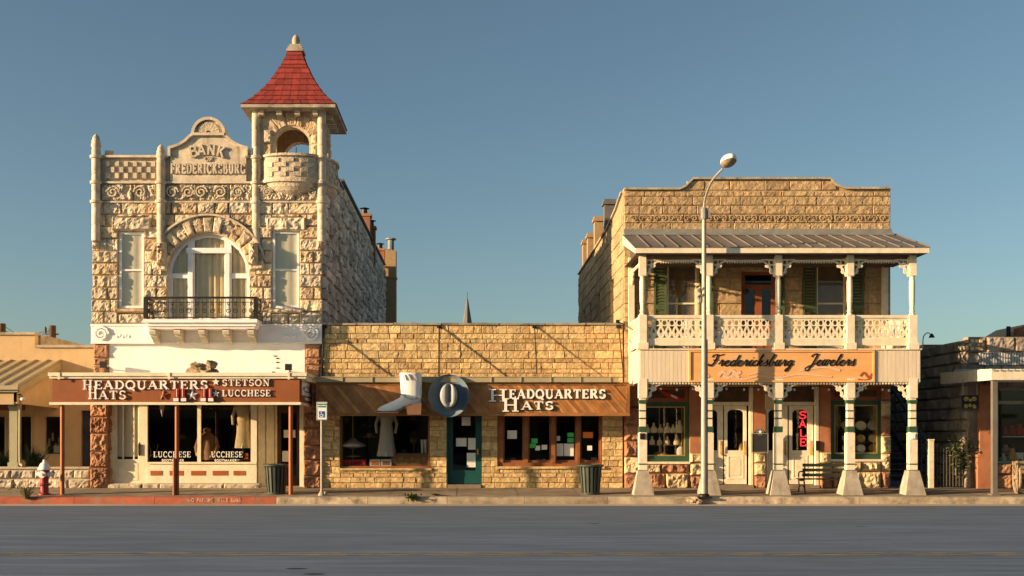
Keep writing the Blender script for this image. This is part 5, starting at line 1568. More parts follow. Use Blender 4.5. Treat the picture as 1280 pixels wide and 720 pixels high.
# posts
zP = Z(588, PY); zE = Z(320, PY)
def lower_post(x, k):
    g = G(); r = .105
    g.box(x-r-.01, x+r+.01, PY-r-.01, PY+r+.01, zP+.02, Z(541,PY)); zA, zB2 = Z(541,PY), Z(497.5,PY)
    g.box(x-r+.02, x+r-.02, PY-r+.02, PY+r-.02, zA, zB2); g.box(x-r-.012, x+r+.012, PY-r-.012, PY+r+.012, zB2, z0+.1)
    o = g.build("porch_post", 'porch_paint', jw)
    h = G()
    for a, b in ((540,533),(504.5,500)): h.cut(); h.box(x-r-.004, x+r+.004, PY-r-.004, PY+r+.004, Z(a,PY), Z(b,PY))
    for a in (523, 513.5): h.cut(); h.box(x-r+.012, x+r-.012, PY-r+.012, PY+r-.012, Z(a,PY)-.02, Z(a,PY)+.02)
    for a in (580, 588.5): h.cut(); h.box(x-r-.02, x+r+.02, PY-r-.02, PY+r+.02, Z(a,PY)-.018, Z(a,PY)+.018)
    h.build("green_band", 'green_paint', o)
    h = G(); zb = walk_z(PY)-.03; a, b = .30, .155
    h.hexa([(x-a,PY-a,zb),(x+a,PY-a,zb),(x+a,PY+a,zb),(x-a,PY+a,zb)], [(x-b,PY-b,zP),(x+b,PY-b,zP),(x+b,PY+b,zP),(x-b,PY+b,zP)])
    h.build("post_base", 'concrete', o)
    if k in (0, 4):
        h = G(); h.box(x-.09,x+.05,PY-r-.04,PY-r-.013,Z(549,PY),Z(541.5,PY)); h.box(x-.06,x+.03,PY-r-.055,PY-r-.041,Z(548,PY),Z(543,PY)); h.build("meter_box", 'sign_panel' if k==4 else 'iron', o)
    h = G(); s = .085
    zb_, zt_ = ZD+.0, zE
    h.box(x-.11,x+.11,PY-.11,PY+.11,zb_,Z(394,PY)); h.box(x-.15,x+.15,PY-.15,PY+.15,zb_,zb_+.20)
    h.lathe(x, PY, [(.11,Z(394,PY)),(.06,Z(391,PY)),(.085,Z(389,PY)),(.06,Z(386,PY)),(.082,Z(376,PY)),(.085,Z(352,PY)),(.065,Z(347,PY)),(.09,Z(345,PY))], 12)
    h.box(x-s-.01,x+s+.01,PY-s-.01,PY+s+.01,Z(345,PY),zE+.1)
    h.build("balcony_post", 'porch_paint', porch, smooth=35)
for k, x in enumerate(PX): lower_post(x, k)
g = G()
for x in (PX[0]-.02, X(1106,-.12)):
    g.cut(); g.box(x-.09,x+.09,-.17,-.05,ZD,zE+.3)
g.build("wall_post", 'porch_paint', porch)
# sawn railing panels: one cell repeated
NX, NZ = 16, 40
CW, CH = .205, .62
def solid(u, v):
    u = abs(u-.5)*2               # mirror, 0 centre .. 1 edge
    if ((u*.5/.30)**2+((v-.80)/.105)**2) < 1: return False
    if ((1-u)*.5/.13)**2+((v-.88)/.05)**2 < 1: return False
    if .40 < v < .66 and u*.5 < .36*(v-.40)/.26: return False
    if .30 < v < .58 and (1-u)*.5 < .20*(1-abs(v-.42)/.16): return False
    if .12 < v < .22 and u*.5 < .30*(1-((v-.12)/.10)**1.3): return False
    if .21 < v < .27 and u*.5 < .07: return False
    if ((1-u)*.5/.08)**2+((v-.25)/.035)**2 < 1: return False
    return True
def sawn_panel(u0, u1, zb, fr, name="railing_panel"):
    g = G(); n = max(1, round((u1-u0)/CW)); cw = (u1-u0)/n; dz = CH/NZ
    vid = {}; vs = []; fs = []
    def vtx(i, j, k):
        key = (i, j, k)
        if key not in vid: vid[key] = len(vs); vs.append((u0+cw*i/NX, zb+dz*j, (0, .028)[k]))
        return vid[key]
    tot = n*NX
    occ = [[solid(((i % NX)+.5)/NX, (j+.5)/NZ) for j in range(NZ)] for i in range(NX)]
    S_ = lambda i, j: 0 <= i < tot and 0 <= j < NZ and occ[i % NX][j]
    for i in range(tot):
        for j in range(NZ):
            if not S_(i, j): continue
            fs.append((vtx(i,j,1),vtx(i+1,j,1),vtx(i+1,j+1,1),vtx(i,j+1,1))); fs.append((vtx(i,j,0),vtx(i,j+1,0),vtx(i+1,j+1,0),vtx(i+1,j,0)))
            if not S_(i-1,j): fs.append((vtx(i,j,0),vtx(i,j,1),vtx(i,j+1,1),vtx(i,j+1,0)))
            if not S_(i+1,j): fs.append((vtx(i+1,j,0),vtx(i+1,j+1,0),vtx(i+1,j+1,1),vtx(i+1,j,1)))
            if not S_(i,j-1): fs.append((vtx(i,j,0),vtx(i+1,j,0),vtx(i+1,j,1),vtx(i,j,1)))
            if not S_(i,j+1): fs.append((vtx(i,j+1,0),vtx(i,j+1,1),vtx(i+1,j+1,1),vtx(i+1,j+1,0)))
    g.add(vs, fs, fr)
    return g
zR0 = Z(425.5,PY)
def rails(g, u0, u1, fr):
    for a, b, c, d in ((Z(397.5,PY),Z(394,PY),-.03,.06),(zR0+CH-.005,zR0+CH+.05,-.015,.045),(Z(432,PY),zR0+.03,-.01,.05),(zR0-.02,zR0+.05,-.012,.052)):
        vs = [(u0,a,c),(u1,a,c),(u1,b,c),(u0,b,c),(u0,a,d),(u1,a,d),(u1,b,d),(u0,b,d)]
        g.add(vs, [(0,3,2,1),(4,5,6,7),(0,1,5,4),(1,2,6,5),(2,3,7,6),(3,0,4,7)], fr)
CH = Z(398,PY)-zR0
for a, b in zip(PX, PX[1:]):
    g = sawn_panel(a+.11, b-.11, zR0, FRONT(PY+.02)); rails(g, a+.11, b-.11, FRONT(PY+.02)); g.build("railing_panel", 'porch_paint', porch)
for x in (PX[0], PX[-1]):
    g = sawn_panel(PY+.11, -.16, zR0, WEST(x)); rails(g, PY+.11, -.16, WEST(x)); g.build("railing_panel", 'porch_paint', porch)
# roof of the porch
ey, ez1, ez0 = -2.62, Z(309,-2.62), Z(316,-2.62)
eL, eR = X(794.5,-2.62), X(1161,-2.62)
rz_ = Z(292)-.03
def roof_strip(g, x0, x1, up):
    g.hexa([(x0,ey,ez1-.03),(x1,ey,ez1-.03),(x1,-.03,rz_-.03),(x0,-.03,rz_-.03)], [(x0,ey,ez1+up),(x1,ey,ez1+up),(x1,-.03,rz_+up),(x0,-.03,rz_+up)])
g = G(); x = eL-.03; n = 20; w_ = (eR-eL+.06)/n
for i in range(n):
    roof_strip(g, x+.012, x+w_-.012, 0); roof_strip(g, x+w_-.014, x+w_+.004, .035); x += w_
pr_ = g.build("porch_roof", 'porch_roof', jw)
g = G(); g.box(JL-.02, JR+.02, -.09, -.012, rz_-.02, rz_+.16); g.box(JL-.02, JR+.02, -.22, -.091, rz_-.05, rz_+.02); g.build("flashing", 'galvanised', pr_)
g = G()
g.box(eL, eR, ey-.035, ey+.0, ez0-.01, ez1-.032)
for x in (eL-.02, eR-.01): g.hexa([(x,ey+.001,ez0-.01),(x+.03,ey+.001,ez0-.01),(x+.03,-.04,rz_-.32),(x,-.04,rz_-.32)], [(x,ey+.001,ez1-.032),(x+.03,ey+.001,ez1-.032),(x+.03,-.04,rz_-.032),(x,-.04,rz_-.032)])
g.build("eave_board", 'porch_paint', pr_)
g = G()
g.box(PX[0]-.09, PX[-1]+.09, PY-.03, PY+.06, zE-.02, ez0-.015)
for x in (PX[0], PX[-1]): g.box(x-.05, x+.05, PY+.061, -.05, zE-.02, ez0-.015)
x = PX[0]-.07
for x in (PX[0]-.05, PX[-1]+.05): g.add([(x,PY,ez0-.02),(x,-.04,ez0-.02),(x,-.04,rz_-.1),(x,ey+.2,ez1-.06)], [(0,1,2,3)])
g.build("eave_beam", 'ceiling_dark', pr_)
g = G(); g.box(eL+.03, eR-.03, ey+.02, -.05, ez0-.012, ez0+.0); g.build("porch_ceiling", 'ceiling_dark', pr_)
def ginger(g, x, z, s, fr, k=1.0):
    o = [(0,0),(.40,0),(.43,-.04),(.40,-.09),(.32,-.10),(.27,-.15),(.29,-.20),(.25,-.25),(.17,-.26),(.14,-.31),(.16,-.37),(.12,-.43),(.06,-.44),(.04,-.50),(0,-.52)]
    h1 = [(.05,-.05),(.13,-.04),(.16,-.09),(.12,-.15),(.05,-.14)]; h2 = [(.19,-.045),(.32,-.04),(.34,-.06),(.24,-.08),(.22,-.14),(.19,-.10)]; h3 = [(.045,-.19),(.10,-.19),(.13,-.23),(.07,-.30),(.08,-.36),(.04,-.38)]
    T_ = lambda L: [(x+s*a*k, z+b*k) for a, b in L]
    g.flat([T_(o), T_(h1), T_(h2), T_(h3)], -.02, .02, fr)
g = G()
for a, b in zip(PX, PX[1:]):
    g.cut(); ginger(g, a+.095, Z(324,PY), 1, FRONT(PY)); g.cut(); ginger(g, b-.095, Z(324,PY), -1, FRONT(PY))
    g.cut(); scallop(g, a+.5, b-.5, Z(327,PY), FRONT(PY-.01), .07, .05)
g.cut(); ginger(g, PY+.095, Z(324,PY), 1, WEST(PX[0]), .9); g.cut(); ginger(g, -.17, Z(324,PY), -1, WEST(PX[0]), .9); g.cut(); ginger(g, PY+.095, Z(324,PY), 1, WEST(PX[-1]), .9)
g.cut(); scallop(g, PY+.5, -.5, Z(327,PY), WEST(PX[0]), .07, .05)
g.build("gingerbread", 'porch_paint', pr_)
g = G()
for k_, x in enumerate(PX):
    if k_ < 4: g.cut(); ginger(g, x+.12, z0-.01, 1, FRONT(PY))
    if k_ > 0: g.cut(); ginger(g, x-.12, z0-.01, -1, FRONT(PY))
g.build("gingerbread", 'porch_paint', porch)
x, z = X(1150,-1.8), Z(432,-1.8)
g = G(); g.tube(smooth_path([(x,-2.0,z),(x+.02,-2.0,z+.25),(x+.14,-2.0,z+.36),(x+.24,-2.0,z+.30)],5), .014, 6); g.lathe(x+.26,-2.0,[(.09,z+.22),(.05,z+.30),(.02,z+.34)],10); g.build("gooseneck_lamp", 'iron', porch, smooth=40)
g = G(); x0_, z0_ = at(772, 402, -.03); g.tube([(x0_,-.1,z0_),(x0_+.22,-.12,z0_-.12),(x0_+.42,-.5,z0_-.32),(x0_+.62,-1.1,z0_-.42)], .012, 6); g.box(x0_-.06,x0_+.05,-.13,-.05,z0_-.05,z0_+.05); g.build("cable_bracket", 'iron', jw)
for px, a, b, lb in ((857,.55,.5,"white plastic chair back left of the lamp post on the porch balcony"),(898,.55,.5,"white table top right of the lamp post on the porch balcony")):
    pass
t = thing("balcony_table", "low white table standing behind the railing on the jeweller's balcony", "table", (X(886,-1.3), -1.3, ZD))
g = G(); g.box(X(858,-1.3), X(907,-1.3), -1.6, -1.0, ZD+1.02, ZD+1.07); g.build("table_top", 'letter_white', t)
for a in (860, 905):
    for yy in (-1.55, -1.05): g = G(); g.box(X(a,-1.3)-.03, X(a,-1.3)+.03, yy-.03, yy+.03, ZD-.02, ZD+1.02); g.build("leg", 'letter_white', t)

# jeweller's sign board
sy = PY-.115
s3 = thing("shop_sign", "orange timber jeweller's sign board with black script lettering", "sign", (X(977,sy), sy, Z(477,sy)))
a, b, c, d = X(861,sy), X(1093,sy), Z(477.5,sy), Z(438,sy)
g = G(); g.box(a, b, sy, sy+.03, c, d); g.build("board", 'sign_orange', s3)
g = G(); g.flat([rect(a,b,c,d), rect(a+.05,b-.05,c+.05,d-.05)], 0, .03, FRONT(sy)); g.build("border", 'sign_orange', s3)
SY = FRONT(sy)
X3 = lambda p: X(p, sy); Z3 = lambda p: Z(p, sy)
g = G(); script(g, "Fredericksburg", X3(883), X3(990), Z3(457.5), .165, SY, .003, .018, .0145); g.cut(); script(g, "Jewelers", X3(1006), X3(1067), Z3(457), .165, SY, .003, .018, .0145)
g.build("lettering", 'letter_black', s3)
g = G()
def wave(pts, w_): g.ribbon(smooth_path([(X3(p), Z3(q)) for p, q in pts], 6), w_, .004, .010+.001*rnd.random(), SY)
wave([(898,470),(903,465),(909,468),(914,463),(921,467),(926,465)], .045); wave([(904,470),(910,472),(918,469),(924,472)], .04)
wave([(912,472),(930,474),(950,470),(975,472),(1000,468),(1040,471)], .02); wave([(935,469),(955,466),(980,469)], .012); wave([(1000,463),(1030,459),(1050,463)], .03); wave([(880,466),(886,470),(880,474)], .02)
g.build("painted_scroll", 'sign_scroll', s3)
g = G(); wave([(1075,470),(1080,466),(1086,472),(1090,467)], .03); wave([(1072,474),(1082,475),(1090,472)], .02); g.build("painted_flower", 'post_orange', s3)
# string of bulbs below the skirt
t = thing("string_lights", "string of small white bulbs hung under the jeweller's balcony skirt", "string lights", (X(970,-1.9), -1.9, Z(487,-1.9)))
yb = -1.9
bulbs = [(778+i*0,0) for i in range(0)]
pts = [(806,482),(826,486),(846,487),(866,486),(886,483),(908,486),(930,487),(948,487),(972,483),(993,487),(1016,485),(1036,487),(1062,482),(1082,485),(1103,487),(1111,488),(1127,486),(1138,483)]
g = G(); g.tube([(X(p,yb),yb,Z(q-2.5,yb)) for p, q in pts], .008, 5); g.build("cord", 'iron', t)
for p, q in pts[1:]:
    if p in (886, 972, 1062): continue
    g = G(); g.ball((X(p,yb),yb,Z(q,yb)), .034, 8, 1, 1, 1.2); g.build("bulb", 'bulb', t, smooth=60)

# ---------------------------------------------------- in and on the jeweller's front
M('display_lit', (.70,.52,.26), .5, .1)  # golden display light put into the bust colour, without any glow
def shelves(q, zt_, rows_, label):
    a, b, c, d = q
    t = thing("display_shelves", label, "shelves", ((a+b)/2, .5, c))
    for z in rows_:
        g = G(); g.box(a+.15, b-.13, .14, .6, z-.02, z); g.build("shelf", 'interior_warm', t)
    for x in (a+.25, (a+b)/2-.1, b-.22):
        g = G(); g.box(x-.008, x+.008, .12, .14, c+.15, zt_); g.build("upright", 'gold', t)
    return t
rowz = [gw1[2]+.22, Z(556,.4), Z(541,.4)]
shelves(gw1, Z(508), rowz, "three dark display shelves in the jeweller's necklace window")
def bust(x, y, z, h, mat, label, group):
    g = G(); g.lathe(x, y, [(.30*h,z),(.32*h,z+.06*h),(.34*h,z+.30*h),(.30*h,z+.52*h),(.14*h,z+.66*h),(.11*h,z+.9*h),(.12*h,z+1.0*h),(0,z+1.01*h)], 14, sy=.6)
    o = g.thing("necklace_bust", mat, label, "display bust", group, smooth=60)
    return o
GB = "necklace busts on the jeweller's shelves"
ordn = ["first", "second", "third", "fourth", "fifth", "sixth"]
for i, px in enumerate((809,817,825,834,841,849)):
    bust(X(px,.2), .19, rowz[2]+.002, .26+.05*(i%2)+(.08 if i == 5 else 0), 'bust_cream', f"{ordn[i]} necklace bust from the left on the top shelf of the jeweller's necklace window", GB)
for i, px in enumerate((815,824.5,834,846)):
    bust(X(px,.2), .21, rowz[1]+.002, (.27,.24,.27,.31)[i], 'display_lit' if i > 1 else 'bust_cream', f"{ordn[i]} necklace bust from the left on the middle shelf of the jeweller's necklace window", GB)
bust(X(851,.2), .21, rowz[0]+.002, .40, 'cloth_white', "pale necklace bust alone at the right end of the bottom shelf", GB)
g = G(); x = X(826,.2); g.lathe(x,.3,[(.22,rowz[0]+.002),(.2,rowz[0]+.06),(.05,rowz[0]+.12),(.03,rowz[0]+.3),(0,rowz[0]+.32)],14); g.thing("jewelry_stand", 'gold', "low golden ring stand on the bottom shelf of the jeweller's necklace window", "stand", smooth=50)
t = thing("red_banner", "red pennant draped behind the transom of the jeweller's necklace window", "banner", (X(838,.2), .2, Z(501,.2)))
g = G(); P_ = [(822,487),(832,490),(845,494),(851,497),(850,501),(842,500),(830,494)]
g.flat([[(X(p,.05),Z(q,.05)) for p, q in P_]], 0, .02, FRONT(.05)); g.build("cloth", 'red_gloss', t)
g = G(); g.flat([[(X(p,.05),Z(q,.05)) for p, q in ((838,492.5),(846,496),(847,499),(839,496))]], .021, .03, FRONT(.05)); g.build("white_patch", 'cloth_white', t)
rowz2 = [gw2[2]+.24, Z(553,.4), Z(538,.4)]
shelves(gw2, Z(506), rowz2, "three display shelves of plates in the jeweller's plate window")
GP = "plates on the jeweller's plate window shelves"
nm = ["left", "middle", "right"]
for r in range(3):
    for i, px in enumerate((1058,1076,1091)):
        x, y, z = X(px,.2), .22, rowz2[r]+.003
        g = G(); rr = .15 if r == 2 else .125
        n = 18; vs = []
        for q, dd in ((0,.0),(.55,.0),(.7,.02),(1,.05)):
            for k_ in range(n):
                a = 2*PI*k_/n; vs.append((x+q*rr*1.15*math.cos(a), y-dd+.25*(q*rr*math.sin(a)+rr)*.8, z+rr*(1+q*math.sin(a)*.97)))
        g.add(vs, [(j*n+k_, j*n+(k_+1)%n, (j+1)*n+(k_+1)%n, (j+1)*n+k_) for j in range(3) for k_ in range(n)])
        g.thing("display_plate", ('bust_cream','cloth_white','gold')[(r+i) % 3], f"{nm[i]} round plate on the {('bottom','middle','top')[r]} shelf of the jeweller's plate window", "plate", GP)
for px, s, lb in ((1045,1,"left golden palm frond inside the jeweller's plate window"),(1093,-1,"right golden palm frond inside the jeweller's plate window")):
    t = thing("palm_frond", lb, "frond", (X(px,.2), .2, Z(537,.2)), "palm fronds framing the jeweller's plate window")
    x = X(px,.2); zb, zt3 = Z(537,.2), Z(510,.2)
    st = smooth_path([(x+s*.10,.2,zb),(x+s*.02,.2,zb+.35),(x-s*.05,.2,zt3)],6)
    g = G(); g.tube(st, .008, 5); g.build("stem", 'gold', t)
    g = G()
    for k_ in range(2, len(st)):
        p = st[k_]
        for q in (-1, 1):
            e = (p[0]+q*.13, .19, p[2]+.10); g.add([(p[0],.2,p[2]-.012),(p[0]+q*.06,.185,p[2]+.025),e,(p[0]+q*.05,.2,p[2]+.055)], [(0,1,2,3)])
    g.build("leaflets", 'gold', t)
# SALE tube letters in the second door
t = thing("sale_sign", "red lit SALE letters hung upright in the jeweller's door behind the bench", "sign", (X(1003,.2), .19, Z(561,.2)))
g = G()
for ch, py in (("S",518.5),("A",529.5),("L",541),("E",552.5)):
    u0_, u1_, v0_, v1_ = X(998,.2), X(1008.5,.2), Z(py+5,.2), Z(py-4.5,.2)
    letters(g, ch, u0_, u1_, v0_, v1_, FRONT(.20), 0, .02, weight=.062, serif=False, even=True)
g.build("lettering", 'neon_red', t)
g = G(); g.box(X(1003,.2)-.006, X(1003,.2)+.006, .215, .225, Z(564,.2), Z(511,.2)); g.build("hanger", 'iron', t)
g = G(); x = X(926.5,.3); g.lathe(x,.3,[(.11,Z(563,.3)),(.10,Z(561,.3)),(.07,Z(557,.3)),(0,Z(553,.3))],10); g.thing("yellow_figurine", 'paper_orange' if 0 else 'gold', "small yellow figurine standing behind the glass of the jeweller's door beside the plaque", "figurine", smooth=50)
t = thing("hanging_sign", "ochre wooden sign hung under the balcony beside the third porch post", "sign", (X(963.5,-1.0), -1.0, Z(512,-1.0)))
g = G(); g.box(X(956.5,-1), X(971.5,-1), -1.02, -.98, Z(512,-1), Z(492,-1)); g.build("board", 'stucco', t)
g = G()
for p in (958.5, 969.5): g.tube([(X(p,-1),-1,Z(492,-1)),(X(p,-1),-1,3.3)], .01, 5)
g.build("hanger", 'iron', t)
t = thing("historical_marker", "dark grey metal plaque with round crest on the red pier between the jeweller's doors", "plaque", (X(949.5), -.2, Z(566)))
g = G(); a, b = X(939.5,-.2), X(960,-.2); m_ = (a+b)/2
g.flat([[(a,Z(565.5)),(b,Z(565.5)),(b,Z(541.5)),(m_+.20,Z(541.5))]+arc(m_,Z(541.5),.15,20,160,10)+[(m_-.20,Z(541.5)),(a,Z(541.5))]], -.02, .02, FRONT(-.2)); g.build("plate", 'plaque', t)
g = G(); g.flat([rect(a,b,Z(565.5),Z(541.5)), rect(a+.02,b-.02,Z(565.5)+.02,Z(541.5)-.02)], .021, .035, FRONT(-.2)); g.flat([arc(m_,Z(541)+.03,.105,0,360,18)[:-1], arc(m_,Z(541)+.03,.09,0,360,18)[:-1]], .021, .035, FRONT(-.2)); g.build("border", 'steel', t)
g = G(); g.flat([star(m_, Z(541)+.03, .075)], .021, .04, FRONT(-.2)); g.build("crest", 'sign_panel', t)
g = G(); g.box(m_-.05,m_+.05,-.18,-.035,Z(562),Z(545)); g.build("mount", 'iron', t)
# ------------------------------------------------------------------ the tan stucco building on the left
lb = thing("stucco_building", "low tan stucco shop with stepped parapet and seamed metal porch roof beside the bank", "building", (-15.5, 1.5, 0))
YB = 3.2
LE = -30.0
xs2 = X(43.5, YB)
BX = BL-.02
g = G()
wv = [(X(54,YB), X(78.5,YB), Z(569,YB), Z(519,YB)), (X(101,YB), X(113,YB), .0, Z(513,YB)), (X(22,YB), X(41,YB), .75, Z(519,YB)), (X(-40,YB), X(8,YB), .75, Z(519,YB))]
hT, hS = Z(418.5,YB), Z(434.5,YB)
BX = X(122, YB)
g.flat([[(LE,-.3),(BX,-.3),(BX,hS),(xs2,hS),(xs2,hT),(LE,hT)]]+[rect(*q) for q in wv], -.3, 0, FRONT(YB))
g.build("front_wall", 'stucco', lb)
g = G(); g.box(LE,BX-.3,YB+.31,YB+10,hS-.5,hS-.4); g.box(LE,BX,YB+9.7,YB+10,-.3,hS-.51); g.build("roof", 'roofing', lb)
g = G(); g.box(LE,xs2+.02,YB-.07,YB+.36,hT,hT+.09); g.box(xs2+.03,BX+.2,YB-.07,YB+.36,hS,hS+.09); g.box(xs2-.04,xs2+.05,YB+.37,YB+6,hS-.2,hT+.05); g.build("coping", 'eave_stone', lb)
g = G(); g.box(LE,BX,YB+2.5,YB+2.6,-.1,3.5); g.build("shop_interior", 'interior', lb)
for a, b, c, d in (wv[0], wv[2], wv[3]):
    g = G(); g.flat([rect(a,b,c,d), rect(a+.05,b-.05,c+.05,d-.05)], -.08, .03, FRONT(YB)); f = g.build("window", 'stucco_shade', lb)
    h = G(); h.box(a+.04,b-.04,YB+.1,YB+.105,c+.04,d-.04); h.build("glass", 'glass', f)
a, b, c, d = wv[1]
g = G(); g.box(a,b,YB+.15,YB+.2,c,d); g.build("door", 'navy', lb)
g = G(); g.box(X(-10,YB),X(31,YB),YB-.06,YB-.002,Z(513,YB),Z(502,YB)); g.build("name_board", 'door_red', lb)
g = G()                                         # low stone wall along the pavement
g.box(LE, X(113)-.02, .02, .32, -.3, Z(586)); g.ashlar(LE, X(113)-.02, [-.06,.26,.545], (.35,.75), FRONT(.02), bulge=.05, rough=.05, step=.06)
lw_ = g.thing("low_stone_wall", 'low_stone', "low cream stone wall along the pavement left of the bank", "wall", at_=(-14.5,.15,-.05))
g = G(); g.box(LE, X(113)-.03, -.04, .36, Z(586)+.002, Z(586)+.06)
cp = g.build("coping", 'low_stone', lw_)
g = G(); g.box(LE, BX, .33, YB-.001, -.1, .02); g.build("porch_floor", 'walk', lb)
# seamed porch roof
ye = -.30
exr = X(22, ye); z_e = Z(482, ye); z_r = Z(451, YB)
g = G(); x = exr; w_ = .42
def lroof(g, x0, x1, up): g.hexa([(x0,ye,z_e-.04),(x1,ye,z_e-.04),(x1,YB-.01,z_r-.04),(x0,YB-.01,z_r-.04)], [(x0,ye,z_e+up),(x1,ye,z_e+up),(x1,YB-.01,z_r+up),(x0,YB-.01,z_r+up)])
while x > LE: lroof(g, x-w_+.006, x-.02, 0); lroof(g, x-.026, x+.006, .05); x -= w_
pr2 = g.build("porch_roof", 'tan_roof', lb)
g = G(); g.box(LE, exr+.02, ye-.05, ye-.001, z_e-.20, z_e-.042); g.box(LE,exr+.05,ye-.12,ye-.051,z_e-.13,z_e-.02)
g.hexa([(exr+.001,ye,z_e-.25),(exr+.05,ye,z_e-.25),(exr+.05,YB-.02,z_r-.30),(exr+.001,YB-.02,z_r-.30)], [(exr+.001,ye,z_e-.041),(exr+.05,ye,z_e-.041),(exr+.05,YB-.02,z_r-.041),(exr+.001,YB-.02,z_r-.041)])
g.build("eave_board", 'tan_roof', pr2)
g = G()
g.add([(exr-.05,ye+.05,z_e-.1),(exr-.05,YB-.02,z_r-.1),(exr-.05,YB-.02,2.55),(exr-.05,ye+.05,2.62)], [(0,1,2,3)]); g.add([(exr-.14,ye+.05,z_e-.1),(exr-.14,YB-.02,z_r-.1),(exr-.14,YB-.02,2.55),(exr-.14,ye+.05,2.62)], [(0,1,2,3)])
g.box(exr-.139,exr-.051,ye+.06,YB-.03,2.60,2.66); g.box(LE,exr-.14,ye+.04,ye+.2,2.58,z_e-.21)
g.build("gable_panel", 'stucco', pr2)
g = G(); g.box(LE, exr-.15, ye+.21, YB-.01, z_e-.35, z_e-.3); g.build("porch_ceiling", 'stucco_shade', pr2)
for px in (18, -75):
    x = X(px,.15); g = G(); g.box(x-.12,x+.12,.05,.28,Z(586)+.06,2.62); g.box(x-.16,x+.16,.01,.32,Z(586)+.061,Z(586)+.2); g.box(x-.15,x+.15,.02,.31,2.45,2.58); g.build("porch_post", 'green_post', lb)
g = G(); x = X(24.5,.0); g.tube(smooth_path([(x,-.12,z_e-.15),(x+.03,-.02,z_e-.4),(x,.02,2.3),(x,.02,.85),(x+.05,-.0,.72),(x+.12,-.06,.66)],5),.04,8); g.build("drain_pipe", 'green_post', lb)
g = G(); x, z = at(29,497,-.2); g.ball((x,-.25,z-.05),.07,10,1.2,1,.8); g.build("porch_lamp", 'letter_white', lb)
g = G(); g.tube([(x-.2,-.1,z+.12),(x-.05,-.2,z+.08),(x,-.25,z)],.02,6); g.build("lamp_arm", 'iron', lb)
# plants behind the low wall
def tuft(g, x, y, z, n, h, spread, w=.02, up=.6):
    for i in range(n):
        a = rnd.random()*2*PI; r = spread*(.4+.6*rnd.random()); hh = h*(.5+.5*rnd.random())
        dx, dy = math.cos(a)*r, math.sin(a)*r
        p = [Vector((x+dx*.1,y+dy*.1,z)), Vector((x+dx*.5,y+dy*.5,z+hh*.7)), Vector((x+dx,y+dy,z+hh*(up+.4*rnd.random())))]
        t = Vector((-math.sin(a),math.cos(a),0))*w
        g.add([p[0]-t,p[0]+t,p[1]+t*.8,p[1]-t*.8,p[2]], [(0,1,2,3),(3,2,4)])
g = G(); tuft(g, X(44,1.2), 1.2, .02, 240, 1.5, .75, .018)
g.thing("yucca_plant", 'leaf_dark', "large dark spiky plant on the stucco shop's porch right of its post", "plant")
g = G(); tuft(g, X(3,1.2), 1.2, .02, 200, 1.5, .7, .018)
g.thing("yucca_plant", 'leaf_dark', "dark spiky plant by the porch windows behind the low wall", "plant")
g = G()
for i in range(5): g.box(X(57+i*4,YB+.35),X(59+i*4,YB+.35),YB+.3,YB+.36,Z(565-(i*7)%20,YB),Z(555-(i*7)%20,YB))
g.thing("window_trinkets", 'felt_grey', "cluster of small grey trinkets hanging in the stucco shop's window", "trinkets")
g = G(); xx = X(71,YB+.2); g.box(xx-.1,xx+.14,YB+.18,YB+.2,Z(566,YB),Z(557,YB)); g.thing("notice_card", 'paper', "small white card in the lower right of the stucco shop's window", "card")
# the unseen houses across the street, added to darken the window reflections
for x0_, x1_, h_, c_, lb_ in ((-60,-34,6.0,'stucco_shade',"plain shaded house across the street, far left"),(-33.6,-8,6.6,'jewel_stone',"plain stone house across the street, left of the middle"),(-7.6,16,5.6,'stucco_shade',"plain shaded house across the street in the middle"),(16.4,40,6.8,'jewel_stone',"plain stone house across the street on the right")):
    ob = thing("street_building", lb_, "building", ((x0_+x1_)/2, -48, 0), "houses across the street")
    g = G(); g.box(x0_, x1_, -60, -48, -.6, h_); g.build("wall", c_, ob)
    g = G(); g.box(x0_, x1_, -47.99, -45.6, 3.0, 3.25)
    n_ = int((x1_-x0_)/4)
    for i in range(n_+1): g.box(x0_+i*4.0, x0_+i*4.0+.16, -45.8, -45.62, -.3, 2.99)
    g.build("canopy", 'tan_roof', ob)
    for i in range(n_):
        g = G(); g.box(x0_+i*4+.7, x0_+i*4+3.4, -47.99, -47.9, .3, 2.6); g.build("window", 'iron', ob)
# off to the left, the next house along, taller
nb = thing("plain_building", "plain stucco house continuing the street beyond the stucco shop", "building", (-27, 4, 0))
g = G(); g.box(-38,-21.6,1.6,14,-.3,6.4); g.build("wall", 'stucco', nb); g = G(); g.box(-38.1,-21.5,1.5,14.1,6.401,6.55); g.build("roof", 'eave_stone', nb)

# ------------------------------------------------------------------ right of the jeweller: stair, gate, dark stone shop
rb = thing("stone_shop_building", "dark weathered stone shop with metal awning standing beyond the outside stair", "building", (18.5, 2, 0))
RX = X(1210); RT = Z(421)
g = G()
lvr = [-.05+i*.36 for i in range(14)]
g.box(RX+.02, RX+.4, .42, 13.9, -.3, RT-.1)
g.ashlar(.05, 14, [l for l in lvr if l < RT+.05], (.5,1.1), WEST(RX), bulge=.05, rough=.06, step=.10, edge=.05)
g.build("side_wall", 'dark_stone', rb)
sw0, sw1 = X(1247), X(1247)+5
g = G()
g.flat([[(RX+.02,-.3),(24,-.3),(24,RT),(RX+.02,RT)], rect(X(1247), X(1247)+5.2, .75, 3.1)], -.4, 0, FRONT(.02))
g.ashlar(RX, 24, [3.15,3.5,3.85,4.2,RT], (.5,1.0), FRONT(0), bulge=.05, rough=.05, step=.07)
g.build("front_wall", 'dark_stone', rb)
g = G(); g.box(RX+.41,24,.45,13.9,RT-.3,RT-.2); g.box(RX+.4,24,13.5,13.9,-.3,RT-.31); g.build("roof", 'roofing', rb)
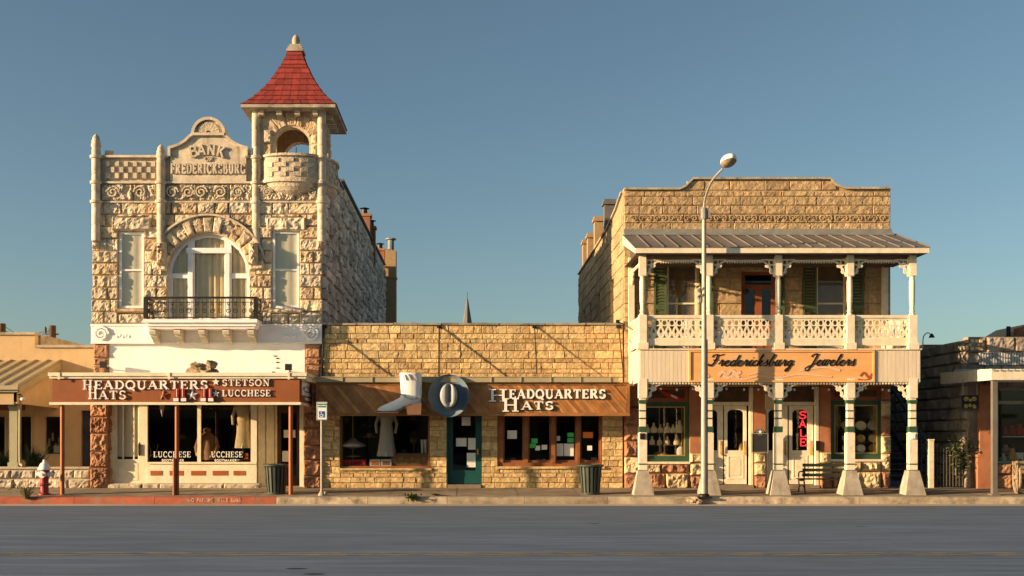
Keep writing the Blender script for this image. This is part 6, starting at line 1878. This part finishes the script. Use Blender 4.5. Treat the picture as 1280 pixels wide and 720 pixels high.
g = G(); g.box(X(1232), 24, -.05, -.0, Z(443), Z(426)); g.build("parapet_band", 'red_stone', rb)
g = G()
for r in range(3):
    for c in range(4): g.box(X(1206)+c*.14+.07*(r%2), X(1206)+c*.14+.07*(r%2)+.09, -.06-.04*((r+c)%2), .02, Z(438)+r*.12, Z(438)+r*.12+.09)
g.build("brick_lattice", 'stucco', rb)
g = G(); x = X(1223)
while x < 24: g.lathe(x, -.09, [(.045,Z(456.5)),(.045,Z(441))], 6); x += .085
g.build("corrugated_panel", 'corrugated', rb)
g = G()
g.box(X(1217), X(1239.5), -.28, -.0, -.06, Z(568)); g.box(X(1221), X(1240), -.20, -.001, Z(568)+.001, 3.2)
g.build("orange_pillar", 'sandstone_red', rb)
g = G(); g.box(X(1240), 24, -.1, .03, -.1, .74); g.ashlar(X(1240), 24, [-.05,.4,.74], (.6,1), FRONT(-.1), bulge=.06, rough=.05); g.build("rock_base", 'red_stone', rb)
q = (X(1247), X(1247)+5.2, .75, 3.1)
g = G(); g.flat([rect(*q), rect(q[0]+.07,q[0]+2.5,q[2]+.07,Z(505)-.0), rect(q[0]+2.57,q[1]-.07,q[2]+.07,Z(505)), rect(q[0]+.07,q[1]-.07,Z(505)+.1,q[3]-.07)], -.06, 0, FRONT(.1)); f = g.build("shop_window", 'steel', rb)
g = G(); g.box(q[0]+.04,q[1]-.04,.13,.135,q[2]+.04,q[3]-.04); g.build("glass", 'glass', f)
g = G(); g.box(RX+.45,24,2.6,2.7,-.1,4); g.box(RX+.45,24,.45,2.6,3.3,3.4); g.build("shop_interior", 'interior', rb)
aw_y = -2.5
ax0 = X(1240,aw_y); az1, az0 = Z(462,aw_y), Z(475,aw_y)
g = G(); x = ax0
g.hexa([(ax0,aw_y,az1-.08),(24,aw_y,az1-.08),(24,-.02,az1+.10),(ax0,-.02,az1+.10)], [(ax0,aw_y,az1-.05),(24,aw_y,az1-.05),(24,-.02,az1+.13),(ax0,-.02,az1+.13)])
while x < 24:
    g.hexa([(x,aw_y-.06,az1-.04),(x+.10,aw_y-.06,az1-.04),(x+.10,-.02,az1+.131),(x,-.02,az1+.131)], [(x+.03,aw_y-.06,az1+.01),(x+.07,aw_y-.06,az1+.01),(x+.07,-.02,az1+.18),(x+.03,-.02,az1+.18)]); x += .20
awn = g.build("awning", 'corrugated', rb)
g = G(); g.box(ax0, 24, aw_y-.03, aw_y-.001, az0, az1-.045); g.hexa([(ax0-.03,aw_y-.03,az0),(ax0-.001,aw_y-.03,az0),(ax0-.001,.9,az0+.05),(ax0-.03,.9,az0+.05)], [(ax0-.03,aw_y-.03,az1+.02),(ax0-.001,aw_y-.03,az1+.02),(ax0-.001,.9,az1+.12),(ax0-.03,.9,az1+.12)]); g.build("fascia", 'porch_paint', awn)
g = G(); x = X(1243.5,aw_y+.05); g.box(x-.07,x+.07,aw_y+.03,aw_y+.16,walk_z(-2.4),az0); g.box(x-.13,x+.13,aw_y-.03,aw_y+.22,walk_z(-2.4)-.01,walk_z(-2.4)+.04); g.build("awning_post", 'post_grey', awn)
g = G(); g.box(X(1255,aw_y),20,aw_y+.3,aw_y+.42,az0-.04,az0+.02); g.build("tube_lamp", 'letter_white', awn)
g = G(); yy = 3.0
x0_ = X(1262,yy); z0_ = Z(421,yy)
g.hexa([(x0_,yy,z0_-.6),(x0_+2.4,yy,z0_-.6),(x0_+2.4,yy+2,z0_-.6),(x0_,yy+2,z0_-.6)], [(x0_,yy,z0_),(x0_+2.4,yy,z0_),(x0_+2.4,yy+2,z0_),(x0_,yy+2,z0_)])
g.add([(x0_-.2,yy-.02,z0_),(x0_+2.6,yy-.02,z0_),(x0_+.5,yy-.02,z0_+.42),(x0_-.2,yy+2,z0_),(x0_+2.6,yy+2,z0_),(x0_+.5,yy+2,z0_+.42)], [(0,1,2),(3,4,5),(0,2,5,3),(1,2,5,4),(0,1,4,3)])
g.build("roof_shed", 'stucco', rb)
g = G(); x, z = X(1260.5,2.5), Z(408,2.5); g.tube([(x,2.5,z-.8),(x,2.5,z)],.07,8); g.build("vent_pipe", 'iron', rb)
g = G(); x = X(1277,2.2); g.box(x-.02,x+.9,2.0,2.7,RT-.3,Z(409,2.2)); g.build("chimney", 'brick', rb)
# far block on the horizon right of the porch
yy = 26.; x0_, zt4 = at(1157, 431, yy); x1_ = X(1205, yy)
g = G(); g.box(x0_, x1_+6, yy, yy+9, -.3, zt4-.3); fb = thing("far_building", "dark blue flat roofed block behind the porch's right corner", "building", ((x0_+x1_)/2, yy, 0))
g.build("wall", 'navy', fb); g = G(); g.box(x0_-.2,x1_+6.2,yy-.2,yy+9.2,zt4-.299,zt4); g.build("roof", 'iron', fb); g = G(); g.box(x0_+.8,x0_+1.8,yy-.05,yy-.001,zt4-1.6,zt4-.6); g.build("window", 'glass', fb)

# outside stair up the side of the jeweller
st = thing("outside_stair", "dark blue iron stair climbing between the jeweller and the dark stone wall", "stair", (13.8, 2, 0))
sx0, sx1 = JR+.12, X(1163)-.05
g = G(); ns = 20
for i in range(ns):
    y = .6+i*.27; z = .18*(i+1); g.box(sx0, sx1, y, y+.30, z-.04, z)
g.build("treads", 'navy', st)
g = G()
for x in (sx0-.04, sx1+.01): g.hexa([(x,.5,-.05),(x+.03,.5,-.05),(x+.03,.5+ns*.27,.18*ns-.15),(x,.5+ns*.27,.18*ns-.15)], [(x,.5,.22),(x+.03,.5,.22),(x+.03,.5+ns*.27,.18*ns+.1),(x,.5+ns*.27,.18*ns+.1)])
g.build("stringer", 'navy', st)
g = G(); x = sx1+.02
g.bar((x,.3,1.42),(x,.3+ns*.27,1.42+.18*ns),.05,.09); g.bar((x,.3,.95),(x,.3+ns*.27,.95+.18*ns),.03,.05)
for i in range(0, ns, 4): g.box(x-.02,x+.02,.6+i*.27,.64+i*.27,.18*i,1.55+.18*i)
g.build("handrail", 'navy', st)
g = G(); g.box(sx0,sx1,.5,.52,-.05,.15); g.box(sx0,sx1,6.1,6.2,0,3.7); g.build("riser", 'navy', st)
x = X(1164)
g = G(); g.box(x-.075,x+.075,-.02,.13,-.05,Z(550.5)); g.box(x-.09,x+.09,-.035,.145,Z(550.5)+.001,Z(550.5)+.04)
g.thing("gate_post", 'porch_paint', "square cream timber post at the foot of the outside stair", "post")
fn = thing("picket_gate", "dark picket gate closing the gap between stair and stone shop", "gate", (X(1187,.1), .1, 0))
g = G()
for i in range(10):
    x = X(1169)+i*.10; g.box(x-.014,x+.014,.09,.115,.02,1.30-.05*(i%2)-.012*i)
g.build("pickets", 'picket', fn)
g = G(); g.box(X(1166)+.01,X(1204),.12,.15,.2,.26); g.box(X(1166)+.01,X(1204),.12,.15,.95,1.01); g.build("rails", 'iron', fn)
g = G(); g.tube(smooth_path([(X(1211,-.1),-.1,0),(X(1210,-.1),-.12,.7),(X(1208,-.1),-.1,1.3),(X(1211,-.1),-.1,2.05)],5),.05,8,.035)
iv = g.thing("climbing_plant", 'ornament', "pale twisted climbing stem with green leaves at the corner of the dark stone shop", "plant", smooth=60)
def leafcloud(g, c, r, n, s):
    for i in range(n):
        p = Vector(c)+Vector((rnd.gauss(0,r[0]),rnd.gauss(0,r[1]),rnd.gauss(0,r[2])))
        a = Vector((rnd.gauss(0,1),rnd.gauss(0,1),rnd.gauss(0,1))).normalized(); b = a.orthogonal().normalized(); q = s*(.6+.8*rnd.random())
        g.add([p-a*q, p-b*q*.5, p+a*q, p+b*q*.5], [(0,1,2,3)])
g = G(); leafcloud(g, (X(1204,-.05),-.05,1.0), (.16,.10,.28), 260, .06); leafcloud(g, (X(1199,-.05),.0,1.25), (.2,.1,.1), 90, .05); g.build("leaves", 'leaf', iv)
hs = thing("hanging_sign", "square black sign with gold scrollwork hung on rods before the dark stone wall", "sign", (X(1212,-1.2), -1.2, Z(512,-1.2)))
g = G(); a, b, c, d = X(1202,-1.2), X(1223,-1.2), Z(514,-1.2), Z(494,-1.2); g.box(a,b,-1.22,-1.18,c,d); g.build("board", 'iron', hs)
g = G()
for k_, (p, q, r, s) in enumerate(((1207,499,.07,1),(1217,499,.07,-1),(1206.5,508,.06,-1),(1212,507,.05,1),(1217.5,508,.06,1),(1212,500,.045,-1))): g.ribbon(spiral(X(p,-1.2),Z(q,-1.2),r,1.4,s,.4*k_), .015, .0, .025, FRONT(-1.221))
g.build("scrollwork", 'gold', hs)
g = G()
for p in (1203.5, 1221): g.tube([(X(p,-1.2),-1.2,d),(X(p,-1.2),-1.2,az0+.1)],.012,6)
g.build("hanger", 'steel', hs)
# goods in the dark stone shop window
GG = "goods on the dark stone shop's window shelves"
ss = thing("display_shelves", "white shelves of the dark stone shop's window", "shelves", (q if 0 else X(1262,.6), .6, .75))
for z in (Z(566,.6), Z(545,.6)):
    g = G(); g.box(X(1250,.6),X(1247)+3,.45,.85,z-.04,z); g.build("shelf", 'shelf_white', ss)
def jar(px, y, z, r, h, mat, label):
    g = G(); x = X(px,y); g.lathe(x,y,[(r*.7,z),(r,z+.1*h),(r*1.05,z+.4*h),(r*.6,z+.75*h),(r*.5,z+.9*h),(r*.65,z+h)],14); return g.thing("jar", mat, label, "jar", GG, smooth=50)
zA, zB3 = Z(566,.6)+.003, Z(545,.6)+.003
jar(1265,.3,.76,.15,.46,'gold',"tall yellow vase low in the dark stone shop's window")
jar(1254,.35,.76,.10,.30,'shelf_white',"small white jar left of the yellow vase")
jar(1273,.35,.76,.12,.26,'red_gloss',"round red jar right of the yellow vase")
jar(1256,.6,zB3,.10,.3,'red_gloss',"small red jar at the left of the upper shelf in the dark stone shop")
jar(1264,.6,zB3,.13,.34,'red_gloss',"middle red jar of the upper shelf in the dark stone shop")
jar(1274,.6,zB3,.16,.38,'red_gloss',"large red jar at the right of the upper shelf in the dark stone shop")
jar(1257,.6,zA,.12,.26,'felt_grey',"grey jar at the left of the lower shelf in the dark stone shop")
g = G(); x = X(1271,.6); g.box(x-.2,x+.25,.55,.8,zA,zA+.3); g.box(x-.16,x+.21,.535,.549,zA+.04,zA+.26); g.thing("framed_box", 'iron', "dark framed box at the right of the lower shelf in the dark stone shop", "box", GG)
g = G(); x = X(1274,.25); g.box(x-.13,x+.13,.24,.26,.78,1.08); g.thing("notice_card", 'paper', "white card standing behind the yellow vase in the dark stone shop's window", "card")
# wagon wheel bench at the right edge
wb = thing("wagon_wheel_bench", "weathered bench with wagon wheel ends before the dark stone shop", "bench", (X(1276,-1.9), -1.9, walk_z(-1.9)))
zz = walk_z(-1.9)
for x in (X(1272,-1.9), X(1272,-1.9)+1.4):
    g = G(); cyy, czz, r = -1.85, zz+.47, .46
    # wheels stand turned a little towards the street
    def wp(a, rr, x=x): return (x+.26*rr*math.cos(a), cyy+.97*rr*math.cos(a), czz+rr*math.sin(a))
    g.tube([wp(2*PI*i/28, r) for i in range(29)], .035, 6)
    for i in range(10): g.tube([wp(2*PI*i/10,.05), wp(2*PI*i/10,r)], .02, 5)
    g.ball((x,cyy,czz),.09,10); g.build("wheel", 'wicker', wb, smooth=50)
x0_, x1_ = X(1272,-1.9), X(1272,-1.9)+1.4
g = G()
for i in range(4): g.box(x0_,x1_,-2.05+i*.12,-1.95+i*.12,zz+.43,zz+.47)
g.build("seat", 'wicker', wb)
g = G()
for i in range(3): g.box(x0_,x1_,-1.60,-1.57,zz+.58+i*.13,zz+.68+i*.13)
g.build("backrest", 'wicker', wb)
# ------------------------------------------------------------------ street furniture
# street lamp
ly = -2.95; lx = X(880,ly); lz = walk_z(ly)
lp = thing("street_lamp", "tall pale steel street lamp leaning its arm over the road before the jeweller", "street lamp", (lx, ly, lz))
zT2 = Z(262,ly)
g = G(); g.lathe(lx, ly, [(.092,lz),(.086,lz+2),(.072,lz+5),(.06,zT2)], 14); g.build("pole", 'steel', lp, smooth=50)
g = G(); g.lathe(lx, ly, [(.16,lz-.01),(.16,lz+.06),(.12,lz+.10)], 12); g.box(lx-.19,lx+.19,ly-.19,ly+.19,lz-.03,lz+.02); g.build("base_plate", 'iron', lp)
hx0, hz0 = at(909.5, 203, -4.9)
g = G(); g.tube(smooth_path([(lx,ly,zT2-.25),(lx+.01,ly-.05,zT2+.25),(lx+.05,ly-.75,zT2+.62),(hx0-.03,-4.5,hz0-.06)],8),.036,10,.03); g.build("arm", 'steel', lp, smooth=50)
g = G(); g.lathe(lx, ly, [(.095,zT2-.28),(.10,zT2-.26),(.10,zT2+.02),(.07,zT2+.05)], 12); g.box(lx+.09,lx+.16,ly-.07,ly+.07,zT2-.25,zT2-.05); g.build("collar", 'galvanised', lp)
g = G(); n = 20; vs = []
pr = [(0,.17),(.12,.165),(.22,.13),(.27,.07),(.285,.0),(.275,-.03)]
for r, z in pr:
    for i in range(n):
        a = 2*PI*i/n; vs.append((hx0+.0+r*math.cos(a)*.72, -4.95+r*1.35*math.sin(a)-.05, hz0+z*.9+.08*r*math.sin(a)*-1.2))
g.add(vs, [(j*n+i,j*n+(i+1)%n,(j+1)*n+(i+1)%n,(j+1)*n+i) for j in range(len(pr)-1) for i in range(n)]); hd = g.build("lamp_head", 'sign_panel', lp, smooth=60)
g = G(); vs = []
pr = [(.27,-.025),(.23,-.08),(.14,-.125),(0,-.14)]
for r, z in pr:
    for i in range(n):
        a = 2*PI*i/n; vs.append((hx0+r*math.cos(a)*.72, -5.0+r*1.35*math.sin(a), hz0+z*.9-.096*r*math.sin(a)))
g.add(vs, [(j*n+i,j*n+(i+1)%n,(j+1)*n+(i+1)%n,(j+1)*n+i) for j in range(len(pr)-1) for i in range(n)]); g.build("lens", 'ornament', hd, smooth=60)
g = G()
for z in (Z(368,ly),Z(376,ly)): g.tube([(lx-.10,ly-.02,z),(lx-.2,ly-.06,z+.12),(lx-.12,ly-.1,z+.2)],.025,6)
g.box(lx-.16,lx-.09,ly-.06,ly+.06,Z(378,ly),Z(370,ly)); g.build("clamp", 'steel', lp)
g = G(); g.tube([(lx+.10,ly+.03,lz),(lx+.092,ly+.03,lz+4.5)],.018,6); g.build("conduit", 'navy', lp)

# parking sign
py_ = -2.5; sx_ = X(402,py_); sz_ = walk_z(py_)
ps = thing("parking_sign", "white and blue accessible parking sign on a thin pole between bank and hat shop", "sign", (sx_, py_, sz_))
g = G(); g.lathe(sx_,py_,[(.035,sz_),(.033,Z(503,py_))],10); g.build("pole", 'steel', ps, smooth=40)
g = G(); g.lathe(sx_,py_,[(.11,sz_-.01),(.10,sz_+.03),(.05,sz_+.12)],10); g.ball((sx_+.1,py_,sz_+.05),.07,8); g.build("footing", 'concrete', ps)
a, b, c, d = X(395.8,py_), X(409.3,py_), Z(525,py_), Z(502.5,py_)
PF = FRONT(py_-.05)
g = G(); g.box(a,b,py_-.05,py_-.04,c,d); g.build("sign_plate", 'sign_panel', ps)
g = G(); g.flat([rect(a+.008,b-.008,c+.008,d-.008), rect(a+.018,b-.018,c+.018,d-.018)], .001, .004, PF); letters(g, "RESERVED", a+.03, b-.03, d-.085, d-.045, PF, .001, .004, weight=.10, serif=False, even=True); letters(g, "PARKING", a+.04, b-.04, d-.155, d-.11, PF, .001, .004, weight=.10, serif=False, even=True)
g.build("green_lettering", 'sign_teal', ps)
m_ = (a+b)/2
g = G(); g.flat([rect(m_-.085,m_+.085,c+.075,c+.255)], .001, .004, PF); g.build("blue_square", 'sign_blue', ps)
g = G(); zc_ = c+.165
g.ribbon(arc(m_-.012,zc_-.03,.042,130,395,16), .008, .005, .008, PF); g.ribbon([(m_-.018,zc_+.045),(m_-.014,zc_-.005),(m_+.025,zc_-.005),(m_+.045,zc_-.06)], .008, .005, .0085, PF); g.flat([arc(m_-.018,zc_+.062,.014,0,360,12)[:-1]], .005, .0082, PF); g.build("wheelchair_symbol", 'letter_white', ps)

# litter bins
def bin_(px, y, label, group):
    x = X(px,y); z = walk_z(y)
    t = thing("litter_bin", label, "bin", (x, y, z), group)
    g = G(); n = 16
    for i in range(n):
        a = 2*PI*i/n
        c, s = math.cos(a), math.sin(a)
        def P(r, zz, da): return (x+r*math.cos(a+da), y+r*math.sin(a+da), zz)
        r0, r1 = .27, .335
        for r_off in (0,):
            g.hexa([P(r0,z+.05,-.11),P(r0,z+.05,.11),P(r0-.02,z+.05,.11),P(r0-.02,z+.05,-.11)], [P(r1,z+.80,-.10),P(r1,z+.80,.10),P(r1-.02,z+.80,.10),P(r1-.02,z+.80,-.10)])
    g.build("slats", 'bin_green', t)
    g = G(); g.lathe(x,y,[(.245,z+.03),(.245,z+.08),(.255,z+.1),(.31,z+.78),(.30,z+.78),(.24,z+.1)],18); g.build("liner", 'iron', t, smooth=40)
    g = G(); g.lathe(x,y,[(.28,z+.0),(.285,z+.05),(.24,z+.05)],18); g.lathe(x,y,[(.335,z+.79),(.39,z+.82),(.395,z+.86),(.34,z+.875),(.20,z+.87),(.19,z+.83)],22); g.build("rim", 'bin_green', t, smooth=40)
    return t
GB2 = "slatted litter bins along the kerb"
b1 = bin_(345, -2.05, "dark green slatted litter bin between the marquee posts of the bank", GB2)
b2 = copy_thing(b1, (X(738,-2.15)-X(345,-2.05), -.10, -.005), "dark green slatted litter bin under the brown framed window of the hat shop")

# hydrant
hy = -2.35; hxx = X(55.5,hy); hz = walk_z(hy)
h = thing("fire_hydrant", "red fire hydrant with white cap beside the marquee post before the stucco shop", "hydrant", (hxx, hy, hz))
g = G(); g.lathe(hxx,hy,[(.17,hz),(.17,hz+.04),(.12,hz+.06),(.115,hz+.26),(.17,hz+.27),(.17,hz+.33),(.115,hz+.34),(.12,hz+.66),(.15,hz+.67),(.15,hz+.73)],18); g.build("barrel", 'hydrant_red', h, smooth=40)
g = G(); g.lathe(hxx,hy,[(.185,hz+.73),(.185,hz+.77),(.16,hz+.80),(.12,hz+.90),(.06,hz+.95),(.045,hz+.96),(.045,hz+1.02),(0,hz+1.03)],18); g.build("bonnet", 'sign_panel', h, smooth=40)
for dx, dy in ((-.2,0),(.2,0),(0,-.2)):
    g = G(); r = .075 if dy == 0 else .10; zc_ = hz+.60
    g.tube([(hxx+dx*.5,hy+dy*.5,zc_),(hxx+dx*1.05,hy+dy*1.05,zc_)], r, 12); g.tube([(hxx+dx*1.05,hy+dy*1.05,zc_),(hxx+dx*1.3,hy+dy*1.3,zc_)], r*.45, 6); g.build("outlet_cap", 'letter_white', h, smooth=40)
# bench before the jeweller
bx0_, bx1_ = X(1001,-1.9), X(1057,-1.9)
bz = walk_z(-1.9)
bn = thing("park_bench", "dark slatted bench with iron ends facing the jeweller's shop", "bench", ((bx0_+bx1_)/2, -1.8, bz))
for i in range(3):
    z = bz+.50+i*.145; yy = -2.02-.02*i
    g = G(); g.box(bx0_,bx1_,yy-.03,yy,z,z+.095); g.build("back_slat", 'bench_dark', bn)
for i in range(4):
    yy = -1.92+i*.125; g = G(); g.box(bx0_,bx1_,yy,yy+.10,bz+.40,bz+.435); g.build("seat_slat", 'bench_dark', bn)
for x in (bx0_+.07, bx1_-.07):
    g = G(); s_ = lambda pts, r=.022: g.tube(smooth_path([(x,a,bz+b) for a, b in pts],5), r, 7)
    s_([(-2.10,0),(-2.02,.22),(-1.98,.42),(-2.02,.62),(-2.08,.88)]); s_([(-1.42,0),(-1.48,.2),(-1.44,.40)]); s_([(-1.98,.40),(-1.7,.37),(-1.44,.40)]); s_([(-2.03,.60),(-1.75,.64),(-1.48,.60),(-1.44,.45)]); s_([(-2.04,.15),(-1.75,.25),(-1.46,.15)],.015)
    g.build("end_frame", 'iron', bn, smooth=60)

# weeds at the kerb
g = G(); tuft(g, X(33,-3), -3.02, -.20, 60, .55, .55, .010, .5); leafcloud(g, (X(33,-3),-3.02,.10), (.28,.08,.11), 90, .03)
g.thing("kerb_weed", 'leaf_dry', "straggly yellow green weed growing over the red kerb by the hydrant", "weed")
g = G(); leafcloud(g, (X(514,-3),-2.98,-.13), (.11,.07,.04), 130, .045); leafcloud(g, (X(516,-3),-3.02,-.17), (.10,.05,.05), 50, .05)
g.thing("kerb_weed", 'leaf', "bright green weed in the kerb before the hat shop's wide dark window", "weed")
g = G(); tuft(g, X(545,-2.6), -2.6, -.13, 70, .09, .3, .012)
g.thing("grass_tuft", 'leaf', "small flat tuft of grass in the pavement before the teal door", "grass tuft")
g = G()
for k_ in range(14): g.ball((X(868,-3)+.35*(rnd.random()-.5),-3.0-.12*rnd.random(),-.30+.12*rnd.random()),.05+.04*rnd.random(),7,1.3,1,.7,.8)
g.thing("broken_kerb_rubble", 'kerb_stone', "broken pale kerb rubble beside the street lamp's foot", "rubble")

# ------------------------------------------------------------------ skyline behind
y = 60.; s_ = F/94
cx_ = X(584,y); zt5 = Z(371,y)
sp = thing("church_spire", "slender grey church spire far behind the hat shop roof", "spire", (cx_, y, 0))
g = G(); g.box(cx_-1.1,cx_+1.1,y-1.1,y+1.1,-.5,7.5); g.build("tower", 'dark_stone', sp)
g = G(); g.lathe(cx_,y,[(1.3,7.5),(.78,9.2),(.45,11.2),(.10,zt5-.4),(0.02,zt5)],8); g.build("steeple", 'slate', sp)
g = G(); g.tube([(cx_,y,zt5-.1),(cx_,y,zt5+.4)],.03,5); g.build("rod", 'iron', sp)
def upole(px, pt, y, r, label):
    x, z = at(px, pt, y)
    t = thing("utility_pole", label, "utility pole", (x, y, -.5), "utility poles behind the stucco shop")
    g = G(); g.lathe(x,y,[(r*1.25,-.6),(r,z)],10); g.build("pole", 'pole_wood', t, smooth=50)
    g = G(); g.lathe(x-.28,y-.1,[(.06,z-.35),(.07,z-.15),(.03,z-.05)],8); g.box(x-.3,x+.3,y-.08,y+.0,z-.42,z-.36); g.build("insulator", 'slate', t)
    return t, x, z
t1, x1p, z1p = upole(65.5, 407, 15., .16, "brown utility pole above the lower parapet of the stucco shop")
t2, x2p, z2p = upole(2.5, 404.5, 15., .16, "brown utility pole above the higher stepped parapet")
g = G()
for a, b in (((x1p,15,z1p-.15),(x1p-3.0,15,z1p-1.4)),((x1p,15,z1p-.3),(x1p-1.4,15,z1p-1.8)),((x1p-.3,15,z1p-.25),(x2p,15,z2p-.4)),((x2p,15,z2p-.05),(x1p-.4,16,z1p-.9)),((x2p,15,z2p-.05),(x2p-7,15,z2p+.3))):
    pts = [Vector(a).lerp(Vector(b), i/8)-Vector((0,0,.15*math.sin(PI*i/8))) for i in range(9)]
    g.tube(pts, .014, 4)
g.thing("overhead_cable", 'iron', "thin dark cables strung between the two utility poles", "cable", at_=(x1p-3, 15, z1p-1.5))
